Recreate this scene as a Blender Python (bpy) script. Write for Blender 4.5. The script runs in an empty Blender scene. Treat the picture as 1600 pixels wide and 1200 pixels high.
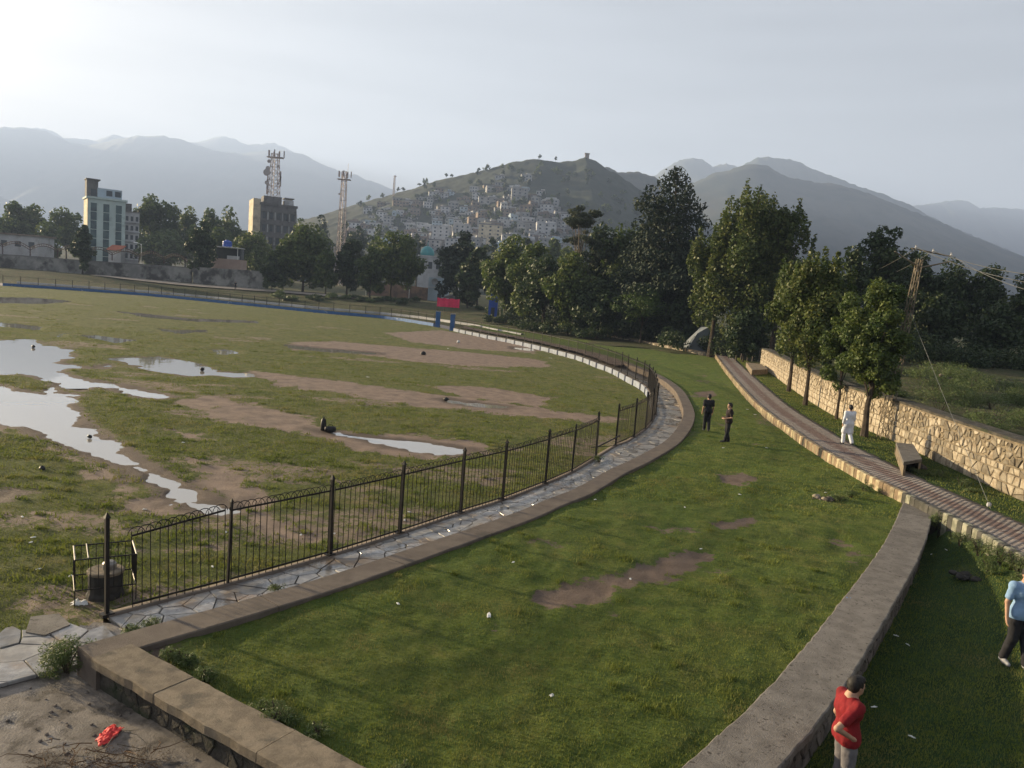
import bpy, math, random
import numpy as np
from mathutils import Vector, Matrix

random.seed(7)
RNG = np.random.default_rng(11)
scene = bpy.context.scene
COL = scene.collection

# ------------------------------------------------------------------ camera
F = 1200.0
CAM_H = 5.7
ROLL = math.radians(4.5)
PITCH = math.atan(142 * math.cos(ROLL) / F)
_fw = np.array([0, math.cos(PITCH), -math.sin(PITCH)])
_u0 = np.array([0, math.sin(PITCH), math.cos(PITCH)])
_r0 = np.array([1.0, 0, 0])
_rt = math.cos(ROLL) * _r0 + math.sin(ROLL) * _u0
_up = -math.sin(ROLL) * _r0 + math.cos(ROLL) * _u0
cam_data = bpy.data.cameras.new('camera')
cam_data.sensor_width = 36.0
cam_data.lens = F / 1600 * 36
cam_data.clip_start = 0.1
cam_data.clip_end = 30000
cam = bpy.data.objects.new('camera', cam_data)
m = Matrix.Identity(4)
for i in range(3):
    m[i][0], m[i][1], m[i][2] = _rt[i], _up[i], -_fw[i]
m[2][3] = CAM_H
cam.matrix_world = m
COL.objects.link(cam)
scene.camera = cam

# ------------------------------------------------------------------ light
SUN_AZ = math.radians(27)      # from the left, a little beyond the lateral
SUN_EL = math.radians(10.5)
SUN_DIR = np.array([-math.cos(SUN_AZ) * math.cos(SUN_EL), math.sin(SUN_AZ) * math.cos(SUN_EL), math.sin(SUN_EL)])
world = bpy.data.worlds.new('World')
scene.world = world
world.use_nodes = True
wn = world.node_tree
wn.nodes.clear()
w_out = wn.nodes.new('ShaderNodeOutputWorld')
w_bg = wn.nodes.new('ShaderNodeBackground')
w_bg.inputs['Strength'].default_value = 0.052
w_sky = wn.nodes.new('ShaderNodeTexSky')
w_sky.sky_type = 'NISHITA'
w_sky.sun_disc = False
w_sky.sun_elevation = SUN_EL
w_sky.sun_rotation = -(math.pi / 2 - SUN_AZ)
w_sky.air_density = 1.0
w_sky.dust_density = 4.0
w_sky.ozone_density = 1.0
# thin even veil of high cloud: it takes most of the colour out of the clear sky
w_bw = wn.nodes.new('ShaderNodeRGBToBW')
w_tint = wn.nodes.new('ShaderNodeMix'); w_tint.data_type = 'RGBA'; w_tint.blend_type = 'MULTIPLY'
w_tint.inputs['Factor'].default_value = 1.0
w_tint.inputs['B'].default_value = (1.04, 0.985, 0.99, 1)
w_mix = wn.nodes.new('ShaderNodeMix'); w_mix.data_type = 'RGBA'
w_mix.inputs['Factor'].default_value = 0.76
# faint streaks in the veil
w_tc = wn.nodes.new('ShaderNodeTexCoord')
w_map = wn.nodes.new('ShaderNodeMapping'); w_map.inputs['Scale'].default_value = (2.0, 2.0, 20.0)
w_noise = wn.nodes.new('ShaderNodeTexNoise'); w_noise.inputs['Scale'].default_value = 1.6; w_noise.inputs['Detail'].default_value = 5
w_ramp = wn.nodes.new('ShaderNodeMapRange')
w_ramp.inputs['From Min'].default_value = 0.35; w_ramp.inputs['From Max'].default_value = 0.75
w_ramp.inputs['To Min'].default_value = 0.93; w_ramp.inputs['To Max'].default_value = 1.13
w_str = wn.nodes.new('ShaderNodeMix'); w_str.data_type = 'RGBA'; w_str.blend_type = 'MULTIPLY'; w_str.inputs['Factor'].default_value = 1.0
L = wn.links.new
L(w_sky.outputs[0], w_bw.inputs[0])
# the veil evens the sky out: brightness is compressed towards the middle
w_pow = wn.nodes.new('ShaderNodeMath'); w_pow.operation = 'POWER'; w_pow.inputs[1].default_value = 0.40
w_mul = wn.nodes.new('ShaderNodeMath'); w_mul.operation = 'MULTIPLY'; w_mul.inputs[1].default_value = 0.93
L(w_bw.outputs[0], w_pow.inputs[0]); L(w_pow.outputs[0], w_mul.inputs[0])
L(w_mul.outputs[0], w_tint.inputs['A'])
L(w_sky.outputs[0], w_mix.inputs['A'])
L(w_tint.outputs['Result'], w_mix.inputs['B'])
L(w_tc.outputs['Generated'], w_map.inputs[0])
L(w_map.outputs[0], w_noise.inputs['Vector'])
L(w_noise.outputs['Fac'], w_ramp.inputs['Value'])
L(w_mix.outputs['Result'], w_str.inputs['A'])
L(w_ramp.outputs[0], w_str.inputs['B'])
L(w_str.outputs['Result'], w_bg.inputs['Color'])
L(w_bg.outputs[0], w_out.inputs['Surface'])

sun_data = bpy.data.lights.new('sun', 'SUN')
sun_data.energy = 5.0
sun_data.angle = math.radians(1.2)
sun_data.color = (1.0, 0.80, 0.50)
sun = bpy.data.objects.new('sun', sun_data)
sun.rotation_euler = Vector(-SUN_DIR).to_track_quat('-Z', 'Y').to_euler()
sun.location = (-40, 20, 30)
COL.objects.link(sun)

vs = scene.view_settings
vs.view_transform = 'Standard'
vs.look = 'None'
vs.gamma = 1.0
vs.exposure = 2.75
vs.use_curve_mapping = False
HAZE_DENSITY = 0.00028

# ------------------------------------------------------------------ picture to place
def ray(x, y):
    return _fw + _rt * (x - 800) / F - _up * (y - 600) / F

def at(x, y, z=0.0):
    """the point where the sight line through a pixel meets the level z"""
    d = ray(x, y)
    return np.array([0, 0, CAM_H]) + d * ((z - CAM_H) / d[2])

def atY(x, y, Y):
    d = ray(x, y)
    return np.array([0, 0, CAM_H]) + d * (Y / d[1])

# ------------------------------------------------------------------ noise
_TAB = np.random.default_rng(3).random((256, 256))

def vnoise(x, y, s=0):
    x = np.asarray(x, float) + 13.7 * s; y = np.asarray(y, float) + 7.3 * s
    xi = np.floor(x).astype(int); yi = np.floor(y).astype(int)
    fx = x - xi; fy = y - yi
    fx = fx * fx * (3 - 2 * fx); fy = fy * fy * (3 - 2 * fy)
    a = _TAB[xi & 255, yi & 255]; b = _TAB[(xi + 1) & 255, yi & 255]
    c = _TAB[xi & 255, (yi + 1) & 255]; d = _TAB[(xi + 1) & 255, (yi + 1) & 255]
    return (a * (1 - fx) + b * fx) * (1 - fy) + (c * (1 - fx) + d * fx) * fy

def fbm(x, y, o=4, s=0):
    t = 0; a = 0.5; f = 1.0
    for i in range(o):
        t = t + a * vnoise(np.asarray(x) * f, np.asarray(y) * f, s + i * 3); a *= 0.5; f *= 2.03
    return t / (1 - 0.5 ** o)

def smooth(t):
    t = np.clip(t, 0, 1); return t * t * (3 - 2 * t)

# ------------------------------------------------------------------ materials
MATS = {}

def new_mat(name):
    mt = bpy.data.materials.new(name); mt.use_nodes = True
    nt = mt.node_tree; nt.nodes.clear()
    out = nt.nodes.new('ShaderNodeOutputMaterial')
    b = nt.nodes.new('ShaderNodeBsdfPrincipled')
    nt.links.new(b.outputs[0], out.inputs['Surface'])
    MATS[name] = mt
    return mt, nt, b, out

def nd(nt, typ, **kw):
    n = nt.nodes.new(typ)
    for k, v in kw.items():
        if k in n.inputs:
            n.inputs[k].default_value = v
        else:
            setattr(n, k, v)
    return n

def mixc(nt, fac, a, b, blend='MIX'):
    n = nt.nodes.new('ShaderNodeMix'); n.data_type = 'RGBA'; n.blend_type = blend
    for key, v in (('Factor', fac), ('A', a), ('B', b)):
        if hasattr(v, 'links') or hasattr(v, 'is_linked'):
            nt.links.new(v, n.inputs[key])
        elif key == 'Factor':
            n.inputs[key].default_value = v
        else:
            n.inputs[key].default_value = (*v[:3], 1)
    return n.outputs['Result']

def ramp(nt, val, lo, hi, a=0.0, b=1.0):
    n = nt.nodes.new('ShaderNodeMapRange'); n.interpolation_type = 'SMOOTHSTEP'
    nt.links.new(val, n.inputs['Value'])
    n.inputs['From Min'].default_value = lo; n.inputs['From Max'].default_value = hi
    n.inputs['To Min'].default_value = a; n.inputs['To Max'].default_value = b
    return n.outputs[0]

def noise_fac(nt, vec, scale, detail=5, rough=0.55):
    n = nd(nt, 'ShaderNodeTexNoise', Scale=scale, Detail=detail, Roughness=rough)
    nt.links.new(vec, n.inputs['Vector'])
    return n.outputs['Fac']

def bump(nt, b, height, dist, strength=1.0):
    n = nt.nodes.new('ShaderNodeBump'); n.inputs['Distance'].default_value = dist; n.inputs['Strength'].default_value = strength
    nt.links.new(height, n.inputs['Height']); nt.links.new(n.outputs[0], b.inputs['Normal'])

def pbr(name, c1, c2=None, scale=3.0, rough=0.85, bmp=0.0, bscale=30.0, c3=None, c3scale=0.7, c3lo=0.5, c3hi=0.7, rnd=0.0, spec=0.3, metal=0.0, world_co=True):
    """two-tone noisy surface, optional third stain colour, optional per-object brightness change"""
    mt, nt, b, out = new_mat(name)
    if world_co:
        vec = nd(nt, 'ShaderNodeNewGeometry').outputs['Position']
    else:
        vec = nd(nt, 'ShaderNodeTexCoord').outputs['Object']
    col = None
    if c2 is None:
        c2 = tuple(v * 0.75 for v in c1)
    f = ramp(nt, noise_fac(nt, vec, scale, 6, 0.6), 0.35, 0.65)
    col = mixc(nt, f, c1, c2)
    if c3 is not None:
        f3 = ramp(nt, noise_fac(nt, vec, c3scale, 7, 0.62), c3lo, c3hi)
        col = mixc(nt, f3, col, c3)
    if rnd:
        oi = nt.nodes.new('ShaderNodeObjectInfo')
        r = ramp(nt, oi.outputs['Random'], 0, 1, 1 - rnd, 1 + rnd)
        hsv = nt.nodes.new('ShaderNodeHueSaturation')
        nt.links.new(col, hsv.inputs['Color']); nt.links.new(r, hsv.inputs['Value'])
        col = hsv.outputs[0]
    nt.links.new(col, b.inputs['Base Color'])
    b.inputs['Roughness'].default_value = rough
    b.inputs['Specular IOR Level'].default_value = spec
    b.inputs['Metallic'].default_value = metal
    if bmp:
        bump(nt, b, noise_fac(nt, vec, bscale, 6, 0.65), bmp)
    return mt

# ------------------------------------------------------------------ meshes
def tag(o, label=None, cat=None, group=None, kind=None):
    if label: o['label'] = label
    if cat: o['category'] = cat
    if group: o['group'] = group
    if kind: o['kind'] = kind
    return o

def mesh_np(name, V, faces, mats, smooth_shade=False):
    """faces: int array (n,3)/(n,4) or list of polygons"""
    me = bpy.data.meshes.new(name)
    V = np.asarray(V, np.float32)
    if isinstance(faces, np.ndarray):
        n, k = faces.shape
        me.vertices.add(len(V)); me.vertices.foreach_set('co', V.ravel())
        me.loops.add(n * k); me.loops.foreach_set('vertex_index', faces.astype(np.int32).ravel())
        me.polygons.add(n); me.polygons.foreach_set('loop_start', np.arange(0, n * k, k, dtype=np.int32))
        me.polygons.foreach_set('loop_total', np.full(n, k, np.int32))
        me.update(calc_edges=True)
    else:
        me.from_pydata(V.tolist(), [], [list(f) for f in faces]); me.update()
    for mt in (mats if isinstance(mats, (list, tuple)) else [mats]):
        me.materials.append(MATS[mt] if isinstance(mt, str) else mt)
    if smooth_shade:
        me.polygons.foreach_set('use_smooth', np.ones(len(me.polygons), bool))
    return me

def link(name, me, parent=None, loc=None):
    o = bpy.data.objects.new(name, me)
    COL.objects.link(o)
    if parent is not None: o.parent = parent
    if loc is not None: o.location = [float(v) for v in loc]
    return o

def obj_np(name, V, faces, mats, parent=None, sm=False, off=None, recenter=False):
    V = np.asarray(V, float)
    loc = None
    if off is not None:
        V = V - np.asarray(off)
    elif recenter:
        loc = np.array([(V[:, 0].min() + V[:, 0].max()) / 2, (V[:, 1].min() + V[:, 1].max()) / 2, V[:, 2].min()])
        V = V - loc
    return link(name, mesh_np(name, V, faces, mats, sm), parent, loc)

def thing(name, label, cat, loc=(0, 0, 0), rotz=0.0, group=None):
    o = bpy.data.objects.new(name, None)
    o.empty_display_size = 0.2
    COL.objects.link(o)
    o.location = [float(v) for v in loc]; o.rotation_euler = (0, 0, rotz)
    return tag(o, label, cat, group)

def copy_tree(o, parent=None):
    c = o.copy(); COL.objects.link(c)
    if parent is not None: c.parent = parent
    for ch in list(o.children): copy_tree(ch, c)
    return c

class MB:
    def __init__(s):
        s.v = []; s.f = []
    def add(s, V, Fs):
        n = len(s.v)
        s.v.extend([tuple(map(float, p)) for p in V]); s.f.extend([[i + n for i in f] for f in Fs]); return s
    def box(s, c, size, rot=0.0, bevel=0.0):
        cx, cy, cz = c; sx, sy, sz = [v / 2 for v in size]
        V = []
        for dz in (-sz, sz):
            for dx, dy in ((-sx, -sy), (sx, -sy), (sx, sy), (-sx, sy)):
                V.append((cx + dx * math.cos(rot) - dy * math.sin(rot), cy + dx * math.sin(rot) + dy * math.cos(rot), cz + dz))
        return s.add(V, [(3, 2, 1, 0), (4, 5, 6, 7), (0, 1, 5, 4), (1, 2, 6, 5), (2, 3, 7, 6), (3, 0, 4, 7)])
    def tube(s, p, q, r, r2=None, n=6, cap=True):
        p = np.asarray(p, float); q = np.asarray(q, float); r2 = r if r2 is None else r2
        d = q - p; d /= (np.linalg.norm(d) + 1e-9)
        a = np.cross(d, [0, 0, 1.0] if abs(d[2]) < 0.9 else [1.0, 0, 0]); a /= np.linalg.norm(a); b = np.cross(d, a)
        V = []
        for c, rr in ((p, r), (q, r2)):
            for i in range(n):
                t = 2 * math.pi * i / n
                V.append(c + rr * (math.cos(t) * a + math.sin(t) * b))
        Fs = [(i, (i + 1) % n, n + (i + 1) % n, n + i) for i in range(n)]
        if cap: Fs += [tuple(range(n - 1, -1, -1)), tuple(range(n, 2 * n))]
        return s.add(V, Fs)
    def path(s, pts, rs, n=6):
        """one continuous tapered tube through points"""
        pts = np.asarray(pts, float)
        if np.isscalar(rs): rs = [rs] * len(pts)
        V = []; Fs = []
        for i, c in enumerate(pts):
            d = pts[min(i + 1, len(pts) - 1)] - pts[max(i - 1, 0)]; d /= (np.linalg.norm(d) + 1e-9)
            a = np.cross(d, [0.21, 0.1, 1.0] if abs(d[2]) < 0.9 else [1.0, 0.1, 0]); a /= np.linalg.norm(a); b = np.cross(d, a)
            for k in range(n):
                t = 2 * math.pi * k / n
                V.append(c + rs[i] * (math.cos(t) * a + math.sin(t) * b))
        for i in range(len(pts) - 1):
            for k in range(n):
                Fs.append((i * n + k, i * n + (k + 1) % n, (i + 1) * n + (k + 1) % n, (i + 1) * n + k))
        Fs += [tuple(range(n - 1, -1, -1)), tuple(range((len(pts) - 1) * n, len(pts) * n))]
        return s.add(V, Fs)
    def prism(s, poly, z0, z1):
        n = len(poly)
        V = [(p[0], p[1], z0) for p in poly] + [(p[0], p[1], z1) for p in poly]
        return s.add(V, [tuple(range(n - 1, -1, -1)), tuple(range(n, 2 * n))] + [(i, (i + 1) % n, n + (i + 1) % n, n + i) for i in range(n)])
    def lathe(s, c, prof, n=16):
        V = []; Fs = []
        for r, z in prof:
            for k in range(n):
                t = 2 * math.pi * k / n
                V.append((c[0] + r * math.cos(t), c[1] + r * math.sin(t), c[2] + z))
        for i in range(len(prof) - 1):
            for k in range(n):
                Fs.append((i * n + k, i * n + (k + 1) % n, (i + 1) * n + (k + 1) % n, (i + 1) * n + k))
        Fs += [tuple(range(n - 1, -1, -1)), tuple(range((len(prof) - 1) * n, len(prof) * n))]
        return s.add(V, Fs)
    def build(s, name, mat, parent=None, off=None, recenter=False, sm=False):
        return obj_np(name, s.v, s.f, mat, parent, sm, off, recenter)

def box_obj(name, c, size, mat, parent=None, rot=0.0, off=None):
    return MB().box(c, size, rot).build(name, mat, parent, off)

# ------------------------------------------------------------------ curves
def spline(pts, step):
    """Catmull-Rom through the points, resampled at about `step` metres"""
    P = np.asarray(pts, float)
    P = np.vstack([2 * P[0] - P[1], P, 2 * P[-1] - P[-2]])
    out = []
    for i in range(1, len(P) - 2):
        p0, p1, p2, p3 = P[i - 1:i + 3]
        n = max(2, int(np.linalg.norm(p2 - p1) / step * 2))
        t = np.linspace(0, 1, n, endpoint=False)[:, None]
        out.append(0.5 * ((2 * p1) + (-p0 + p2) * t + (2 * p0 - 5 * p1 + 4 * p2 - p3) * t ** 2 + (-p0 + 3 * p1 - 3 * p2 + p3) * t ** 3))
    out.append(P[-2][None])
    Q = np.vstack(out)
    s = np.concatenate([[0], np.cumsum(np.linalg.norm(np.diff(Q, axis=0), axis=1))])
    n = max(2, int(round(s[-1] / step)) + 1)
    ss = np.linspace(0, s[-1], n)
    return np.stack([np.interp(ss, s, Q[:, k]) for k in range(Q.shape[1])], 1)

class Line:
    """arc-length parametrised plan curve"""
    def __init__(s, pts, step=0.25):
        s.P = spline([p[:2] for p in pts], step)
        s.S = np.concatenate([[0], np.cumsum(np.linalg.norm(np.diff(s.P, axis=0), axis=1))])
        s.len = s.S[-1]
    def p(s, t):
        t = np.asarray(t, float)
        return np.stack([np.interp(t, s.S, s.P[:, 0]), np.interp(t, s.S, s.P[:, 1])], -1)
    def n(s, t):
        """unit normal to the right of travel"""
        t = np.asarray(t, float)
        d = s.p(np.clip(t + 0.2, 0, s.len)) - s.p(np.clip(t - 0.2, 0, s.len))
        d /= np.linalg.norm(d, axis=-1, keepdims=True) + 1e-9
        return np.stack([d[..., 1], -d[..., 0]], -1)
    def o(s, t, off):
        return s.p(t) + s.n(t) * np.asarray(off)[..., None]

def inside(poly, X, Y):
    poly = np.asarray(poly)[:, :2]
    x0, y0 = poly[:, 0], poly[:, 1]; x1, y1 = np.roll(x0, -1), np.roll(y0, -1)
    c = np.zeros(np.shape(X), bool)
    for a, b, cc, d in zip(x0, y0, x1, y1):
        if b == d: continue
        k = ((b > Y) != (d > Y)) & (X < (cc - a) * (Y - b) / (d - b) + a)
        c ^= k
    return c

def poly_dist(poly, X, Y, closed=True):
    """signed distance (negative inside)"""
    poly = np.asarray(poly)[:, :2]
    D = np.full(np.shape(X), 1e9)
    n = len(poly)
    for i in range(n if closed else n - 1):
        a = poly[i]; b = poly[(i + 1) % n]
        ab = b - a; L2 = ab @ ab + 1e-12
        t = np.clip(((X - a[0]) * ab[0] + (Y - a[1]) * ab[1]) / L2, 0, 1)
        D = np.minimum(D, np.hypot(X - a[0] - t * ab[0], Y - a[1] - t * ab[1]))
    if closed:
        D = np.where(inside(poly, X, Y), -D, D)
    return D

def strip(line, s0, s1, rows, step=0.5):
    """sheet swept along a line; rows = list of (offset, z)"""
    n = max(2, int((s1 - s0) / step) + 1)
    t = np.linspace(s0, s1, n)
    V = []
    for off, z in rows:
        q = line.o(t, np.full(n, off))
        V.append(np.column_stack([q, np.full(n, z) if np.isscalar(z) else z]))
    k = len(rows)
    V = np.concatenate(V)
    Fs = []
    for r in range(k - 1):
        for i in range(n - 1):
            Fs.append((r * n + i, (r + 1) * n + i, (r + 1) * n + i + 1, r * n + i + 1))
    return V, np.array(Fs)

def clip_half(poly, m_, d_):
    """keep the side where (p-m).d <= 0"""
    out = []
    n = len(poly)
    for i in range(n):
        a = poly[i]; b = poly[(i + 1) % n]
        da = (a[0] - m_[0]) * d_[0] + (a[1] - m_[1]) * d_[1]
        db = (b[0] - m_[0]) * d_[0] + (b[1] - m_[1]) * d_[1]
        if da <= 0: out.append(a)
        if (da < 0 < db) or (db < 0 < da):
            t = da / (da - db)
            out.append((a[0] + (b[0] - a[0]) * t, a[1] + (b[1] - a[1]) * t))
    return out

def cells(W, Hh, size, jitter, rng, asp=1.0):
    """irregular stone cells filling a W x Hh rectangle"""
    nx = max(1, int(W / (size * asp))); ny = max(1, int(round(Hh / size)))
    seeds = []
    for j in range(ny):
        for i in range(nx):
            seeds.append(((i + 0.5 + 0.5 * (j % 2) - 0.25 + (rng.random() - 0.5) * jitter) * W / nx, (j + 0.5 + (rng.random() - 0.5) * jitter) * Hh / ny))
    S = np.array(seeds)
    out = []
    R2 = (size * asp * 3.2) ** 2
    for i, sd in enumerate(S):
        d2 = ((S - sd) ** 2).sum(1)
        nb = [k for k in np.argsort(d2)[1:20] if d2[k] < R2]
        r = size * asp * 2
        poly = [(max(0, sd[0] - r), max(0, sd[1] - r)), (min(W, sd[0] + r), max(0, sd[1] - r)), (min(W, sd[0] + r), min(Hh, sd[1] + r)), (max(0, sd[0] - r), min(Hh, sd[1] + r))]
        for k in nb:
            poly = clip_half(poly, (S[k] + sd) / 2, S[k] - sd)
            if len(poly) < 3: break
        if len(poly) >= 3: out.append(np.array(poly))
    return out

def inset(poly, d):
    c = poly.mean(0)
    v = poly - c
    L_ = np.linalg.norm(v, axis=1, keepdims=True)
    return c + v * np.clip(1 - d / np.maximum(L_, 1e-6), 0.3, 1)

def stone_mesh(poly, fmap, joint, depth, bev, lift):
    """poly in (s,t) space -> proud stone; fmap(s,t,h) gives the world point at height h above the bed"""
    a = inset(poly, joint); b = inset(poly, joint + bev)
    n = len(a)
    V = [fmap(p[0], p[1], -depth) for p in a] + [fmap(p[0], p[1], lift * 0.55) for p in a] + [fmap(p[0], p[1], lift) for p in b]
    Fs = []
    for k in range(2):
        for i in range(n):
            Fs.append((k * n + i, k * n + (i + 1) % n, (k + 1) * n + (i + 1) % n, (k + 1) * n + i))
    Fs.append(tuple(range(2 * n, 3 * n)))
    return V, Fs
# ------------------------------------------------------------------ materials of the setting
def grass_mat(name, g1, g2, g3, mud, mudattr=True):
    mt, nt, b, out = new_mat(name)
    vec = nd(nt, 'ShaderNodeNewGeometry').outputs['Position']
    n1 = ramp(nt, noise_fac(nt, vec, 0.35, 6, 0.6), 0.35, 0.65)
    n2 = ramp(nt, noise_fac(nt, vec, 2.2, 8, 0.7), 0.38, 0.66)
    n3 = noise_fac(nt, vec, 16, 6, 0.75)
    col = mixc(nt, n1, g1, g2)
    col = mixc(nt, ramp(nt, noise_fac(nt, vec, 0.8, 7, 0.68), 0.52, 0.72, 0.0, 0.75), col, (g2[0] * 1.55, g2[1] * 1.15, g2[2] * 1.4))
    col = mixc(nt, n2, col, g3)
    col = mixc(nt, ramp(nt, noise_fac(nt, vec, 1.1, 10, 0.72), 0.50, 0.66, 0, 0.7), col, tuple(v * 0.5 for v in g1))
    col = mixc(nt, ramp(nt, n3, 0.42, 0.75), col, tuple(v * 0.45 for v in g1))
    if mudattr:
        at_ = nd(nt, 'ShaderNodeAttribute', attribute_name='mud').outputs['Fac']
        mm = nt.nodes.new('ShaderNodeMath'); mm.operation = 'ADD'
        nt.links.new(at_, mm.inputs[0])
        nz = ramp(nt, noise_fac(nt, vec, 2.6, 12, 0.8), 0.22, 0.78, -0.62, 0.62)
        nt.links.new(nz, mm.inputs[1])
        mf = ramp(nt, mm.outputs[0], 0.36, 0.64)
        wt_ = nd(nt, 'ShaderNodeAttribute', attribute_name='wet').outputs['Fac']
        mcol = mixc(nt, ramp(nt, noise_fac(nt, vec, 1.3, 7, 0.65), 0.35, 0.7), mud, tuple(v * 0.62 for v in mud))
        mcol = mixc(nt, ramp(nt, noise_fac(nt, vec, 25, 5, 0.7), 0.55, 0.75), mcol, tuple(v * 0.5 for v in mud))
        mcol = mixc(nt, wt_, mcol, tuple(v * 0.42 for v in mud))
        col = mixc(nt, mf, col, mcol)
        r = ramp(nt, mf, 0, 1, 0.95, 0.7)
        nt.links.new(r, b.inputs['Roughness'])
    else:
        b.inputs['Roughness'].default_value = 0.95
    nt.links.new(col, b.inputs['Base Color'])
    b.inputs['Specular IOR Level'].default_value = 0.15
    bump(nt, b, n3, 0.09, 0.9)
    return mt

grass_mat('lawn', (0.105, 0.145, 0.030), (0.142, 0.165, 0.040), (0.075, 0.120, 0.025), (0.185, 0.135, 0.105))
grass_mat('field_grass', (0.125, 0.138, 0.044), (0.16, 0.155, 0.06), (0.085, 0.105, 0.032), (0.27, 0.20, 0.155))
grass_mat('shaded_lawn', (0.040, 0.075, 0.020), (0.05, 0.08, 0.022), (0.03, 0.06, 0.016), (0.1, 0.08, 0.06), False)  # lawn grass with the wall's shade put into its colour; verge shares it
grass_mat('rough_ground', (0.065, 0.075, 0.03), (0.11, 0.09, 0.055), (0.05, 0.065, 0.022), (0.15, 0.11, 0.08), False)
pbr('concrete_kerb', (0.155, 0.125, 0.100), (0.115, 0.092, 0.075), 2.5, 0.9, 0.012, 60, c3=(0.07, 0.06, 0.05), c3scale=0.9, c3lo=0.52, c3hi=0.75)
pbr('cap_concrete', (0.185, 0.168, 0.148), (0.13, 0.117, 0.103), 3.0, 0.9, 0.02, 45, c3=(0.06, 0.052, 0.045), c3scale=14, c3lo=0.56, c3hi=0.68, rnd=0.12)
pbr('old_cap', (0.23, 0.185, 0.13), (0.15, 0.12, 0.085), 5.0, 0.92, 0.012, 40, c3=(0.10, 0.085, 0.065), c3scale=2.2, c3lo=0.52, c3hi=0.7, rnd=0.08)
pbr('dark_masonry', (0.085, 0.075, 0.06), (0.045, 0.04, 0.033), 3.0, 0.95, 0.05, 18, c3=(0.03, 0.04, 0.018), c3scale=1.6)
pbr('mortar', (0.235, 0.19, 0.13), (0.15, 0.12, 0.08), 4.0, 0.95, 0.03, 26, c3=(0.07, 0.055, 0.04), c3scale=2.4)
pbr('limestone', (0.32, 0.275, 0.21), (0.22, 0.185, 0.135), 3.0, 0.88, 0.02, 26, c3=(0.18, 0.14, 0.095), c3scale=2.6, c3lo=0.46, c3hi=0.66, rnd=0.42)
pbr('shade_rubble_stone', (0.15, 0.125, 0.105), (0.08, 0.068, 0.06), 3.0, 0.92, 0.02, 26, rnd=0.3)  # stone darkened for the wall's shaded face; same tone for rubble and grit
mt, nt, b, out = new_mat('flagstone')
vec = nd(nt, 'ShaderNodeNewGeometry').outputs['Position']
oi = nt.nodes.new('ShaderNodeObjectInfo')
c = mixc(nt, ramp(nt, noise_fac(nt, vec, 3.5, 6), 0.35, 0.65), (0.27, 0.255, 0.235), (0.165, 0.155, 0.145))
c = mixc(nt, ramp(nt, noise_fac(nt, vec, 1.1, 6), 0.5, 0.68), c, (0.20, 0.145, 0.095))
h_ = nt.nodes.new('ShaderNodeHueSaturation'); nt.links.new(c, h_.inputs['Color'])
nt.links.new(ramp(nt, oi.outputs['Random'], 0, 1, 0.7, 1.3), h_.inputs['Value'])
nt.links.new(h_.outputs[0], b.inputs['Base Color'])
wet = ramp(nt, noise_fac(nt, vec, 0.9, 5), 0.42, 0.58, 0.55, 0.17)       # rain still standing on it in places
nt.links.new(wet, b.inputs['Roughness'])
bump(nt, b, noise_fac(nt, vec, 9, 4), 0.008)
pbr('path_bed', (0.12, 0.10, 0.08), (0.075, 0.065, 0.055), 4, 0.6, 0.02, 25)
pbr('platform', (0.225, 0.195, 0.165), (0.14, 0.122, 0.105), 2.6, 0.7, 0.012, 30, c3=(0.06, 0.05, 0.042), c3scale=3.0, c3lo=0.46, c3hi=0.66)
nt_ = MATS['platform'].node_tree; b_ = [n for n in nt_.nodes if n.type == 'BSDF_PRINCIPLED'][0]
nt_.links.new(ramp(nt_, noise_fac(nt_, nd(nt_, 'ShaderNodeNewGeometry').outputs['Position'], 1.4, 6), 0.45, 0.6, 0.85, 0.3), b_.inputs['Roughness'])
pbr('brick_grey', (0.215, 0.19, 0.175), (0.155, 0.135, 0.125), 6, 0.85, 0.006, 60, rnd=0.18)
pbr('brick_red', (0.155, 0.112, 0.10), (0.12, 0.085, 0.077), 6, 0.85, 0.006, 60, rnd=0.18)
pbr('kerb_yellow', (0.37, 0.315, 0.20), (0.28, 0.23, 0.145), 5, 0.85, 0.012, 40, c3=(0.2, 0.155, 0.1), c3scale=4, c3lo=0.45, c3hi=0.65, rnd=0.3)
pbr('kerb_brown', (0.24, 0.175, 0.11), (0.16, 0.115, 0.075), 5, 0.9, 0.012, 40, rnd=0.2)
pbr('kerb_gap_shade', (0.085, 0.08, 0.07), (0.05, 0.05, 0.04), 5, 0.9, 0.01, 40, rnd=0.3)
pbr('kerb_pale', (0.25, 0.24, 0.185), (0.14, 0.14, 0.10), 6, 0.9, 0.01, 40, rnd=0.3)
pbr('white_paint', (0.27, 0.30, 0.36), (0.21, 0.235, 0.285), 2, 0.8, c3=(0.16, 0.16, 0.16), c3scale=0.9, c3lo=0.58, c3hi=0.72)
pbr('blue_paint', (0.05, 0.14, 0.34), (0.04, 0.11, 0.27), 2, 0.7, c3=(0.28, 0.36, 0.5), c3scale=1.2, c3lo=0.62, c3hi=0.7)
pbr('navy_paint', (0.02, 0.03, 0.075), (0.025, 0.035, 0.06), 2, 0.7)
pbr('black_iron', (0.009, 0.008, 0.009), (0.016, 0.012, 0.011), 8, 0.6, spec=0.3)
pbr('water_clay', (0.3, 0.28, 0.24))
mt, nt, b, out = new_mat('puddle_water')
b.inputs['Base Color'].default_value = (0.30, 0.275, 0.235, 1); b.inputs['Roughness'].default_value = 0.015
b.inputs['IOR'].default_value = 1.6; b.inputs['Specular IOR Level'].default_value = 0.8
vec = nd(nt, 'ShaderNodeNewGeometry').outputs['Position']
bump(nt, b, noise_fac(nt, vec, 1.5, 2), 0.002)
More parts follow.
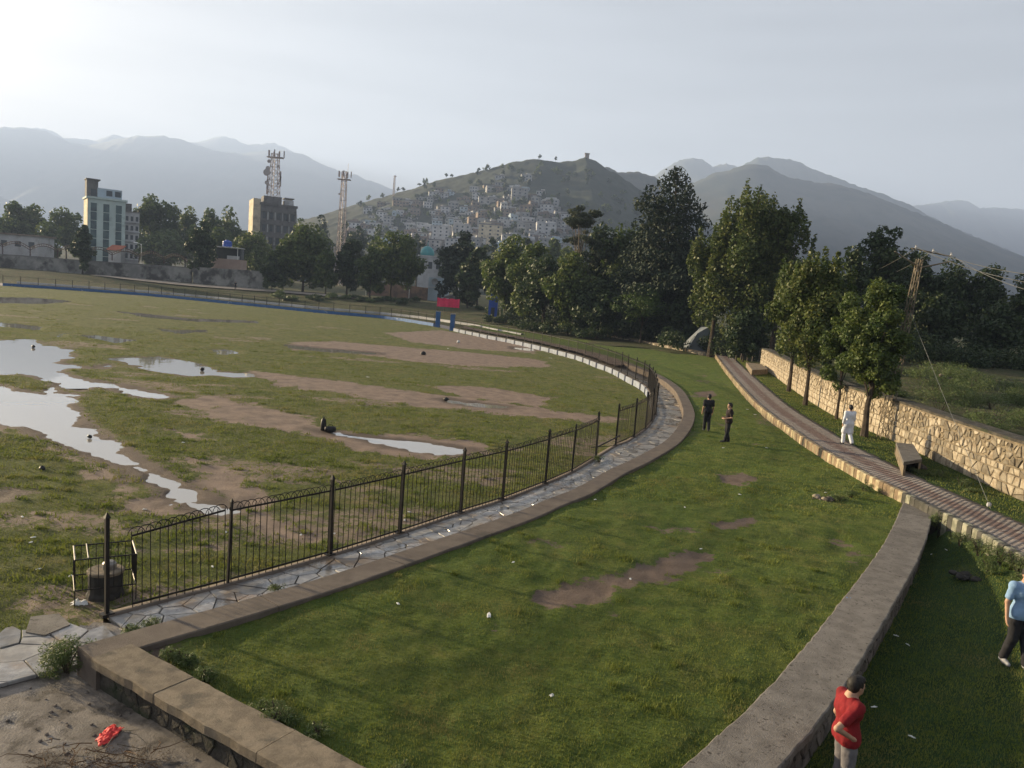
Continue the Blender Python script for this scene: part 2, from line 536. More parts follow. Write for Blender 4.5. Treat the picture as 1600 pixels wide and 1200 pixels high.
# grass blades
mt, nt, b, out = new_mat('grass_blade')
tv = nd(nt, 'ShaderNodeAttribute', attribute_name='tint').outputs['Fac']
vec = nd(nt, 'ShaderNodeNewGeometry').outputs['Position']
c = mixc(nt, tv, (0.092, 0.135, 0.024), (0.225, 0.24, 0.052))
c = mixc(nt, ramp(nt, noise_fac(nt, vec, 0.7, 7, 0.68), 0.48, 0.70), c, (0.235, 0.205, 0.075))
nt.links.new(c, b.inputs['Base Color']); b.inputs['Roughness'].default_value = 0.7; b.inputs['Specular IOR Level'].default_value = 0.2
tr = nt.nodes.new('ShaderNodeBsdfTranslucent'); nt.links.new(c, tr.inputs['Color'])
ms = nt.nodes.new('ShaderNodeMixShader'); ms.inputs[0].default_value = 0.3
nt.links.new(b.outputs[0], ms.inputs[1]); nt.links.new(tr.outputs[0], ms.inputs[2]); nt.links.new(ms.outputs[0], out.inputs['Surface'])

# ------------------------------------------------------------------ plan of the ground
Z_FIELD, Z_PATH, Z_LOW, Z_WALK = -0.80, -0.35, -0.60, 0.30
near_px = [(167, 962), (360, 912), (510, 870), (628, 833), (718, 803), (788, 781), (850, 757), (895, 737), (930, 716), (961, 697), (980, 690), (995, 680), (1010, 669), (1020, 655), (1024, 640)]
bend_px = [(1010, 615), (979, 596), (957, 584), (934, 575), (909, 565), (882, 557), (852, 549), (823, 542), (792, 535), (761, 529), (711, 518), (684, 511), (600, 498), (500, 489), (400, 479), (350, 474), (250, 464), (150, 456), (0, 446)]
ring_pts = [at(x, y, Z_PATH) for x, y in near_px] + [at(x, y, Z_FIELD) for x, y in bend_px]
RING = Line(ring_pts, 0.25)
S_NEAR_END = 0.0
def ring_s(p):
    i = np.argmin(np.hypot(RING.P[:, 0] - p[0], RING.P[:, 1] - p[1])); return RING.S[i]
ring_close = [(-125, 128), (-136, 92), (-126, 50), (-96, 20), (-55, 7), (-25, 6.5), (-13, 9.2)]
RING_POLY = np.vstack([RING.P[::4], np.array(ring_close)])
kerb_in_px = [(120, 1016), (185, 997), (300, 965), (400, 937), (525, 900), (672, 850), (800, 806), (847, 786), (900, 765), (950, 737), (997, 715), (1045, 685), (1067, 650), (1060, 622), (1050, 607), (1030, 592)]
KERB = Line([at(x, y, -0.02) for x, y in kerb_in_px] + [(11.1, 66), (10.3, 71.5)], 0.25)
S_GATE_R = ring_s(at(711, 517, Z_FIELD)); S_GATE_L = ring_s(at(684, 511, Z_FIELD))
S_BEND = ring_s((8.4, 44.2))
walk_l_px = [(1116, 552), (1137, 580), (1170, 618), (1200, 645), (1267, 691), (1337, 732), (1415, 772)]
WALK = Line([at(x, y, Z_WALK) for x, y in walk_l_px] + [(12.95, 21.5), (12.8, 18.5), (12.4, 14), (11.6, 8), (10.5, 0)], 0.25)
W_WALK = 2.05
low_px = [(780, 501), (804, 506), (880, 515), (920, 522), (985, 534), (1045, 545), (1095, 555)]
LOWW = Line([at(x, y, 0) for x, y in low_px] + [(24.3, 94.0)], 0.25)
cap_l_px = [(1065, 1200), (1200, 1075), (1290, 970), (1380, 850), (1413, 782)]
CAPW = Line([(0.75, 6.85)] + [at(x, y, 0.04) for x, y in cap_l_px], 0.2)
W_CAP = 0.88
CORNW = Line([at(143, 1030, 0.04), at(280, 1110, 0.04), at(440, 1200, 0.04), at(620, 1302, 0.04), (0.6, 6.7)], 0.2)    # left edge of the corner wall
W_CORN = 0.62
stone_px = [(1200, 580), (1247, 614), (1305, 650), (1400, 690), (1450, 714), (1542, 757), (1600, 782)]
STONEW = Line([(25.0, 78.0)] + [at(x, y, Z_WALK) for x, y in stone_px] + [(16.9, 20), (16.6, 12), (16.2, 2)], 0.25)

def gz(x, y):
    """level of the open ground beyond the ring"""
    d = np.maximum(poly_dist(RING_POLY, x, y), 0)
    far = smooth((np.asarray(y) - 110) / 45)
    z = -0.33 + far * 2.3 * smooth((d - 5) / 30) + (1 - far) * 0.45 * smooth((d - 3) / 12) + 0.004 * np.clip(d - 40, 0, 600)
    return z

# ------------------------------------------------------------------ ground to the horizon
cx, cy = -45.0, 82.0
ang = np.linspace(0, 2 * math.pi, 721)[:-1]
ra = np.hypot(RING_POLY[:, 0] - cx, RING_POLY[:, 1] - cy); ta = np.arctan2(RING_POLY[:, 1] - cy, RING_POLY[:, 0] - cx) % (2 * math.pi)
o_ = np.argsort(ta); rr = np.interp(ang, ta[o_], ra[o_], period=2 * math.pi)
dd = np.array([0.2, 1.5, 3, 5, 8, 12, 16, 20, 25, 30, 36, 45, 60, 80, 110, 150, 200, 280, 400, 600, 900, 1400, 2200, 3500, 5100])
Rg = rr[None, :] + dd[:, None] * (1 + 0 * rr)[None, :]
GX = cx + Rg * np.cos(ang); GY = cy + Rg * np.sin(ang)
GZ = gz(GX, GY) + (fbm(GX * 0.25, GY * 0.25, 4) - 0.5) * 0.35 * smooth(dd / 12)[:, None]
precinct = [(-14, 9), *[tuple(p) for p in RING.P[(RING.S > 0) & (RING.S < ring_s((5.6, 85)))][::8]], (8, 95), (14, 98), (21, 92), (26, 84), (34, 70), (60, 40), (90, 10), (60, -90), (-80, -90)]
low_m = inside(precinct, GX, GY)
GZ = np.where(low_m, -1.6, GZ)
nA = len(ang)
idx = np.arange(GX.size).reshape(GX.shape)
q = np.stack([idx[:-1], np.roll(idx, -1, 1)[:-1], np.roll(idx, -1, 1)[1:], idx[1:]], -1).reshape(-1, 4)
o = obj_np('ground', np.column_stack([GX.ravel(), GY.ravel(), GZ.ravel()]), q[:, ::-1], 'rough_ground', sm=True)
tag(o, 'rough grassy ground sloping up beyond the playing field to the town', kind='structure')

# ------------------------------------------------------------------ playing field with puddles
puddles = [
 [(-150, 560), (-60, 535), (0, 531), (50, 529), (80, 540), (118, 545), (122, 557), (100, 567), (140, 573), (175, 568), (182, 573), (165, 577), (110, 576), (100, 580), (115, 588), (150, 594), (200, 602), (240, 612), (276, 620), (250, 625), (215, 621), (185, 613), (150, 605), (125, 612), (100, 606), (84, 602), (90, 612), (130, 617), (115, 628), (125, 645), (140, 663), (165, 680), (200, 702), (240, 725), (290, 755), (340, 778), (385, 800), (350, 808), (300, 801), (260, 775), (210, 742), (160, 722), (110, 702), (60, 685), (20, 668), (0, 660), (-150, 640)],
 [(165, 560), (200, 557), (250, 556), (290, 562), (320, 570), (345, 580), (390, 583), (402, 588), (370, 591), (330, 587), (290, 589), (260, 583), (230, 579), (205, 571)],
 [(475, 670), (505, 671), (545, 677), (590, 683), (650, 689), (720, 698), (750, 703), (730, 711), (690, 710), (640, 704), (605, 699), (570, 688), (540, 682), (500, 677)],
 [(680, 623), (705, 622), (730, 627), (800, 635), (790, 640), (745, 636), (700, 630)],
 [(325, 545), (350, 545), (375, 548), (385, 552), (350, 556), (332, 553)],
 [(258, 545), (288, 547), (275, 552)],
 [(-30, 780), (15, 765), (40, 770), (20, 779), (0, 785)],
 [(-20, 500), (40, 507), (78, 511), (60, 516), (25, 512), (-20, 509)],
 [(78, 519), (108, 521), (102, 527), (82, 526)],
 [(110, 522), (150, 523), (200, 529), (222, 531), (180, 537), (150, 531)],
 [(-30, 463), (60, 465), (115, 470), (80, 475), (-30, 473)],
 [(170, 484), (230, 490), (300, 497), (410, 501), (405, 505), (300, 502), (220, 495)],
 [(440, 537), (510, 544), (600, 551), (598, 555), (500, 550), (442, 543)],
 [(240, 512), (290, 515), (330, 514), (325, 519), (280, 521), (245, 516)],
 [(795, 541), (838, 545), (836, 549), (800, 546)]]
P_poly = [np.array([at(x, y, Z_FIELD)[:2] for x, y in pl]) for pl in puddles]
island = np.array([at(x, y, Z_FIELD)[:2] for x, y in [(-40, 588), (0, 586), (30, 585), (62, 592), (86, 600), (66, 614), (45, 612), (0, 601), (-40, 598)]])
muds = [
 [(275, 618), (340, 619), (400, 630), (480, 652), (560, 678), (640, 678), (740, 688), (800, 700), (720, 714), (620, 714), (560, 702), (500, 684), (440, 672), (380, 666), (330, 656), (300, 640)],
 [(380, 578), (450, 585), (560, 599), (680, 616), (800, 629), (880, 643), (975, 655), (975, 663), (860, 656), (760, 647), (640, 634), (520, 614), (420, 601)],
 [(445, 535), (520, 533), (640, 543), (760, 553), (850, 563), (870, 575), (760, 574), (650, 566), (540, 553), (450, 546)],
 [(600, 520), (690, 516), (760, 528), (850, 543), (840, 553), (740, 546), (640, 535)],
 [(290, 715), (360, 735), (425, 770), (470, 830), (500, 850), (430, 845), (400, 822), (340, 800), (290, 760)],
 [(40, 680), (110, 702), (160, 722), (210, 742), (260, 778), (330, 808), (230, 818), (170, 805), (160, 770), (120, 735), (60, 705)],
 [(265, 672), (320, 680), (335, 690), (290, 692)],
 [(640, 600), (760, 605), (860, 620), (850, 640), (740, 625)],
 [(0, 640), (40, 665), (20, 690), (-40, 680)]]
M_poly = [np.array([at(x, y, Z_FIELD)[:2] for x, y in pl]) for pl in muds]

def field_state(X, Y):
    """height and bareness of the field"""
    pd = np.full(X.shape, 1e9)
    for pl in P_poly: pd = np.minimum(pd, poly_dist(pl, X, Y))
    pd = np.maximum(pd, -poly_dist(island, X, Y))
    nz = fbm(X * 0.9, Y * 0.9, 4, 2) - 0.5
    nz2 = fbm(X * 3.1, Y * 3.1, 3, 5) - 0.5
    dep = np.clip((pd + nz * 0.9 + nz2 * 0.3) * 0.14, -0.075, 0.0)
    z = Z_FIELD + dep + nz2 * (0.055 + 0.06 * smooth((Y - 45) / 30)) * smooth((pd + 0.6) / 0.8) + nz * 0.06 + 0.012
    md = np.full(X.shape, 1e9)
    for pl in M_poly: md = np.minimum(md, poly_dist(pl, X, Y))
    md = md + nz * 2.2 + nz2 * 0.9
    big = fbm(X * 0.16, Y * 0.3, 4, 9)
    mud = np.maximum(smooth((0.45 - md) / 1.3), smooth((0.75 - pd) / 1.1) * smooth((60 - Y) / 30 + 0.3))
    mud = np.maximum(mud, smooth((big - 0.63) / 0.12) * 0.55)
    return z, mud, pd

def uv_grid(y0, y1, ny, u0, u1, nu):
    ys = y0 * (y1 / y0) ** np.linspace(0, 1, ny); us = np.linspace(u0, u1, nu)
    Y, U = np.meshgrid(ys, us, indexing='ij')
    return U * Y, Y

def grid_mesh(name, X, Y, Z, keep, mat, attrs=None):
    idx = np.arange(X.size).reshape(X.shape)
    q = np.stack([idx[:-1, :-1], idx[:-1, 1:], idx[1:, 1:], idx[1:, :-1]], -1).reshape(-1, 4)
    kf = keep.ravel()[q].all(1)
    q = q[kf]
    used = np.unique(q); remap = np.full(X.size, -1); remap[used] = np.arange(len(used))
    V = np.column_stack([X.ravel(), Y.ravel(), Z.ravel()])[used]
    me = mesh_np(name, V, remap[q], mat, True)
    for k, a in (attrs or {}).items():
        at_ = me.attributes.new(k, 'FLOAT', 'POINT'); at_.data.foreach_set('value', a.ravel()[used].astype(np.float32))
    return link(name, me)

X, Y = uv_grid(9.0, 172, 350, -1.05, 0.40, 350)
Zf, Mf, PDf = field_state(X, Y)
keep = poly_dist(RING_POLY, X, Y) < 0.35
o = grid_mesh('playing_field', X, Y, Zf, keep, 'field_grass', {'mud': Mf, 'wet': smooth((0.55 - PDf) / 0.6)})
tag(o, 'worn muddy grass playing field with standing rain water inside the fence', kind='structure')
for i, pl in enumerate(P_poly):
    c = pl.mean(0); v = pl - c
    # the water sheet reaches a little under the bank so that the bank makes the shoreline
    nrm = []
    n = len(pl)
    area = 0.5 * np.sum(pl[:, 0] * np.roll(pl[:, 1], -1) - np.roll(pl[:, 0], -1) * pl[:, 1])
    out_ = []
    for k in range(n):
        e = pl[(k + 1) % n] - pl[k - 1]; e /= np.linalg.norm(e) + 1e-9
        nn = np.array([e[1], -e[0]]) * np.sign(area)
        out_.append(pl[k] + nn * 0.3)
    V = np.column_stack([np.array(out_), np.full(n, Z_FIELD - 0.028 - 0.0004 * i)])
    o = obj_np('puddle', V, [list(range(n)) if area > 0 else list(range(n))[::-1]], 'puddle_water')
    tag(o, 'shallow rain water lying on the playing field', kind='structure')

# ------------------------------------------------------------------ lawn inside the walk
kc = KERB.o(KERB.S[::4], np.full(len(KERB.S[::4]), 0.33))
t_r = np.arange(ring_s((10.0, 69)), S_GATE_R - 1, 1.0)
ro = RING.o(t_r, np.full(len(t_r), 0.15))
lw = LOWW.P[::6]
wl = WALK.p(np.arange(0.3, WALK.len, 1.0)); wl = wl[wl[:, 1] > 24.0] + np.array([0.1, 0])
cw = CAPW.o(CAPW.S[::-5], np.full(len(CAPW.S[::-5]), 0.3))
LAWN_POLY = np.vstack([kc[2:], ro, lw + np.array([0.1, 0.1]), wl, cw, CORNW.o(CORNW.S[::-4], np.full(len(CORNW.S[::-4]), -0.35))])
lawn_muds = [np.array([at(x, y, 0)[:2] for x, y in pl]) for pl in [
 [(838, 930), (890, 912), (960, 896), (1020, 878), (1070, 856), (1107, 860), (1095, 878), (1040, 905), (980, 917), (910, 937), (860, 943)],
 [(1122, 741), (1160, 737), (1174, 748), (1150, 757), (1130, 751)], [(1000, 818), (1060, 823), (1040, 831)], [(1118, 816), (1180, 804), (1178, 816), (1130, 823)],
 [(1085, 612), (1110, 610), (1120, 618), (1090, 620)], [(1225, 650), (1262, 655), (1240, 660)]]]

def lawn_state(X, Y):
    nz = fbm(X * 0.45, Y * 0.45, 3, 4) - 0.5; n2 = fbm(X * 2.6, Y * 2.6, 3, 8) - 0.5
    md = np.full(X.shape, 1e9)
    for pl in lawn_muds: md = np.minimum(md, poly_dist(pl, X, Y))
    md = md + (fbm(X * 2.2, Y * 2.2, 4, 33) - 0.5) * 0.8
    mud = smooth((0.28 - md) / 0.5)
    rd = poly_dist(RING.P[(RING.S > S_BEND)][::8], X, Y, closed=False)
    mud = np.maximum(mud, smooth((3.6 - rd) / 1.6) * smooth((Y - 62) / 10))
    mud = np.maximum(mud, smooth((fbm(X * 0.5, Y * 0.5, 4, 21) - 0.66) / 0.1) * 0.5)
    z = -0.03 + nz * 0.13 + n2 * 0.075 - mud * 0.035
    edge = poly_dist(LAWN_POLY, X, Y)
    z = np.where(edge > -0.55, np.minimum(z, -0.02), z)
    return z, mud, edge

X, Y = uv_grid(6.0, 146, 300, -0.62, 0.62, 370)
Zl, Ml, El = lawn_state(X, Y)
o = grid_mesh('lawn', X, Y, Zl, El < 0.02, 'lawn', {'mud': Ml})
tag(o, 'mown grass bank between the flagstone path and the brick walk', kind='structure')

# lower lawn in the shadow of the curved wall
lowp = np.vstack([CAPW.o(CAPW.S[::5], np.full(len(CAPW.S[::5]), 0.6)), [(13.3, 24.8), (13.2, 22)], WALK.p(np.arange(WALK.len - 24, WALK.len, 1.5)) + np.array([0.12, 0]), [(4, -2), (0, 4)]])
X, Y = uv_grid(3.0, 26, 110, -0.2, 4.2, 260)
keepm = inside(lowp, X, Y)
LOW_POLY = lowp
def low_zv(X, Y):
    """the lower lawn rises from the wall foot to the kerb of the walk"""
    dw = poly_dist(CAPW.P[::5], X, Y, closed=False); dk = poly_dist(WALK.P[::5], X, Y, closed=False)
    f_ = smooth((dw - 0.9) / np.maximum(dw + dk - 0.9, 0.3))
    return Z_LOW + f_ * 0.58 + (fbm(np.asarray(X) * 1.3, np.asarray(Y) * 1.3, 4, 12) - 0.5) * 0.07
def low_z(x, y): return float(low_zv(np.array(float(x)), np.array(float(y))))
o = grid_mesh('lower_lawn', X, Y, low_zv(X, Y), keepm, 'shaded_lawn')
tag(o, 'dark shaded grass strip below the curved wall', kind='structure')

# grass verge between walk and stone wall
ts = np.arange(0, 92, 0.5)
a = WALK.o(np.linspace(0.5, WALK.len, 220), np.full(220, -(W_WALK - 0.12)))
V = []
for p in a:
    j = np.argmin(np.hypot(STONEW.P[:, 0] - p[0], STONEW.P[:, 1] - p[1]))
    w = STONEW.P[j]
    if np.linalg.norm(w - p) > 6: w = p + (w - p) / np.linalg.norm(w - p) * 6
    for k in np.linspace(0, 1.06, 9):
        x_, y_ = p + (w - p) * k
        V.append((x_, y_, Z_WALK + 0.0 + (float(fbm(x_ * 1.5, y_ * 1.5, 3, 6)) - 0.5) * 0.10 - 0.02))
Fs = [(i * 9 + k, i * 9 + k + 1, (i + 1) * 9 + k + 1, (i + 1) * 9 + k) for i in range(219) for k in range(8)]
o = obj_np('verge', V, np.array(Fs), 'shaded_lawn', sm=True)
tag(o, 'grass verge between the brick walk and the stone wall', kind='structure')
VERGE_PTS = np.array(V)

# ground behind the stone wall, level with its top
Z_WASTE = 1.95
a = STONEW.o(np.linspace(0, STONEW.len, 120), np.full(120, -0.45))
rows = [0, 1, 2.5, 5, 8, 12, 18, 26, 36, 50, 80]
V = []
for r in rows:
    for p in a:
        x_, y_ = p[0] + r * 0.93, p[1] + r * 0.36
        V.append((x_, y_, Z_WASTE - 0.1 + (float(fbm(x_ * 0.35, y_ * 0.35, 4, 15)) - 0.5) * 0.9 * min(1, r / 3)))
Fs = [(r * 120 + i, r * 120 + i + 1, (r + 1) * 120 + i + 1, (r + 1) * 120 + i) for r in range(len(rows) - 1) for i in range(119)]
o = obj_np('waste_ground', V, np.array(Fs), 'rough_ground', sm=True)
tag(o, 'weedy waste ground level with the top of the stone wall', kind='structure')

# ------------------------------------------------------------------ flagstone path round the field
V, Fs = strip(RING, 0, S_GATE_R - 1.2, [(-0.16, Z_FIELD - 0.3), (-0.14, Z_PATH - 0.035), (2.3, Z_PATH - 0.035), (2.3, -1.2)], 0.5)
pathbed = obj_np('flagstone_path', V, Fs, 'path_bed')
tag(pathbed, 'wet flagstone path along the outside of the iron fence', kind='structure')
rng = random.Random(5)
Lp = ring_s((10.6, 62.0))
cl = cells(Lp, 1.85, 0.34, 2.2, rng, 1.5)
far_v, far_f = [], []
kerb_poly = np.vstack([KERB.o(KERB.S[::4], np.full(len(KERB.S[::4]), 0.08)), KERB.o(KERB.S[::-4], np.full(len(KERB.S[::-4]), 3.0))])
cl = [c for c in cl if not inside(kerb_poly, *[np.array(v) for v in RING.o(np.array(c[:, 0].mean()), np.array(c[:, 1].mean()))])]
cl.sort(key=lambda c: c[:, 0].mean())
for i, c in enumerate(cl):
    dz = rng.uniform(-0.006, 0.008)
    fm = lambda s_, t_, h_: tuple(RING.o(np.array(s_), np.array(t_))) + (Z_PATH - 0.035 + h_ + dz,)
    vv, ff = stone_mesh(c, fm, rng.uniform(0.006, 0.02), 0.02, 0.010, 0.034)
    if i < 295:
        obj_np('flagstone', vv, ff, 'flagstone', pathbed)
    else:
        n = len(far_v); far_v += vv; far_f += [[k + n for k in f] for f in ff]
tag(obj_np('far_flagstones', far_v, far_f, 'flagstone', pathbed), kind='stuff')
# the path's left end, turning on to the platform
platform_poly = [at(-60, 1010, Z_PATH)[:2], at(0, 996, Z_PATH)[:2], at(45, 988, Z_PATH)[:2], at(107, 978, Z_PATH)[:2], at(150, 966, Z_PATH)[:2]]
PLAT = [(-16, 12.5), *platform_poly, (-6.3, 12.7), (-5.5, 11.9), (-4.6, 10.9), (-0.9, 8.6), (0.8, 7.3), (2.5, 4), (0, 0), (-16, 0)]
xs = np.linspace(-16, 2.6, 130); ys = np.linspace(0, 13, 92)
Y, X = np.meshgrid(ys, xs, indexing='ij')
o = grid_mesh('platform', X, Y, Z_PATH - 0.05 + (fbm(X * 1.1, Y * 1.1, 4, 31) - 0.5) * 0.05, inside(PLAT, X, Y), 'platform')
platform = tag(o, 'dirty concrete platform beside the corner wall', kind='structure')
# flagstones laid on the platform towards the left
A = np.array(at(175, 990, Z_PATH)[:2]); B = np.array(at(-120, 1062, Z_PATH)[:2]); dAB = B - A; LAB = np.linalg.norm(dAB); dAB /= LAB; nAB = np.array([dAB[1], -dAB[0]])
if nAB[1] < 0: nAB = -nAB
cl2 = cells(LAB, 1.9, 0.38, 2.2, rng, 1.5)
for c in cl2:
    m_ = c.mean(0)
    if m_[1] + m_[0] * 0.0 > 1.9: continue
    dz = rng.uniform(-0.006, 0.008)
    fm = lambda s_, t_, h_: tuple(A + dAB * s_ + nAB * (t_ - 0.75)) + (Z_PATH - 0.03 + h_ + dz,)
    q_ = A + dAB * m_[0] + nAB * (m_[1] - 0.75)
    if not inside(PLAT, np.array(q_[0]), np.array(q_[1])): continue
    vv, ff = stone_mesh(c, fm, rng.uniform(0.006, 0.02), 0.02, 0.010, 0.036)
    obj_np('flagstone', vv, ff, 'flagstone', platform)
# concrete edge slab beside the first fence post
mb = MB(); pp = [at(40, 990, Z_PATH)[:2], at(58, 985, Z_PATH)[:2], at(48, 966, Z_PATH)[:2], at(92, 961, Z_PATH)[:2], at(110, 978, Z_PATH)[:2], at(70, 995, Z_PATH)[:2]]
mb.prism([pp[0], pp[5], pp[4], pp[3], pp[2]], -0.95, Z_PATH + 0.03)
tag(mb.build('edge_slab', 'cap_concrete', recenter=True), 'worn concrete slab at the field edge left of the first fence post', 'slab')

# ------------------------------------------------------------------ concrete kerb of the path
kerb = thing('path_kerb', 'brown concrete kerb curving between flagstone path and lawn', 'kerb', (0, 15, Z_PATH))
s = 0.0
while s < KERB.len - 0.5:
    e = min(s + 3.0, KERB.len)
    n = 9
    t = np.linspace(s + 0.008, e - 0.008, n)
    wd = 0.62
    prof = [(-0.0, -0.6), (0.0, 0.025), (0.02, 0.045), (wd - 0.02, 0.045), (wd, 0.025), (wd, -0.6)]
    V = np.concatenate([np.column_stack([KERB.o(t, np.full(n, o_)), np.full(n, z_)]) for o_, z_ in prof])
    Fs = [(r * n + i, (r + 1) * n + i, (r + 1) * n + i + 1, r * n + i + 1) for r in range(len(prof) - 1) for i in range(n - 1)]
    Fs += [tuple(r * n for r in range(len(prof)))[::-1], tuple(r * n + n - 1 for r in range(len(prof)))]
    obj_np('kerb_segment', V, [f[::-1] for f in Fs], 'concrete_kerb', kerb, off=(0, 15, Z_PATH))
    s = e

def wall_along(line, s0, s1, off0, off1, z0, z1, name, mat, parent=None, off=None, n_step=0.4, rough=0.0):
    n = max(2, int((s1 - s0) / n_step) + 1); t = np.linspace(s0, s1, n)
    j = (fbm(t * 2.3, t * 0 + 3, 3) - 0.5) * rough
    prof = [(off0, z0), (off0, z1), (off1, z1), (off1, z0)]
    V = np.concatenate([np.column_stack([line.o(t, np.full(n, o_) + (j if k in (1,) else 0)), np.full(n, z_)]) for k, (o_, z_) in enumerate(prof)])
    Fs = [(r * n + i, r * n + i + 1, (r + 1) * n + i + 1, (r + 1) * n + i) for r in range(3) for i in range(n - 1)]
    Fs += [(0, n, 2 * n, 3 * n), (3 * n + n - 1, 2 * n + n - 1, n + n - 1, n - 1)]
    return obj_np(name, V, Fs, mat, parent, off=off)

def cap_slabs(line, s0, s1, off0, off1, z0, z1, mat, parent, off, lens, rough, rng):
    s = s0; k = 0
    while s < s1 - 0.15:
        e = min(s + lens[k % len(lens)] * rng.uniform(0.85, 1.15), s1); k += 1
        n = max(3, int((e - s) / 0.14))
        t = np.linspace(s + 0.006, e - 0.006, n)
        dz = rng.uniform(-0.006, 0.006)
        ja = (fbm(t * 5 + 50 * k, t * 0, 4) - 0.5) * rough; jb = (fbm(t * 5 + 50 * k, t * 0 + 9, 4) - 0.5) * rough
        prof = [(off0, z0, ja), (off0, z1 - 0.015, ja), (off0 + 0.02, z1 + dz, ja * 0.7), (off1 - 0.02, z1 + dz, jb * 0.7), (off1, z1 - 0.015, jb), (off1, z0, jb)]
        V = np.concatenate([np.column_stack([line.o(t, np.full(n, o_) + j_), np.full(n, z_)]) for o_, z_, j_ in prof])
        Fs = [(r * n + i, r * n + i + 1, (r + 1) * n + i + 1, (r + 1) * n + i) for r in range(5) for i in range(n - 1)]
        Fs += [tuple(r * n for r in range(6)), tuple(r * n + n - 1 for r in range(6))[::-1], ]
        obj_np('cap_slab', V, Fs, mat, parent, off=off)
        s = e

rng = random.Random(8)
# curved wall on the right of the lawn
base = (5.5, 11.5, Z_LOW)
w = thing('curved_wall', 'long curved retaining wall with broad grey concrete cap beside the lawn', 'wall', base)
wall_along(CAPW, 0, CAPW.len - 0.02, 0.05, W_CAP - 0.10, Z_LOW - 0.6, -0.07, 'wall_body', 'dark_masonry', w, base)
cap_slabs(CAPW, 0, CAPW.len, 0.0, W_CAP, -0.07, 0.055, 'cap_concrete', w, base, [2.4, 1.7, 3.1, 2.0], 0.05, rng)
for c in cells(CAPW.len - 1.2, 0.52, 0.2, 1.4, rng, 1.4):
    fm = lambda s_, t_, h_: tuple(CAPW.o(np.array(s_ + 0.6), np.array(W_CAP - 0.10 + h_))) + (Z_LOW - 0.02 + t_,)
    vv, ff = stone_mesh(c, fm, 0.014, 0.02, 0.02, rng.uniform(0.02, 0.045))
    obj_np('stone', vv, ff, 'shade_rubble_stone', w, off=base)
# corner wall at lower left
base = (-3.0, 9.2, Z_PATH - 0.05)
w = thing('corner_wall', 'low crumbling concrete-capped wall at the corner of the lawn', 'wall', base)
wall_along(CORNW, 0.02, CORNW.len, -W_CORN + 0.05, -0.07, -1.0, -0.08, 'wall_body', 'dark_masonry', w, base, 0.15, 0.05)
cap_slabs(CORNW, 0.0, CORNW.len, -W_CORN, 0.0, -0.08, 0.06, 'old_cap', w, base, [1.6, 2.1, 1.4], 0.05, rng)
for c in cells(CORNW.len - 0.3, 0.36, 0.13, 1.7, rng, 1.5):
    fm = lambda s_, t_, h_: tuple(CORNW.o(np.array(s_ + 0.1), np.array(-0.07 + h_))) + (Z_PATH - 0.10 + t_,)
    vv, ff = stone_mesh(c, fm, 0.004, 0.03, 0.02, rng.uniform(-0.012, 0.03))
    obj_np('stone', vv, ff, 'dark_masonry', w, off=base)

# stone retaining wall on the right
base = (18, 36, Z_WALK)
w = thing('stone_wall', 'pale rough stone retaining wall running along the brick walk', 'wall', base)
HW = 1.78
wall_along(STONEW, 0, STONEW.len, 0.0, -0.6, Z_WALK - 0.6, Z_WALK + HW, 'wall_body', 'mortar', w, base)
S_ST = STONEW.len
cand = []
for t0, hh, size, asp, jt in ((0.0, 0.36, 0.30, 1.1, 1.1), (0.37, 0.34, 0.32, 1.0, 1.1), (0.72, 0.22, 0.2, 1.5, 0.8), (0.95, 0.82, 0.27, 1.0, 1.5)):
    for c in cells(S_ST, hh, size, jt, rng, asp):
        c = c + np.array([0, t0]); cand.append((c, t0))
view = []
for c, t0 in cand:
    s_ = c[:, 0].mean(); p = STONEW.p(s_)
    view.append(p[1])
order = sorted(range(len(cand)), key=lambda i: abs(view[i] - 29) if view[i] > 21 else 1e3 - view[i])
far_v, far_f = [], []
for rank, i in enumerate(order):
    c, t0 = cand[i]
    upper = t0 > 0.9
    j = rng.uniform(0.012, 0.04) if not upper else (0.03 if rng.random() < 0.3 else rng.uniform(0.05, 0.10))
    lift = rng.uniform(0.02, 0.06)
    fm = lambda s_, t_, h_: tuple(STONEW.o(np.array(s_), np.array(h_))) + (Z_WALK - 0.03 + t_,)
    vv, ff = stone_mesh(c, fm, j, 0.03, 0.025, lift)
    if rank < 295:
        obj_np('stone', vv, [f[::-1] for f in ff], 'limestone', w, off=base)
    else:
        n = len(far_v); far_v += vv; far_f += [[k + n for k in f[::-1]] for f in ff]
tag(obj_np('far_stones', far_v, far_f, 'limestone', w, off=base), kind='stuff')
wall_along(STONEW, 0, STONEW.len, 0.03, -0.75, Z_WALK + HW, Z_WALK + HW + 0.10, 'coping', 'dark_masonry', w, base, 0.3, 0.12)

# low stone wall at the far side of the lawn
base = (12, 118, 0)
w = thing('low_stone_wall', 'low golden stone wall along the far edge of the lawn under the trees', 'wall', base)
wall_along(LOWW, 0, LOWW.len, 0.0, -0.45, -0.5, 0.36, 'wall_body', 'mortar', w, base, 0.8)
rng2 = random.Random(3)
for c in cells(LOWW.len, 0.36, 0.34, 0.6, rng2, 1.6):
    fm = lambda s_, t_, h_: tuple(LOWW.o(np.array(s_), np.array(h_))) + (t_,)
    vv, ff = stone_mesh(c, fm, 0.02, 0.02, 0.03, 0.05)
    obj_np('stone', vv, [f[::-1] for f in ff], 'limestone', w, off=base)
wall_along(LOWW, 0, LOWW.len, 0.06, -0.5, 0.36, 0.46, 'coping', 'old_cap', w, base, 0.8)

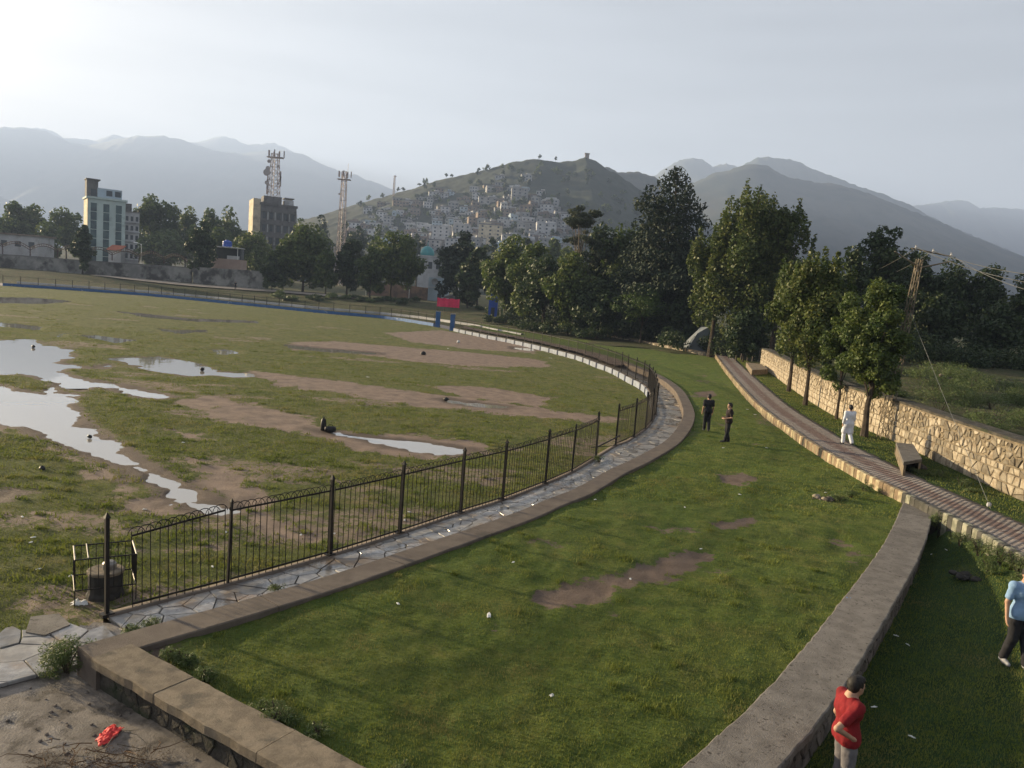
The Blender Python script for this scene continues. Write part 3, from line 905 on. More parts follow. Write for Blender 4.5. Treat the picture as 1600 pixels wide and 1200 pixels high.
# ------------------------------------------------------------------ brick walk with painted kerb
t1 = WALK.len
V, Fs = strip(WALK, 0, t1, [(0.02, -1.0), (0.02, Z_WALK - 0.016), (-W_WALK, Z_WALK - 0.016), (-W_WALK, -0.8)], 0.5)
walk = tag(obj_np('brick_walk', V, Fs[:, ::-1], 'path_bed'), 'brick paved walk with a red centre band curving up to the trees', kind='structure')
BL, BW = 0.225, 0.112
bricks = []
rng = random.Random(2)
for i in range(int(t1 / BW)):
    s_ = i * BW
    o0 = -0.14 - (BL / 2 if i % 2 else 0)
    k = 0
    while o0 - k * BL - BL > -W_WALK + 0.02:
        oc = o0 - k * BL - BL / 2
        bricks.append((s_ + BW / 2, oc)); k += 1
B = np.array(bricks)
P = WALK.o(B[:, 0], B[:, 1]); N = WALK.n(B[:, 0])
rot = np.arctan2(N[:, 1], N[:, 0])
unit = np.array([[-1, -1, -1], [1, -1, -1], [1, 1, -1], [-1, 1, -1], [-0.97, -0.94, 1], [0.97, -0.94, 1], [0.97, 0.94, 1], [-0.97, 0.94, 1]]) * [BL / 2 - 0.004, BW / 2 - 0.004, 0.010]
uf = np.array([[4, 5, 6, 7], [0, 1, 5, 4], [1, 2, 6, 5], [2, 3, 7, 6], [3, 0, 4, 7]])
redm = np.abs(B[:, 1] + W_WALK * 0.50) < 0.30
redm ^= RNG.random(len(B)) < 0.04
dist = np.hypot(P[:, 0] - 14.2, P[:, 1] - 23.0) + np.where(P[:, 1] < 18.6, 100, 0)
order = np.argsort(dist)
bm_ = {False: mesh_np('brick', unit, uf, 'brick_grey'), True: mesh_np('brick', unit, uf, 'brick_red')}
for k in order[:298]:
    o = link('brick', bm_[bool(redm[k])], walk, (P[k, 0], P[k, 1], Z_WALK - 0.022 + rng.uniform(-0.003, 0.003)))
    o.rotation_euler = (0, 0, float(rot[k]))
rest = order[298:]
for red in (False, True):
    ks = rest[redm[rest] == red]
    c_, s_ = np.cos(rot[ks])[:, None], np.sin(rot[ks])[:, None]
    VX = P[ks, 0][:, None] + unit[None, :, 0] * c_ - unit[None, :, 1] * s_
    VY = P[ks, 1][:, None] + unit[None, :, 0] * s_ + unit[None, :, 1] * c_
    VZ = (Z_WALK - 0.022 + RNG.uniform(-0.003, 0.003, len(ks)))[:, None] + unit[None, :, 2]
    Fq = (np.arange(len(ks))[:, None, None] * 8 + uf[None]).reshape(-1, 4)
    tag(obj_np('paving_bricks', np.stack([VX, VY, VZ], -1).reshape(-1, 3), Fq, 'brick_red' if red else 'brick_grey', walk), kind='stuff')
# kerb stones, painted yellow and left brown by turns
kb = thing('walk_kerb', 'yellow and brown painted kerb stones along the brick walk', 'kerb', (14, 40, 0))
ks_ = 0.25
for i in range(int(t1 / ks_)):
    s0, s1 = i * ks_ + 0.006, (i + 1) * ks_ - 0.006
    p = WALK.p((s0 + s1) / 2)
    n = 3; t = np.linspace(s0, s1, n)
    zt = Z_WALK + 0.02 + rng.uniform(-0.008, 0.008); jt = rng.uniform(-0.012, 0.012)
    prof = [(0.05 + jt, -0.85), (0.05 + jt, zt - 0.03), (0.02 + jt, zt), (-0.135, zt), (-0.135, -0.3)]
    V = np.concatenate([np.column_stack([WALK.o(t, np.full(n, o_)), np.full(n, z_)]) for o_, z_ in prof])
    m_ = len(prof)
    Fs = [(r * n + q_, (r + 1) * n + q_, (r + 1) * n + q_ + 1, r * n + q_ + 1) for r in range(m_ - 1) for q_ in range(n - 1)]
    Fs += [tuple(r * n for r in range(m_))[::-1], tuple(r * n + n - 1 for r in range(m_))]
    if p[1] < 24.2:
        mat = 'kerb_pale' if (i % 2) ^ (rng.random() < 0.22) else 'kerb_gap_shade'  # dark stones colour in the shadow of the gaps between pale blocks
    else:
        mat = 'kerb_yellow' if (i % 2) ^ (rng.random() < 0.1) else 'kerb_brown'
    obj_np('kerb_stone', V, [f[::-1] for f in Fs], mat, kb, off=(14, 40, 0))

# concrete culvert bench beside the walk
def px_block(name, label, cat, corners, zt, zb, mat, bev=0.02):
    c = np.array([at(x, y, zt)[:2] for x, y in corners]); c0 = c.mean(0)
    a_ = 0.5 * np.sum(c[:, 0] * np.roll(c[:, 1], -1) - np.roll(c[:, 0], -1) * c[:, 1])
    if a_ < 0: c = c[::-1]
    n = len(c); b_ = inset(c, bev)
    V = [(x, y, zb) for x, y in c] + [(x, y, zt - bev) for x, y in c] + [(x, y, zt) for x, y in b_]
    Fs = [(k * n + i, k * n + (i + 1) % n, (k + 1) * n + (i + 1) % n, (k + 1) * n + i) for k in range(2) for i in range(n)] + [tuple(range(2 * n, 3 * n))]
    return c, V, Fs
c, V, Fs = px_block('culvert', '', '', [(1400, 691), (1427, 694), (1441, 717), (1412, 722)], 0.80, 0.68, 'cap_concrete')
base = (c[:, 0].mean(), c[:, 1].mean(), Z_WALK)
t_ = thing('culvert_box', 'broken concrete culvert box beside the brick walk at the wall foot', 'culvert', base)
obj_np('lid', V, Fs, 'cap_concrete', t_, off=base)
for i in range(len(c)):
    a_, b_ = c[i], c[(i + 1) % len(c)]
    mid = (a_ + b_) / 2; nn = (c.mean(0) - mid); nn /= np.linalg.norm(nn)
    near = mid[1] < c[:, 1].mean() - 0.55
    if near: continue
    poly = [a_ + nn * 0.03, b_ + nn * 0.03, b_ + nn * 0.15, a_ + nn * 0.15]
    MB().prism(poly, Z_WALK - 0.2, 0.677).build('side_wall', 'old_cap', t_, base)
mb = MB(); rg = random.Random(4)
for k in range(9):
    q_ = c.mean(0) + np.array([rg.uniform(-0.35, 0.35), -0.55 + rg.uniform(-0.25, 0.2)])
    r_ = rg.uniform(0.08, 0.17); mb.lathe((q_[0], q_[1], Z_WALK - 0.03), [(r_, 0), (r_ * 1.05, r_ * 0.5), (r_ * 0.5, r_ * 1.1)], 5)
mb.build('rubble', 'shade_rubble_stone', t_, base)
c, V, Fs = px_block('b', '', '', [(1166, 566), (1190, 569), (1200, 577), (1175, 578)], 0.75, 0.1, 'old_cap')
tag(obj_np('concrete_block', V, Fs, 'old_cap', recenter=True), 'small pale concrete block where the brick walk enters the trees', 'block')
# ------------------------------------------------------------------ hills and mountains
pbr('far_slope', (0.022, 0.034, 0.026), (0.055, 0.058, 0.045), 0.006, 0.95, c3=(0.02, 0.032, 0.02), c3scale=0.02)
pbr('town_slope', (0.020, 0.034, 0.019), (0.030, 0.040, 0.024), 0.02, 0.95, c3=(0.018, 0.027, 0.014), c3scale=0.05, c3lo=0.36, c3hi=0.54)

class Ridge:
    def __init__(s, px, Y0, D, p=1.15, rough=1.0, seed=0, zb=0.0):
        P = np.array([atY(x, y, Y0) for x, y in px])
        s.x, s.z, s.Y0, s.D, s.p, s.rough, s.seed, s.zb = P[:, 0], P[:, 2], Y0, D, p, rough, seed, zb
    def h(s, X, Y):
        X = np.asarray(X, float); Y = np.asarray(Y, float)
        zr = np.interp(X, s.x, s.z)
        t = np.clip((s.Y0 - Y) / s.D, -0.35, 1)
        k = s.Y0 / 1000.0
        g = fbm(X / (95 * k), Y / (260 * k), 5, s.seed)               # gullies and spurs running down the slope
        w = 4 * np.clip(t, 0, 1) * (1 - np.clip(t, 0, 1)) + 0.05
        body = np.where(t >= 0, (1 - np.clip(t, 0, 1)) ** s.p, 1 + t * 1.3)
        z = s.zb + (zr - s.zb) * body - (zr - s.zb) * 0.31 * w * (g - 0.2) * s.rough
        z = z + (fbm(X / (7 * k), Y / (14 * k), 4, s.seed + 5) - 0.5) * 4.5 * k * s.rough * np.clip(1.1 - np.abs(t), 0, 1)
        return z
    def mesh(s, name, mat, label, nx=320, ny=70):
        xs = np.linspace(s.x[0], s.x[-1], nx); ts = np.concatenate([np.linspace(-0.30, 0, 6)[:-1], np.linspace(0, 1.0, ny)])
        Yv = s.Y0 - ts * s.D
        Xg, Yg = np.meshgrid(xs, Yv)
        Z = s.h(Xg, Yg)
        Z[-1] = -2.0
        o = grid_mesh(name, Xg, Yg, Z, np.ones(Xg.shape, bool), mat)
        return tag(o, label, kind='structure')

M0 = Ridge([(-250, 226), (-60, 212), (40, 199), (70, 199), (100, 215), (150, 218), (175, 209), (210, 215), (260, 226), (310, 221), (350, 211), (385, 225), (430, 224), (470, 240), (560, 285), (700, 330)], 5700, 1500, seed=3)
M1 = Ridge([(-250, 222), (-100, 205), (0, 198), (30, 197), (60, 202), (90, 212), (110, 222), (140, 225), (180, 217), (215, 211), (245, 210), (275, 215), (300, 222), (330, 233), (370, 238), (410, 234), (450, 235), (475, 240), (500, 253), (530, 266), (555, 273), (600, 291), (640, 305), (720, 335), (850, 370)], 5000, 2200, seed=7)
M1b = Ridge([(-250, 272), (-150, 285), (0, 307), (30, 321), (60, 340), (95, 362), (130, 380)], 3600, 900, seed=9)
M3 = Ridge([(960, 320), (1000, 292), (1022, 275), (1040, 262), (1062, 249), (1082, 246), (1097, 249), (1115, 260), (1135, 255), (1150, 259), (1200, 290), (1260, 340)], 3900, 1400, seed=12)
M4 = Ridge([(1080, 310), (1150, 265), (1165, 255), (1185, 245), (1197, 244), (1225, 247), (1250, 252), (1275, 265), (1300, 274), (1340, 289), (1380, 302), (1425, 320), (1480, 350), (1600, 400), (1700, 430)], 3300, 1200, seed=15)
M5 = Ridge([(960, 360), (1020, 320), (1080, 286), (1112, 271), (1150, 260), (1180, 254), (1200, 257), (1217, 267), (1237, 277), (1275, 284), (1300, 284), (1340, 295), (1375, 308), (1417, 325), (1452, 338), (1500, 360), (1550, 381), (1600, 402), (1700, 440), (1900, 500), (2100, 530)], 2300, 1300, seed=18)
M6 = Ridge([(1300, 345), (1380, 325), (1437, 320), (1465, 317), (1497, 311), (1515, 315), (1532, 325), (1572, 324), (1600, 327), (1700, 335), (1850, 345), (1940, 360)], 5200, 1500, seed=21)
HB = Ridge([(820, 330), (900, 290), (937, 260), (947, 259), (965, 270), (985, 267), (1000, 269), (1022, 276), (1032, 283), (1060, 310), (1110, 350), (1200, 420)], 1500, 600, seed=24)
HILL = Ridge([(380, 372), (430, 352), (500, 337), (560, 318), (600, 308), (640, 296), (680, 283), (720, 274), (760, 265), (800, 253), (840, 247), (870, 252), (900, 250), (915, 244), (930, 250), (945, 262), (962, 270), (985, 285), (1010, 302), (1040, 330), (1080, 365), (1130, 410), (1180, 440)], 1000, 520, p=1.0, rough=0.75, seed=27, zb=4.0)
for r_, lb in ((M0, 'pale farthest mountain ridge behind the hazy left mountains'), (M1, 'hazy grey mountain range on the sunward side'), (M1b, 'low misty foothill below the hazy mountains'), (M3, 'blue rounded mountain behind the town hill'), (M4, 'blue mountain with a broad flat top behind the dark ridge'), (M5, 'dark blue wooded ridge falling away behind the tall trees'), (M6, 'far blue mountain ridge low on the horizon'), (HB, 'dark shoulder behind the town hill')):
    r_.mesh('mountain', 'far_slope', lb, 220, 44)
HILL.mesh('town_hill', 'town_slope', 'green hill covered with houses on its lower slope', 300, 110)

def on_hill(px, py):
    d = ray(px, py); p = np.array([0, 0, CAM_H])
    for Y in np.arange(470, 1010, 2.0):
        q_ = p + d * (Y / d[1])
        if q_[2] <= float(HILL.h(q_[0], Y)):
            return q_
    return None

# ------------------------------------------------------------------ buildings
pbr('plaster_white', (0.52, 0.52, 0.53), (0.40, 0.40, 0.41), 0.2, 0.9, c3=(0.33, 0.32, 0.31), c3scale=0.35, rnd=0.12)
pbr('plaster_grey', (0.36, 0.36, 0.36), (0.27, 0.27, 0.27), 0.2, 0.9, c3=(0.18, 0.17, 0.16), c3scale=0.35, rnd=0.15)
pbr('plaster_brown', (0.27, 0.215, 0.17), (0.2, 0.155, 0.125), 0.2, 0.9, c3=(0.13, 0.1, 0.08), c3scale=0.35, rnd=0.15)
pbr('plaster_blue', (0.38, 0.46, 0.52), (0.32, 0.38, 0.43), 0.2, 0.9, rnd=0.12)
pbr('plaster_cream', (0.60, 0.52, 0.38), (0.50, 0.43, 0.31), 0.2, 0.9, c3=(0.34, 0.28, 0.2), c3scale=0.4, rnd=0.1)
pbr('mint_wall', (0.50, 0.60, 0.575), (0.44, 0.53, 0.51), 0.2, 0.85, c3=(0.32, 0.39, 0.375), c3scale=0.3)
pbr('grey_concrete', (0.17, 0.16, 0.155), (0.125, 0.12, 0.115), 0.3, 0.9, c3=(0.08, 0.075, 0.07), c3scale=0.5)
pbr('roof_grey', (0.22, 0.21, 0.20), (0.16, 0.15, 0.15), 0.4, 0.9)
pbr('dome_teal', (0.04, 0.27, 0.28), (0.035, 0.22, 0.23), 0.6, 0.45, spec=0.5)
pbr('brick_wall', (0.25, 0.16, 0.115), (0.18, 0.12, 0.09), 0.5, 0.95, c3=(0.10, 0.08, 0.07), c3scale=0.25, c3lo=0.5, c3hi=0.65)
pbr('stained_wall', (0.30, 0.29, 0.27), (0.19, 0.185, 0.175), 0.35, 0.95, c3=(0.075, 0.07, 0.065), c3scale=0.28, c3lo=0.45, c3hi=0.62)
pbr('steel_pale', (0.42, 0.38, 0.37), (0.33, 0.26, 0.25), 0.3, 0.6, metal=0.2)
pbr('steel_white', (0.7, 0.7, 0.7), (0.6, 0.6, 0.6), 0.3, 0.6)
pbr('rust_arch', (0.10, 0.055, 0.042), (0.07, 0.04, 0.032), 1.0, 0.7)
pbr('pink_cloth', (0.80, 0.045, 0.13), (0.65, 0.03, 0.10), 0.8, 0.8)
pbr('tank_blue', (0.03, 0.09, 0.42), (0.025, 0.07, 0.33), 0.8, 0.5)
pbr('tarp_pale', (0.17, 0.19, 0.21), (0.13, 0.145, 0.16), 0.8, 0.7)
pbr('orange_awning', (0.35, 0.10, 0.05), None, 0.8, 0.8)
mt, nt, b, out = new_mat('window_glass')
b.inputs['Base Color'].default_value = (0.035, 0.045, 0.05, 1); b.inputs['Roughness'].default_value = 0.12
mt, nt, b, out = new_mat('teal_glass')
vec = nd(nt, 'ShaderNodeNewGeometry').outputs['Position']
nt.links.new(mixc(nt, ramp(nt, noise_fac(nt, vec, 0.35, 3), 0.4, 0.6), (0.02, 0.05, 0.06), (0.045, 0.095, 0.10)), b.inputs['Base Color'])
b.inputs['Roughness'].default_value = 0.1

WIN_M = {}
def win_mesh(w_, h_, mat='window_glass'):
    k = (round(w_, 2), round(h_, 2), mat)
    if k not in WIN_M:
        V = [(-w_ / 2, 0.05, -h_ / 2), (w_ / 2, 0.05, -h_ / 2), (w_ / 2, 0.05, h_ / 2), (-w_ / 2, 0.05, h_ / 2), (-w_ / 2, -0.06, -h_ / 2), (w_ / 2, -0.06, -h_ / 2), (w_ / 2, -0.06, h_ / 2), (-w_ / 2, -0.06, h_ / 2)]
        WIN_M[k] = mesh_np('window', V, [(4, 5, 6, 7), (0, 4, 7, 3), (1, 2, 6, 5), (0, 1, 5, 4), (3, 7, 6, 2)], mat)
    return WIN_M[k]

def add_window(parent, x, y, z, w_, h_, mat='window_glass', rot=0.0):
    o = link('window', win_mesh(w_, h_, mat), parent, (x, y, z)); o.rotation_euler = (0, 0, rot); return o

def house(label, group, mat, loc, w_, d_, fl, rot, rg, stair=True):
    """flat-roofed hillside house: stepped walls, roof slab with parapet, stair head, windows and door"""
    t_ = thing('hillside_house', label, 'house', loc, rot, group)
    hh = fl * 3.1
    mb = MB()
    mb.box((0, 0, hh / 2 - 2), (w_, d_, hh + 4))
    if stair:
        mb.box((w_ * 0.22 * rg.choice((-1, 1)), d_ * 0.15, hh + 1.2), (w_ * 0.45, d_ * 0.5, 2.4))
    mb.build('wall', mat, t_)
    r_ = MB()
    r_.box((0, 0, hh + 0.09), (w_ + 0.7, d_ + 0.7, 0.18))
    r_.box((0, -d_ / 2, hh + 0.55), (w_, 0.2, 0.75))
    r_.box((w_ / 2, 0, hh + 0.55), (0.2, d_ - 0.3, 0.75)); r_.box((-w_ / 2, 0, hh + 0.55), (0.2, d_ - 0.3, 0.75))
    r_.build('roof', 'roof_grey' if rg.random() < 0.4 else mat, t_)
    nw = 2 if w_ < 9 else 3
    for f_ in range(fl):
        for k in range(nw):
            x_ = (k + 0.5) / nw * w_ - w_ / 2
            if f_ == 0 and k == 0:
                o = link('door', win_mesh(1.3, 2.2), t_, (x_, -d_ / 2, 1.1)); continue
            add_window(t_, x_, -d_ / 2, f_ * 3.1 + 1.7, 1.5, 1.4)
    return t_

rg = random.Random(21)
town_poly = np.array([(548, 345), (570, 330), (620, 312), (680, 305), (735, 300), (770, 285), (820, 290), (835, 310), (860, 318), (880, 330), (905, 372), (900, 395), (760, 395), (640, 392), (548, 380)])
styles = [('white', 'plaster_white', 'small whitewashed flat-roofed house on the hazy hillside'), ('grey', 'plaster_grey', 'small grey cement house on the hazy hillside'), ('brown', 'plaster_brown', 'small brown brick house on the hazy hillside'), ('blue', 'plaster_blue', 'small pale blue house on the hazy hillside')]
placed = []
tries = 0
while len(placed) < 275 and tries < 6000:
    tries += 1
    px, py = rg.uniform(545, 910), rg.uniform(283, 394)
    if not inside(town_poly, np.array(px), np.array(py)): continue
    if rg.random() > 0.25 + 0.8 * ((py - 283) / 65.0): continue
    if any(abs(px - a) < 5.0 and abs(py - b) < 3.3 for a, b in placed): continue
    q_ = on_hill(px, py)
    if q_ is None: continue
    st = rg.choices(range(4), [0.34, 0.32, 0.24, 0.10])[0]
    w_ = rg.uniform(7, 13) * (1.12 if py > 350 else 0.95); d_ = rg.uniform(6, 9)
    fl = rg.choices((1, 2, 3), (0.4, 0.45, 0.15))[0]
    z_ = min(float(HILL.h(q_[0] + a, q_[1] + b)) for a in (-w_ / 2, w_ / 2) for b in (-d_ / 2, d_ / 2))
    nstair = rg.random() < 0.6
    wide = 'wide ' if w_ > 10 else ('narrow ' if w_ < 8 else '')
    lb_ = '%s%s %s house %s on the hazy hillside' % (wide, ('single-storey', 'two-storey', 'three-storey')[fl - 1], ('whitewashed', 'grey cement', 'brown brick', 'pale blue')[st], 'with a rooftop room' if nstair else 'with a bare flat roof')
    house(lb_, 'houses on the hillside', styles[st][1], (q_[0], q_[1], z_ - 0.2), w_, d_, fl, rg.uniform(-0.35, 0.35), rg, nstair)
    placed.append((px, py))
# larger white blocks low on the slope and the few landmark houses higher up
for k, (px, py, w_, fl, mt_, lb) in enumerate([(690, 376, 16, 4, 'plaster_white', 'white four-storey block at the foot of the town hill'), (722, 368, 14, 3, 'plaster_white', 'white three-storey block between grey houses low on the hill'), (765, 380, 20, 5, 'plaster_cream', 'cream five-storey block with stair tower below the hill'), (795, 385, 13, 3, 'plaster_white', 'white block beside the cream stair-tower block'), (852, 372, 17, 4, 'plaster_white', 'white four-storey block under the pale apartments'), (786, 338, 6, 4, 'plaster_white', 'narrow tall white house standing alone on the slope'), (762, 318, 20, 2, 'plaster_grey', 'long grey house on a terrace across the hill'), (811, 314, 17, 4, 'plaster_grey', 'wedge-shaped grey house on stilts high on the hill'), (781, 279, 11, 1, 'plaster_white', 'lone white house just below the hill crest'), (822, 283, 12, 2, 'plaster_grey', 'grey house high on the hill under the crest'), (845, 304, 9, 1, 'plaster_white', 'small bright house on the bare upper slope'), (862, 322, 14, 2, 'plaster_white', 'white house group at the upper edge of town')]):
    q_ = on_hill(px, py)
    if q_ is None: continue
    house(lb, 'landmark houses on the hillside', mt_, (q_[0], q_[1], float(HILL.h(q_[0], q_[1])) - 0.6), w_, 9, fl, rg.uniform(-0.2, 0.2), rg)
# ruined tower on the crest
q_ = atY(917, 247, 1000)
t_ = thing('hilltop_tower', 'small square watch tower on the crest of the hill', 'tower', (q_[0], 1000, q_[2] - 2))
MB().box((0, 0, 2), (5, 5, 9)).build('wall', 'plaster_brown', t_); MB().box((0, 0, 7.2), (6, 6, 1.2)).build('parapet', 'plaster_brown', t_)

def px_rect(x0, x1, yt, yb, Y):
    a = atY((x0 + x1) / 2, yt, Y); b = atY((x0 + x1) / 2, yb, Y)
    return atY(x0, (yt + yb) / 2, Y)[0], atY(x1, (yt + yb) / 2, Y)[0], b[2], a[2]

# mint office block with three glass strips
Y0 = 280
x0, x1, z0, z1 = px_rect(134, 194, 312, 405, Y0)
zg = float(gz(np.array(x0), np.array(float(Y0))))
base = ((x0 + x1) / 2 - 3.4, Y0 + 6, zg)
t_ = thing('office_block', 'mint green office block with three tall dark glass strips', 'building', base, math.radians(35))
W = (x1 - x0) * 0.87; Hh = z1 - zg
MB().box((0, 0, Hh / 2), (W, 12, Hh)).build('wall', 'mint_wall', t_)
MB().box((-W / 2 - 0.08, 0, Hh / 2), (0.15, 12.2, Hh - 0.3)).build('side_wall', 'plaster_cream', t_)  # cream sheet puts the sunlight on this side into its colour
for i in range(3):
    cx_ = (i + 0.5) / 3 * W - W / 2
    for f_ in range(7):
        add_window(t_, cx_ - 0.2, -6.05, 2.2 + f_ * (Hh - 3.2) / 7 + 1.2, W / 3 - 2.1, (Hh - 3.2) / 7 - 0.25, 'teal_glass')
MB().box((0, 0, Hh + 0.35), (W + 1.2, 13, 0.7)).build('roof', 'mint_wall', t_)
pen = MB().box((0.1 * W, 1, Hh + 2.4), (W * 0.66, 8, 3.6)).build('penthouse', 'plaster_blue', t_)
for i in range(2): add_window(pen, 0.02 * W + i * 2.8 + 0.8, -3.05, Hh + 2.6, 1.9, 1.9)
st_ = MB().box((-0.36 * W, 0.5, Hh + 3.7), (W * 0.30, 6, 6.2)).build('stair_head', 'grey_concrete', t_)
MB().box((-0.34 * W, 0.5, Hh + 7.0), (W * 0.38, 7, 0.4)).build('slab', 'grey_concrete', st_)
add_window(st_, -0.33 * W, -2.55, Hh + 2.4, 1.7, 2.4)
# side building with small windows
x0, x1, z0, z1 = px_rect(195, 216, 332, 405, Y0 + 6)
base = ((x0 + x1) / 2 - 3.0, Y0 + 11, zg)
W = x1 - x0; Hh = z1 - zg
t_ = thing('apartment_block', 'narrow white apartment block with rows of windows beside the mint block', 'building', base, math.radians(33))
MB().box((0, 0, Hh / 2), (W, 9, Hh)).build('wall', 'plaster_white', t_)
for f_ in range(5):
    zz = Hh - 2.2 - f_ * 3.4
    MB().box((0, -4.7, zz - 1.6), (W, 0.6, 0.3)).build('ledge', 'plaster_grey', t_)
    for i in range(3): add_window(t_, (i + 0.5) / 3 * W - W / 2, -4.52, zz, 0.9, 1.7)
MB().box((0, 0, Hh + 0.2), (W + 0.5, 9.5, 0.4)).build('roof', 'roof_grey', t_)
MB().box((-W * 0.2, 1, Hh + 1.9), (W * 0.5, 4, 3)).build('stair_head', 'grey_concrete', t_)

# grey concrete block carrying the tall mast
Y0 = 330
x0, x1, z0, z1 = px_rect(399, 457, 322, 405, Y0)
zg = float(gz(np.array(x0), np.array(float(Y0))))
base = ((x0 + x1) / 2 - 1.6, Y0 + 7, zg)
W = (x1 - x0) * 0.93; Hh = z1 - zg
t_ = thing('concrete_block_building', 'grey concrete block with sunlit end wall under the tall mast', 'building', base, math.radians(26))
MB().box((0, 0, Hh / 2), (W, 14, Hh)).build('wall', 'grey_concrete', t_)
MB().box((-W / 2 - 1.5, 0.5, Hh / 2 + 1.2), (3.0, 14.5, Hh + 2.4)).build('sunlit_end_wall', 'plaster_cream', t_)  # cream tone carries the sun falling on the grey block's end
for f_ in range(4):
    zz = Hh - 4.0 - f_ * 5.2
    MB().box((0, -7.25, zz + 2.1), (W, 0.5, 1.5)).build('balcony_band', 'grey_concrete', t_)
    for i in range(5):
        xx = (i + 0.5) / 5 * W - W / 2
        add_window(t_, xx, -7.02, zz - 0.2, W / 5 - 1.6, 2.7)
        MB().box((xx + W / 10, -7.3, zz - 0.3), (0.5, 0.6, 3.3)).build('pillar', 'plaster_grey', t_)
MB().box((0, 0, Hh + 0.5), (W + 0.8, 14.6, 1.0)).build('parapet', 'grey_concrete', t_)
MB().box((-W * 0.15, 0, Hh + 2.6), (W * 0.5, 8, 3.2)).build('stair_head', 'grey_concrete', t_)
MB().box((W * 0.33, 0, Hh + 2.2), (W * 0.25, 6, 2.4)).build('roof_room', 'plaster_white', t_)
MB().box((W * 0.33, 0, Hh + 4.2), (W * 0.28, 6.6, 0.35)).build('roof_slab', 'roof_grey', t_)

def lattice_mast(label, loc, H_, wb, wt, nseg, mat, r, dishes=(), panels=0, crown=False, cat='mast'):
    t_ = thing('lattice_mast', label, cat, loc)
    L4 = [(-1, -1), (1, -1), (1, 1), (-1, 1)]
    for sx, sy in L4:
        MB().tube((sx * wb / 2, sy * wb / 2, 0), (sx * wt / 2, sy * wt / 2, H_), r, n=5).build('leg', mat, t_)
    for k in range(nseg):
        mb = MB(); f0, f1 = k / nseg, (k + 1) / nseg
        w0 = wb + (wt - wb) * f0; w1 = wb + (wt - wb) * f1
        for i in range(4):
            a, b_ = L4[i], L4[(i + 1) % 4]
            mb.tube((a[0] * w0 / 2, a[1] * w0 / 2, f0 * H_), (b_[0] * w1 / 2, b_[1] * w1 / 2, f1 * H_), r * 0.6, n=4)
            mb.tube((b_[0] * w0 / 2, b_[1] * w0 / 2, f0 * H_), (a[0] * w1 / 2, a[1] * w1 / 2, f1 * H_), r * 0.6, n=4)
            mb.tube((a[0] * w1 / 2, a[1] * w1 / 2, f1 * H_), (b_[0] * w1 / 2, b_[1] * w1 / 2, f1 * H_), r * 0.6, n=4)
        mb.build('brace', mat, t_)
    MB().tube((0, -wb * 0.3, 0), (0, -wt * 0.3, H_ * 0.98), r * 1.1, n=4).build('ladder', mat, t_)
    for (side, f_, rad) in dishes:
        w0 = (wb + (wt - wb) * f_) / 2
        c_ = np.array([side * (w0 + rad * 0.8), -w0 - 0.3, f_ * H_])
        mb = MB(); n = 12
        V = [(c_[0] + rad * math.cos(6.283 * i / n), c_[1], c_[2] + rad * math.sin(6.283 * i / n)) for i in range(n)] + [(c_[0] + rad * 0.6 * math.cos(6.283 * i / n), c_[1] + rad * 0.5, c_[2] + rad * 0.6 * math.sin(6.283 * i / n)) for i in range(n)]
        mb.add(V, [tuple(range(n)), tuple(range(2 * n - 1, n - 1, -1))] + [(i, n + i, n + (i + 1) % n, (i + 1) % n) for i in range(n)])
        mb.tube(c_ + [0, rad * 0.4, 0], (side * w0, -w0, f_ * H_), r)
        mb.build('dish', 'steel_pale', t_)
    for k in range(panels):
        f_ = 0.30 + 0.12 * (k % 2) + 0.05 * k; side = 1 if k % 2 else -1
        w0 = (wb + (wt - wb) * f_) / 2
        mb = MB().box((side * (w0 + 1.0), -0.4, f_ * H_), (0.5, 0.3, 4.2)); mb.tube((side * (w0 + 1.0), -0.4, f_ * H_), (side * w0, 0, f_ * H_), r)
        mb.build('panel_antenna', mat, t_)
    if crown:
        mb = MB(); w_ = wt / 2 + 2.0
        for s_ in (-1, 1):
            mb.tube((-w_, s_ * 1.2, H_ * 0.93), (w_, s_ * 1.2, H_ * 0.93), r * 1.6, n=4); mb.tube((s_ * w_, -1.2, H_ * 0.93), (s_ * w_, 1.2, H_ * 0.93), r * 1.6, n=4)
        mb.build('platform_frame', mat, t_)
        for i, x_ in enumerate(np.linspace(-w_, w_, 7)):
            MB().box((x_, -1.3 if i % 2 else 1.3, H_ * 0.96 + 0.6 + (0.5 if i % 3 == 0 else 0)), (0.42, 0.3, 2.8)).build('sector_antenna', mat, t_)
        MB().tube((w_ * 0.5, 0, H_ * 0.93), (w_ * 0.55, 0, H_ * 1.07), r * 0.6, n=4).build('rod', mat, t_)
    return t_
mast_z = atY(425, 318, Y0 + 5)
ztop = atY(425, 239, Y0 + 5)[2]
lattice_mast('tall lattice telecom mast with dishes on the grey concrete block', (mast_z[0], Y0 + 7, base[2] + Hh + 1.0), ztop - base[2] - Hh - 1.0, 4.4, 2.6, 8, 'steel_pale', 0.13, [(-1, 0.62, 1.5), (-1, 0.42, 0.9), (-1, 0.84, 0.8), (1, 0.42, 0.6), (1, 0.76, 0.5), (-1, 0.70, 1.0)], 5, True)
b_ = atY(532, 395, 380); tp = atY(540, 268, 380)
zb_ = float(gz(np.array(b_[0]), np.array(380.0)))
lattice_mast('free-standing lattice telecom mast rising above the leafy trees', (tp[0] - 0.5, 380, zb_), tp[2] - zb_, 4.2, 2.0, 12, 'steel_pale', 0.14, [(-1, 0.8, 0.5), (1, 0.66, 0.5)], 2, True)
b_ = on_hill(615, 306)
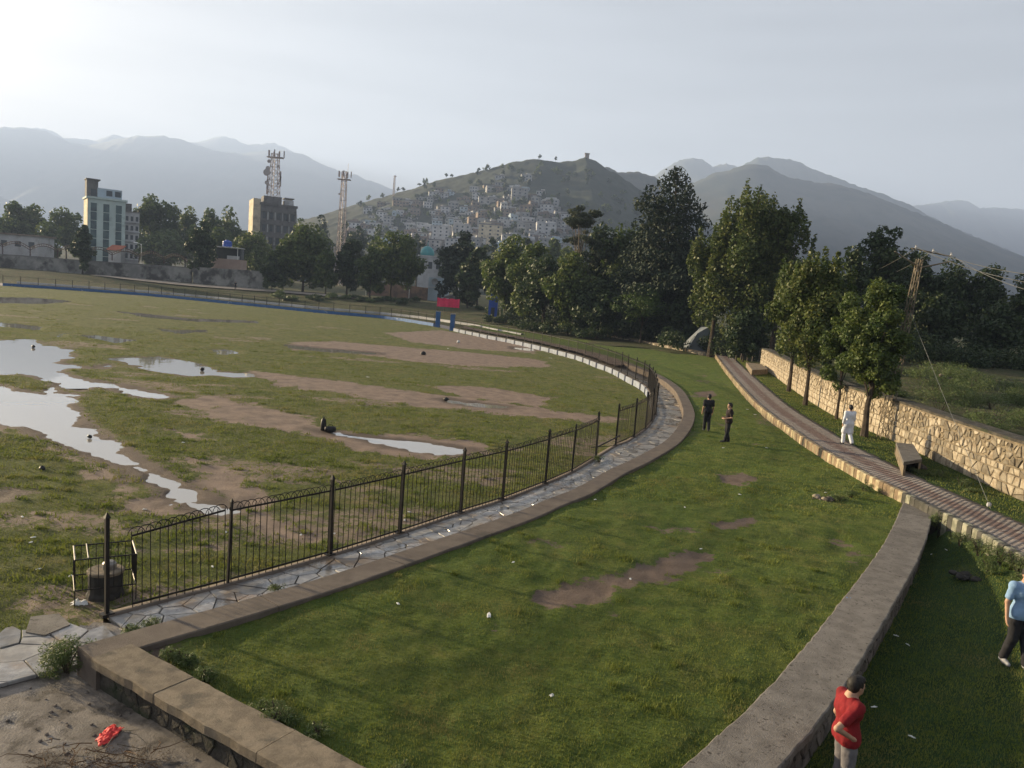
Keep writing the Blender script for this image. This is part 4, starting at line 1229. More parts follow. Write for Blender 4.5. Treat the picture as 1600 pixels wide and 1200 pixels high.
if b_ is not None:
    tp = atY(615, 274, b_[1])
    lattice_mast('distant thin mast on the misty hill shoulder', (b_[0], b_[1], b_[2] - 1), tp[2] - b_[2] + 1, 2.2, 1.6, 8, 'steel_pale', 0.16, [(1, 0.95, 0.9)], 0, False)

# mosque with teal dome
Y0 = 300
c_ = atY(665, 393, Y0); rd = 11 / F * Y0
x0, x1, z0, z1 = px_rect(655, 692, 402, 430, Y0 + 3)
zg = float(gz(np.array(x0), np.array(float(Y0))))
base = ((x0 + x1) / 2, Y0 + 6, zg)
t_ = thing('mosque', 'white mosque with a round teal dome behind the trees', 'mosque', base)
W = x1 - x0
MB().box((0, 0, (z1 - zg) / 2), (W, 12, z1 - zg)).build('wall', 'plaster_white', t_)
for i in range(3): add_window(t_, (i + 0.5) / 3 * W - W / 2, -6.05, z1 - zg - 3.2, 1.5, 2.6)
MB().box((0, 0, z1 - zg + 0.25), (W + 0.6, 12.6, 0.5)).build('cornice', 'plaster_white', t_)
dm = MB().lathe((c_[0] - base[0], 0, z1 - zg + 0.5), [(rd * 0.97, -0.2), (rd, rd * 0.35)] + [(rd * math.cos(a), rd * 0.35 + rd * 1.05 * math.sin(a)) for a in np.linspace(0.12, 1.5, 9)] + [(0.15, rd * 1.45)], 28).build('dome', 'dome_teal', t_, sm=True)
MB().lathe((c_[0] - base[0], 0, z1 - zg + 0.5 + rd * 1.42), [(0.12, 0), (0.25, 0.5), (0.1, 0.8), (0.2, 1.1), (0.03, 1.7)], 8).build('finial', 'dome_teal', dm)
MB().box((-W * 0.42, 4, z1 - zg + 2.0), (2.5, 2.5, 4)).build('corner_turret', 'plaster_cream', t_)

# low white house with a satellite dish, brick wall, lean-to by the far gate
Y0 = 205
x0, x1, z0, z1 = px_rect(669, 699, 434, 466, Y0)
zg = float(gz(np.array(x0), np.array(float(Y0))))
base = ((x0 + x1) / 2, Y0 + 3, zg); W = x1 - x0; Hh = z1 - zg
t_ = thing('small_house', 'low pale blue house with satellite dish by the brick wall', 'house', base)
MB().box((0, 0, Hh / 2), (W, 6, Hh)).build('wall', 'plaster_blue', t_)
MB().box((0, 0, Hh * 0.58), (W + 0.3, 6.4, 0.25)).build('floor_band', 'plaster_white', t_)
link('door', win_mesh(1.0, 2.0), t_, (W * 0.1, -3.0, 1.0)); add_window(t_, W * 0.3, -3.0, 1.6, 0.8, 1.0)
n = 12; V = [(-0.8 + 0.9 * math.cos(6.283 * i / n), -3.6, Hh - 1.1 + 0.9 * math.sin(6.283 * i / n)) for i in range(n)] + [(-0.8, -3.2, Hh - 1.1)]
MB().add(V, [(i, (i + 1) % n, n) for i in range(n)]).tube((-0.8, -3.2, Hh - 1.1), (-0.8, -2.9, Hh - 1.4), 0.06).build('dish', 'plaster_grey', t_)
def wall_px(name, label, pts, Y0_, Y1_, mat, th=0.35, cat='wall', coping=None, posts=0):
    """wall through top/bottom pixel pairs, its distance running from Y0_ to Y1_"""
    n = len(pts); P = []
    for i, (x, yt, yb) in enumerate(pts):
        Yi = Y0_ + (Y1_ - Y0_) * i / (n - 1)
        a = atY(x, yt, Yi); P.append((a[0], Yi, a[2], atY(x, yb, Yi)[2]))
    base = (P[n // 2][0], P[n // 2][1], float(gz(np.array(P[n // 2][0]), np.array(P[n // 2][1]))))
    t_ = thing(name, label, cat, base)
    for i in range(n - 1):
        a, b_ = P[i], P[i + 1]
        ga = float(gz(np.array(a[0]), np.array(a[1]))) - 0.6; gb = float(gz(np.array(b_[0]), np.array(b_[1]))) - 0.6
        V = [(a[0], a[1], ga), (b_[0], b_[1], gb), (b_[0], b_[1], b_[2]), (a[0], a[1], a[2]), (a[0], a[1] + th, ga), (b_[0], b_[1] + th, gb), (b_[0], b_[1] + th, b_[2]), (a[0], a[1] + th, a[2])]
        obj_np('wall_section', V, [(0, 1, 2, 3), (5, 4, 7, 6), (3, 2, 6, 7), (0, 3, 7, 4), (1, 5, 6, 2)], mat, t_, off=base)
        if coping:
            V = [(a[0], a[1] - 0.1, a[2] + 0.005), (b_[0], b_[1] - 0.1, b_[2] + 0.005), (b_[0], b_[1] - 0.1, b_[2] + 0.22), (a[0], a[1] - 0.1, a[2] + 0.22)]
            V += [(p[0], p[1] + th + 0.2, p[2]) for p in V]
            obj_np('coping', V, [(0, 1, 2, 3), (5, 4, 7, 6), (3, 2, 6, 7), (0, 3, 7, 4), (1, 5, 6, 2), (4, 5, 1, 0)], coping, t_, off=base)
    return t_, P, base
wall_px('brick_wall', 'patched brick wall below the teal dome', [(575, 439, 463), (605, 443, 466), (630, 445, 469), (660, 449, 471), (690, 452, 473)], 215, 205, 'brick_wall')
lw_, LP, lbase = wall_px('boundary_wall', 'long stained plaster wall below the arched railing', [(-160, 383, 405), (-60, 392, 414), (0, 398, 420), (60, 402, 424), (120, 407, 428), (180, 411, 432), (240, 415, 436), (300, 419, 440)], 200, 196, 'stained_wall', coping='roof_grey')
wall_px('dark_wall', 'dark stained wall with doorways right of the pink shed', [(302, 417, 440), (335, 419, 442), (370, 421, 444), (414, 424, 448)], 195, 192, 'stained_wall')

# arched railing on the boundary wall
ar = thing('arched_railing', 'row of rusty metal arches standing on the stained wall', 'railing', lbase)
apx = [(-128, 397), (-84, 400), (-40, 402), (4, 403), (47, 405), (90, 407), (133, 410), (175, 412), (217, 415), (256, 417), (293, 419)]
ytop = [366, 369, 372, 376, 381, 384, 386, 389, 392, 396, 400]
AP = []
for i, ((x, yb), yt) in enumerate(zip(apx, ytop)):
    Yi = 200.3 - 4 * (x + 160) / 460
    a = atY(x, yb - 5, Yi); b_ = atY(x, yt + 8, Yi)
    AP.append((a[0], Yi, a[2], b_[2]))
    MB().tube((a[0], Yi, a[2]), (a[0], Yi, b_[2] + 0.3), 0.13, n=5).build('post', 'rust_arch', ar, lbase)
for a, b_ in zip(AP[:-1], AP[1:]):
    mb = MB(); n = 13; up_ = []; lo_ = []
    for i in range(n):
        f_ = i / (n - 1); x_ = a[0] + (b_[0] - a[0]) * f_; y_ = a[1] + (b_[1] - a[1]) * f_; z_ = a[3] + (b_[3] - a[3]) * f_
        hgt = math.sin(math.pi * f_) * 1.25
        up_.append((x_, y_, z_ + hgt + 0.28)); lo_.append((x_, y_, z_ + hgt - 0.28))
    mb.path(up_, 0.085, 4); mb.path(lo_, 0.085, 4)
    for i in range(n): mb.tube(lo_[i], up_[i], 0.05, n=4)
    mb.build('arch', 'rust_arch', ar, lbase)
    mb = MB()
    for i in range(1, 24):
        f_ = i / 24; x_ = a[0] + (b_[0] - a[0]) * f_; y_ = a[1] + (b_[1] - a[1]) * f_
        mb.tube((x_, y_, a[2] - 0.2), (x_, y_, a[3] + (b_[3] - a[3]) * f_ + math.sin(math.pi * f_) * 1.25 - 0.28), 0.018, n=3, cap=False)
    tag(mb.build('bars', 'rust_arch', ar, lbase), kind='stuff')

# pink shed with white awning and blue tank
Y0 = 202
x0, x1, z0, z1 = px_rect(322, 374, 404, 420, Y0); zg = float(gz(np.array(x0), np.array(float(Y0))))
base = ((x0 + x1) / 2, Y0 + 3, zg); W = x1 - x0; Hh = z1 - zg
pbr('pink_plaster', (0.45, 0.34, 0.29), (0.38, 0.28, 0.24), 0.4, 0.9)
t_ = thing('roadside_shed', 'pinkish shed with a white corrugated awning and dark opening', 'shed', base)
MB().box((0, 0, Hh / 2), (W, 5, Hh)).build('wall', 'pink_plaster', t_)
MB().box((0.3, 1.2, Hh + 1.4), (W * 0.75, 2.5, 2.8)).build('dark_opening', 'window_glass', t_)
aw = MB(); n = 9
for i in range(n): aw.box((-W * 0.12 + W * 0.78 * (i + 0.5) / n - W * 0.18, -1.0, Hh + 3.0 + 0.06 * (i % 2)), (W * 0.78 / n * 0.98, 4.5, 0.16))
aw.build('awning', 'steel_white', t_)
for s_ in (-0.28, 0.42): MB().tube((W * s_, -2.6, Hh), (W * s_, -2.6, Hh + 3.0), 0.09).build('post', 'steel_white', t_)
MB().box((W * 0.28, -2.3, Hh + 0.45), (W * 0.36, 0.4, 0.9)).build('parapet', 'plaster_white', t_)
p_ = atY(347, 384, Y0)
tank = MB().lathe((0, 0, 0), [(1.15, 0), (1.2, 0.3), (1.12, 0.4), (1.2, 0.5), (1.2, 0.9), (1.12, 1.0), (1.2, 1.1), (1.15, 1.4), (0.5, 1.65), (0.45, 1.8), (0.1, 1.82)], 14).build('water_tank', 'tank_blue', sm=False)
tank.location = (float(p_[0]), Y0 + 3.6, float(zg + Hh + 3.2)); tag(tank, 'blue plastic water tank on the roof of the pink shed', 'tank')
# white garden building behind the far-left wall
x0, x1, z0, z1 = px_rect(-90, 60, 364, 400, 235); zg = float(gz(np.array(x0), np.array(235.0)))
base = ((x0 + x1) / 2, 239, zg)
t_ = thing('long_white_hall', 'long low white hall behind the arched railing', 'building', base)
MB().box((0, 0, (z1 - zg) / 2), (x1 - x0, 8, z1 - zg)).build('wall', 'plaster_white', t_); MB().box((0, 0, z1 - zg + 0.2), (x1 - x0 + 1, 9, 0.4)).build('roof', 'plaster_brown', t_)
for i in range(7): add_window(t_, (i + 0.5) / 7 * (x1 - x0) - (x1 - x0) / 2, -4.0, z1 - zg - 2.6, 1.8, 1.6)
# orange awning in front of the mint block
p_ = atY(178, 385, 262)
t_ = thing('orange_kiosk', 'small kiosk with orange red awning below the mint block', 'kiosk', (p_[0], 264, float(gz(np.array(p_[0]), np.array(264.0)))))
zt_ = p_[2] - t_.location.z
MB().box((0, 0, zt_ / 2 - 0.5), (4.2, 3, zt_ - 1)).build('wall', 'plaster_white', t_)
MB().add([(-2.6, -2.4, zt_ - 1.2), (2.6, -2.4, zt_ - 1.2), (2.4, 1.6, zt_ + 0.6), (-2.4, 1.6, zt_ + 0.6), (-2.6, -2.4, zt_ - 1.35), (2.6, -2.4, zt_ - 1.35), (2.4, 1.6, zt_ + 0.45), (-2.4, 1.6, zt_ + 0.45)], [(0, 1, 2, 3), (7, 6, 5, 4), (4, 5, 1, 0), (1, 5, 6, 2), (3, 2, 6, 7), (0, 3, 7, 4)]).build('awning', 'orange_awning', t_)

# street lamps
def lamp(px, yt, Y, label, two=False, h=None):
    a = atY(px, yt, Y); g = float(gz(np.array(a[0]), np.array(float(Y)))); H_ = a[2] - g
    t_ = thing('street_lamp', label, 'lamp', (a[0], Y, g), group='street lamps round the ground')
    MB().tube((0, 0, -0.3), (0, 0, H_), 0.10, 0.06, 6).build('pole', 'steel_white', t_)
    MB().path([(0, 0, H_ - 0.3), (-0.5, 0, H_ + 0.05), (-1.3, 0, H_ + 0.15)], 0.05, 5).build('arm', 'steel_white', t_)
    MB().add([(-2.0, -0.3, H_ + 0.1), (-0.9, -0.3, H_ + 0.02), (-0.9, 0.3, H_ + 0.02), (-2.0, 0.3, H_ + 0.1), (-1.9, -0.2, H_ + 0.42), (-1.0, -0.2, H_ + 0.32), (-1.0, 0.2, H_ + 0.32), (-1.9, 0.2, H_ + 0.42)], [(3, 2, 1, 0), (4, 5, 6, 7), (0, 1, 5, 4), (1, 2, 6, 5), (2, 3, 7, 6), (3, 0, 4, 7)]).build('lamp_head', 'steel_white', t_)
lamp(221, 381, 198.5, 'street lamp behind the arched railing near the mint block')
lamp(641, 430, 204, 'thin lamp post in front of the patched brick wall')
lamp(718, 431, 196, 'thin lamp post beside the dark trees right of the blue house')
lamp(573, 433, 200, 'thin lamp post at the sunlit end of the brick wall')
# pink cloth screen and slate lean-to behind it
Y0 = 157
x0, x1, z0, z1 = px_rect(683, 718, 466, 480, Y0); zg = float(gz(np.array(x0), np.array(float(Y0))))
base = ((x0 + x1) / 2, Y0, zg)
t_ = thing('cloth_screen', 'bright pink cloth screen stretched between poles beyond the gate', 'screen', base)
W = x1 - x0; Hh = z1 - zg; Hb = max(0.15, z0 - zg)
for i in range(3):
    n = 9; V = []
    for r_ in range(2):
        for j in range(n):
            f_ = j / (n - 1); V.append((-W / 2 + W * (i + f_) / 3, 0.08 * math.sin(f_ * 9 + i), Hb if r_ == 0 else Hh - 0.12 * math.sin(math.pi * f_)))
    V += [(a, b + 0.03, c) for a, b, c in V]
    k = 2 * n
    Fs = [(j, j + 1, n + j + 1, n + j) for j in range(n - 1)] + [(k + n + j, k + n + j + 1, k + j + 1, k + j) for j in range(n - 1)]
    obj_np('cloth_panel', V, Fs, 'pink_cloth', t_)
for i in range(4): MB().tube((-W / 2 + W * i / 3, 0.12, -0.3), (-W / 2 + W * i / 3, 0.12, Hh + 0.15), 0.05, n=5).build('pole', 'black_iron', t_)
a = atY(708, 462, 186); zg = float(gz(np.array(a[0]), np.array(186.0)))
t_ = thing('lean_to', 'dark slate coloured lean-to roof behind the pink screen', 'shelter', (a[0], 188, zg))
hh = a[2] - zg
MB().add([(-2.4, -1.8, hh - 0.5), (1.9, -1.8, hh - 0.8), (2.6, 1.6, hh + 0.9), (-1.2, 1.6, hh + 0.2), (-2.4, -1.8, hh - 0.62), (1.9, -1.8, hh - 0.92), (2.6, 1.6, hh + 0.78), (-1.2, 1.6, hh + 0.08)], [(0, 1, 2, 3), (7, 6, 5, 4), (4, 5, 1, 0), (1, 5, 6, 2), (3, 2, 6, 7), (0, 3, 7, 4)]).build('roof', 'grey_concrete', t_)
for x_, y_ in ((-2.2, -1.6), (1.8, -1.6), (2.3, 1.4), (-1.1, 1.4)): MB().tube((x_, y_, -0.2), (x_, y_, hh - 0.6), 0.07, n=5).build('post', 'black_iron', t_)
a = atY(771, 470, 150); zg = float(gz(np.array(a[0]), np.array(150.0)))
t_ = thing('blue_cabin', 'small blue cabin half hidden at the edge of the trees', 'cabin', (a[0], 151, zg))
hh = atY(771, 459, 150)[2] - zg
MB().box((0, 0, hh / 2), (1.7, 1.6, hh)).build('wall', 'tank_blue', t_); MB().box((0, 0, hh + 0.06), (2.0, 1.9, 0.12)).build('roof', 'plaster_blue', t_); link('door', win_mesh(0.7, 1.8), t_, (0, -0.8, 0.95))
# pale tarpaulin tent among the trees
c_ = at(1098, 548, 0.2); Yt = 99
a = atY(1100, 510, Yt); b_ = atY(1128, 540, Yt); a0 = atY(1068, 540, Yt); zg = 0.1
t_ = thing('tarpaulin_tent', 'pale tarpaulin tent in the shade between the trees', 'tent', (a[0], Yt, zg))
hh = a[2] - zg
V = [(a0[0] - a[0], -2, 0), (b_[0] - a[0], -2, 0), (0.2, -1.5, hh), (a0[0] - a[0], 3, 0), (b_[0] - a[0], 3, 0), (0.2, 2.6, hh * 0.95), (-1.2, -1.8, hh * 0.72), (1.1, -1.8, hh * 0.6)]
MB().add(V, [(0, 1, 7, 2, 6), (3, 5, 4), (0, 6, 2, 5, 3), (1, 4, 5, 2, 7)]).build('canopy', 'tarp_pale', t_)
MB().tube((0.2, -1.45, 0), (0.2, -1.45, hh), 0.04).build('pole', 'black_iron', t_)
# tapped tree stakes at the far end of the low wall
for px in (781, 787):
    a = atY(px, 483, 143); b_ = atY(px + 1, 499, 143)
    tag(MB().path([(b_[0], 143, -0.1), (a[0] * 0.5 + b_[0] * 0.5, 143.1, (a[2] + b_[2]) / 2), (a[0], 143, a[2])], [0.13, 0.11, 0.09], 6).build('pale_post', 'plaster_cream', recenter=True), 'short pale wooden post at the far end of the low wall', 'post', 'pale posts by the low wall')
# dusty track along the wall foot
V, Fs = strip(Line([atY(150, 432, 190)[:2], atY(300, 441, 187)[:2], atY(420, 448, 184)[:2], atY(520, 456, 178)[:2], atY(620, 466, 172)[:2]], 1.0), 0, 75, [(-2.2, 0), (0, 0), (2.2, 0)], 1.5)
V[:, 2] = gz(V[:, 0], V[:, 1]) + 0.22
pbr('dust', (0.30, 0.26, 0.22), (0.22, 0.19, 0.16), 0.6, 0.95)
tag(obj_np('dirt_track', V, Fs[:, ::-1], 'dust', sm=True), 'dusty track along the foot of the stained wall', kind='structure')

# ------------------------------------------------------------------ haze over the valley
XM, YM0, YM1, ZT = 5350, -5400, 6400, 985
mt = bpy.data.materials.new('haze'); mt.use_nodes = True; nt = mt.node_tree; nt.nodes.clear()
out = nt.nodes.new('ShaderNodeOutputMaterial'); pv = nt.nodes.new('ShaderNodeVolumePrincipled')
pv.inputs['Color'].default_value = (0.45, 0.60, 0.98, 1); pv.inputs['Density'].default_value = HAZE_DENSITY; pv.inputs['Anisotropy'].default_value = 0.15
nt.links.new(pv.outputs[0], out.inputs['Volume'])
o = MB().box((0, (YM0 + YM1) / 2, (ZT - 4) / 2), (2 * XM, YM1 - YM0, ZT + 4)).build('haze', mt)
tag(o, 'thin even morning haze filling the valley', kind='stuff')
# ------------------------------------------------------------------ iron fence round the field
def curve_bar_mesh(pts, r, n=5):
    mb = MB(); mb.path(pts, r, n); return mesh_np('piece', mb.v, mb.f, 'black_iron')
BAR_H = 1.50
bar_m = mesh_np('bar', *(lambda m_: (m_.v, m_.f))(MB().tube((0, 0, 0.03), (0, 0, BAR_H), 0.0085, n=5).tube((0, 0, BAR_H), (0, 0, BAR_H + 0.07), 0.011, 0.002, n=5)), 'black_iron')
hoop_m = curve_bar_mesh([(0.15 * math.cos(a), 0, 0.135 * math.sin(a)) for a in np.linspace(0, math.pi, 9)], 0.008, 4)
pm = MB().box((0, 0, 0.86), (0.064, 0.064, 1.74)); pm.add([(-0.05, -0.05, 1.73), (0.05, -0.05, 1.73), (0.05, 0.05, 1.73), (-0.05, 0.05, 1.73), (0, 0, 1.84)], [(0, 1, 4), (1, 2, 4), (2, 3, 4), (3, 0, 4), (3, 2, 1, 0)]); pm.box((0, 0, 0.02), (0.2, 0.16, 0.06))
post_m = mesh_np('post', pm.v, pm.f, 'black_iron')
tm = MB().box((0, 0, 0.82), (0.045, 0.045, 1.66)).add([(-0.03, -0.03, 1.65), (0.03, -0.03, 1.65), (0.03, 0.03, 1.65), (-0.03, 0.03, 1.65), (0, 0, 1.73)], [(0, 1, 4), (1, 2, 4), (2, 3, 4), (3, 0, 4)])
thin_m = mesh_np('post', tm.v, tm.f, 'black_iron')

def rz(v): return float(math.atan2(v[1], v[0]))

near_fence = thing('iron_fence', 'black iron railing with hooped top along the near side of the flagstone path', 'fence', (*RING.p(9.0), Z_PATH))
nb = np.array([*RING.p(9.0), Z_PATH])
post_s = [ring_s(at(x, y, Z_PATH)) for x, y in ((167, 962), (360, 912), (510, 870), (628, 833), (718, 803), (788, 781), (850, 757), (895, 737), (930, 716))]
rg = random.Random(31)
def fence_panel(parent, pb, s0, s1, lean=0.0, sag=0.0, hoops=True, single=True, shift=0.0, s_in0=0.05, s_in1=0.05, zb=Z_PATH):
    a = np.array([*RING.p(s0), zb]); b_ = np.array([*RING.p(s1), zb])
    d = b_ - a; L_ = np.linalg.norm(d); ux = d / L_
    pn = bpy.data.objects.new('panel', None); COL.objects.link(pn); pn.parent = parent
    pn.location = [float(v) for v in (a - pb)]
    pn.rotation_euler = (lean, 0, rz(ux))
    # rails
    fr = MB()
    fr.box(((L_ + s_in0 - s_in1) / 2, 0, 0.10), (L_ - s_in0 - s_in1, 0.014, 0.035))
    fr.v = [(x, y, z) for x, y, z in fr.v]
    me = MB()
    top0, top1 = BAR_H - 0.02 - sag, BAR_H - 0.02
    me.add([(s_in0, -0.008, top0 - 0.018), (L_ - s_in1, -0.008, top1 - 0.018), (L_ - s_in1, 0.008, top1 - 0.018), (s_in0, 0.008, top0 - 0.018), (s_in0, -0.008, top0 + 0.018), (L_ - s_in1, -0.008, top1 + 0.018), (L_ - s_in1, 0.008, top1 + 0.018), (s_in0, 0.008, top0 + 0.018)], [(3, 2, 1, 0), (4, 5, 6, 7), (0, 1, 5, 4), (1, 2, 6, 5), (2, 3, 7, 6), (3, 0, 4, 7)])
    fr.build('bottom_rail', 'black_iron', pn); me.build('top_rail', 'black_iron', pn)
    n = max(4, int(round((L_ - s_in0 - s_in1) / 0.148)))
    xs = np.linspace(s_in0 + 0.02, L_ - s_in1 - 0.02, n)
    if single:
        for x_ in xs:
            f_ = (x_ - s_in0) / (L_ - s_in0 - s_in1)
            o = link('bar', bar_m, pn, (x_, rg.uniform(-0.004, 0.004), -sag * (1 - f_)))
            o.rotation_euler = (rg.uniform(-0.01, 0.01), rg.uniform(-0.012, 0.012), 0)
        if hoops:
            for x_ in xs[:-1]:
                f_ = (x_ - s_in0) / (L_ - s_in0 - s_in1)
                o = link('hoop', hoop_m, pn, (x_ + 0.075, 0.012 * (1 if rg.random() < 0.5 else -1), BAR_H - 0.01 - sag * (1 - f_)))
                o.rotation_euler = (rg.uniform(-0.08, 0.08), 0, rg.uniform(-0.05, 0.05))
    else:
        mb = MB()
        for x_ in xs:
            mb.tube((x_, 0, 0.03), (x_, 0, BAR_H + 0.05), 0.0085, n=3, cap=False)
        for x_ in xs[:-1:1]:
            pts = [(x_ + 0.075 + 0.13 * math.cos(q_), 0, BAR_H + 0.12 * math.sin(q_)) for q_ in (0, 1.05, 2.1, 3.14)]
            for u_, v_ in zip(pts[:-1], pts[1:]): mb.tube(u_, v_, 0.008, n=3, cap=False)
        tag(mb.build('bars', 'black_iron', pn), kind='stuff')
    return pn
for i, s_ in enumerate(post_s):
    o = link('post', thin_m if i in (1, 7) else post_m, near_fence, np.array([*RING.p(s_), Z_PATH]) - nb)
    o.rotation_euler = (rg.uniform(-0.02, 0.02), rg.uniform(-0.01, 0.03), rz(RING.p(s_ + 0.3) - RING.p(s_ - 0.3)))
for i in range(8):
    # the first panel has come loose from its post and hangs askew
    fence_panel(near_fence, nb, post_s[i], post_s[i + 1], lean=(-0.06 if i == 0 else rg.uniform(-0.02, 0.02)), sag=(0.16 if i == 0 else 0.0), s_in0=(0.42 if i == 0 else 0.05))
MB().tube((0, 0, 0), (0.9, 0.1, 0.12), 0.012, n=4).build('loose_rail', 'black_iron', near_fence).location = [float(v) for v in np.array([*RING.p(post_s[-1] - 0.9), Z_PATH + 0.55]) - nb]
# low concrete plinth under the near fence
V, Fs = strip(RING, 0, S_GATE_R - 1.0, [(-0.10, -1.0), (-0.10, Z_PATH + 0.03), (0.08, Z_PATH + 0.03), (0.10, Z_PATH - 0.1)], 0.5)
obj_np('plinth', V, Fs, 'concrete_kerb', near_fence, off=nb)

# fence round the bend up to the blue gate posts
s_a = ring_s(at(961, 697, Z_PATH))
bend_fence = thing('iron_fence', 'black iron railing sweeping round the bend to the blue gate posts', 'fence', (*RING.p(s_a + 20), Z_PATH))
bb = np.array([*RING.p(s_a + 20), Z_PATH])
np_ = int(round((S_GATE_R - 1.2 - s_a) / 2.7)); ss = np.linspace(s_a, S_GATE_R - 1.2, np_ + 1)
for i, s_ in enumerate(ss):
    o = link('post', post_m if i < 14 else thin_m, bend_fence, np.array([*RING.p(s_), Z_PATH]) - bb)
    o.rotation_euler = (rg.uniform(-0.02, 0.02), rg.uniform(-0.02, 0.02), rz(RING.p(s_ + 0.3) - RING.p(s_ - 0.3)))
for i in range(np_):
    fence_panel(bend_fence, bb, ss[i], ss[i + 1], lean=rg.uniform(-0.02, 0.02), single=i < 5, hoops=True)
MB().tube((0, 0, 0), (1.25, 2.75, 0.04), 0.03, n=5).build('gap_bar', 'black_iron', near_fence).location = [float(v) for v in np.array([*RING.p(post_s[-1] + 0.02), Z_PATH + 0.42]) - nb]

# painted retaining face below the bend fence
lw_ = thing('painted_wall', 'low white painted wall with navy pilasters under the bend fence', 'wall', (*RING.p(s_a + 40), Z_FIELD))
lb_ = np.array([*RING.p(s_a + 40), Z_FIELD])
s0w = ring_s((8.6, 46)) ; i0 = int(np.argmin(np.abs(ss - s0w)))
for i in range(i0, np_):
    for (u0, u1, o0, mat, nm) in ((ss[i] + 0.15, ss[i + 1] - 0.15, -0.17, 'white_paint', 'panel'), (ss[i + 1] - 0.147, ss[i + 1] + 0.147, -0.22, 'navy_paint', 'pilaster')):
        if i == np_ - 1 and nm == 'pilaster': continue
        wall_along(RING, u0, u1, o0, o0 + 0.12, Z_FIELD - 0.4, Z_PATH + 0.02 + (0.03 if nm == 'pilaster' else 0), nm, mat, lw_, lb_, 0.9)
# gate posts
for k, (px, py, s_) in enumerate(((684, 511, S_GATE_L), (711, 517, S_GATE_R))):
    p = np.array([*RING.p(s_), Z_FIELD - 0.2])
    t_ = thing('gate_post', 'square blue gate post at the %s side of the field gate' % ('sunward' if k == 0 else 'treeward'), 'post', p)
    mb = MB().box((0, 0, 1.35), (0.72, 0.72, 2.7)); mb.build('shaft', 'blue_paint', t_)
    MB().box((0, 0, 2.76), (0.80, 0.80, 0.12)).build('cap', 'white_paint', t_)
    MB().box((0, 0, 0.15), (0.86, 0.86, 0.3)).build('base', 'blue_paint', t_)
# far fence on its blue wall
s_b = S_GATE_L + 1.2; s_e = RING.len - 0.5
far_fence = thing('iron_fence', 'long thin iron fence on the blue wall along the far side of the field', 'fence', (*RING.p(s_b + 50), Z_PATH))
fb = np.array([*RING.p(s_b + 50), Z_PATH])
nf = int((s_e - s_b) / 3.05); sf = np.linspace(s_b, s_e, nf + 1)
for s_ in sf:
    o = link('post', thin_m, far_fence, np.array([*RING.p(s_), Z_PATH - 0.02]) - fb); o.scale = (1.6, 1.6, 1.0)
for i in range(nf): fence_panel(far_fence, fb, sf[i], sf[i + 1], single=False)
bw_ = thing('blue_wall', 'low blue painted wall along the far side of the field', 'wall', (*RING.p(s_b + 50), Z_FIELD)); bwb = np.array([*RING.p(s_b + 50), Z_FIELD])
for i in range(nf):
    wall_along(RING, sf[i] + 0.01, sf[i + 1] - 0.01, -0.20 + 0.01 * (i % 2), 0.1, Z_FIELD - 0.4, Z_PATH + 0.06, 'panel', 'blue_paint', bw_, bwb, 1.0)
# concrete rail wall behind the far fence, the pale line beyond the verge
RAIL = Line([RING.o(np.array(s_), np.array(5.5)) for s_ in np.arange(S_GATE_R - 14, RING.len - 1, 4.0)], 1.0)
V = np.concatenate([np.column_stack([RAIL.o(RAIL.S[::2], np.full(len(RAIL.S[::2]), o_)), gz(*RAIL.P[::2].T) + z_]) for o_, z_ in ((-0.2, -0.4), (-0.2, 0.42), (0.2, 0.42), (0.2, -0.4))])
n = len(RAIL.S[::2])
o = obj_np('verge_kerb', V, np.array([(r * n + i, r * n + i + 1, (r + 1) * n + i + 1, (r + 1) * n + i) for r in range(3) for i in range(n - 1)]), 'plaster_grey', recenter=True)
tag(o, 'long pale concrete kerb wall along the verge behind the far fence', 'kerb')

# ------------------------------------------------------------------ cage round the tap stand
c_ = at(163, 930, Z_FIELD)
cg = thing('wire_cage', 'rusty iron cage of thin bars beside the first fence post', 'cage', (c_[0], c_[1], Z_FIELD), 0.55)
pbr('galvanised', (0.30, 0.29, 0.27), (0.18, 0.16, 0.14), 9, 0.5, metal=0.4)
wx, wy, hz = 0.52, 0.42, 0.92
for sx in (-1, 1):
    for sy in (-1, 1):
        MB().tube((sx * wx, sy * wy, -0.1), (sx * wx, sy * wy, hz), 0.011).build('corner_bar', 'black_iron', cg)
for zz, mat in ((hz, 'galvanised'), (0.32, 'galvanised')):
    for sy in (-1, 1): MB().tube((-wx, sy * wy, zz), (wx, sy * wy, zz), 0.013).build('rail', 'black_iron', cg)
    for sx in (-1, 1): MB().tube((sx * wx, -wy, zz), (sx * wx, wy, zz), 0.015).build('rail', mat, cg)
MB().tube((-0.3, -wy, hz + 0.02), (-0.3, wy, hz + 0.02), 0.011).build('rail', 'galvanised', cg)
for x_ in np.linspace(-wx, wx, 9)[1:-1]:
    for sy in (-1, 1): MB().tube((x_, sy * wy, 0.3), (x_, sy * wy, hz), 0.007, n=4).build('bar', 'black_iron', cg)
for y_ in np.linspace(-wy, wy, 7)[1:-1]:
    for sx in (-1, 1): MB().tube((sx * wx, y_, 0.3), (sx * wx, y_, hz), 0.007, n=4).build('bar', 'black_iron', cg)
pbr('drum_dark', (0.05, 0.045, 0.04), (0.03, 0.028, 0.026), 5, 0.9)
dr = thing('pump_stand', 'dark round concrete pump stand with a pale lid inside the cage', 'pump', (c_[0] + 0.02, c_[1], Z_FIELD))
MB().lathe((0, 0, 0), [(0.36, -0.1), (0.34, 0.05), (0.31, 0.12), (0.31, 0.46), (0.29, 0.48)], 18).build('drum', 'drum_dark', dr, sm=False)
MB().lathe((0, 0, 0.48), [(0.335, 0.0), (0.335, 0.045), (0.31, 0.06)], 18).build('lid', 'old_cap', dr)
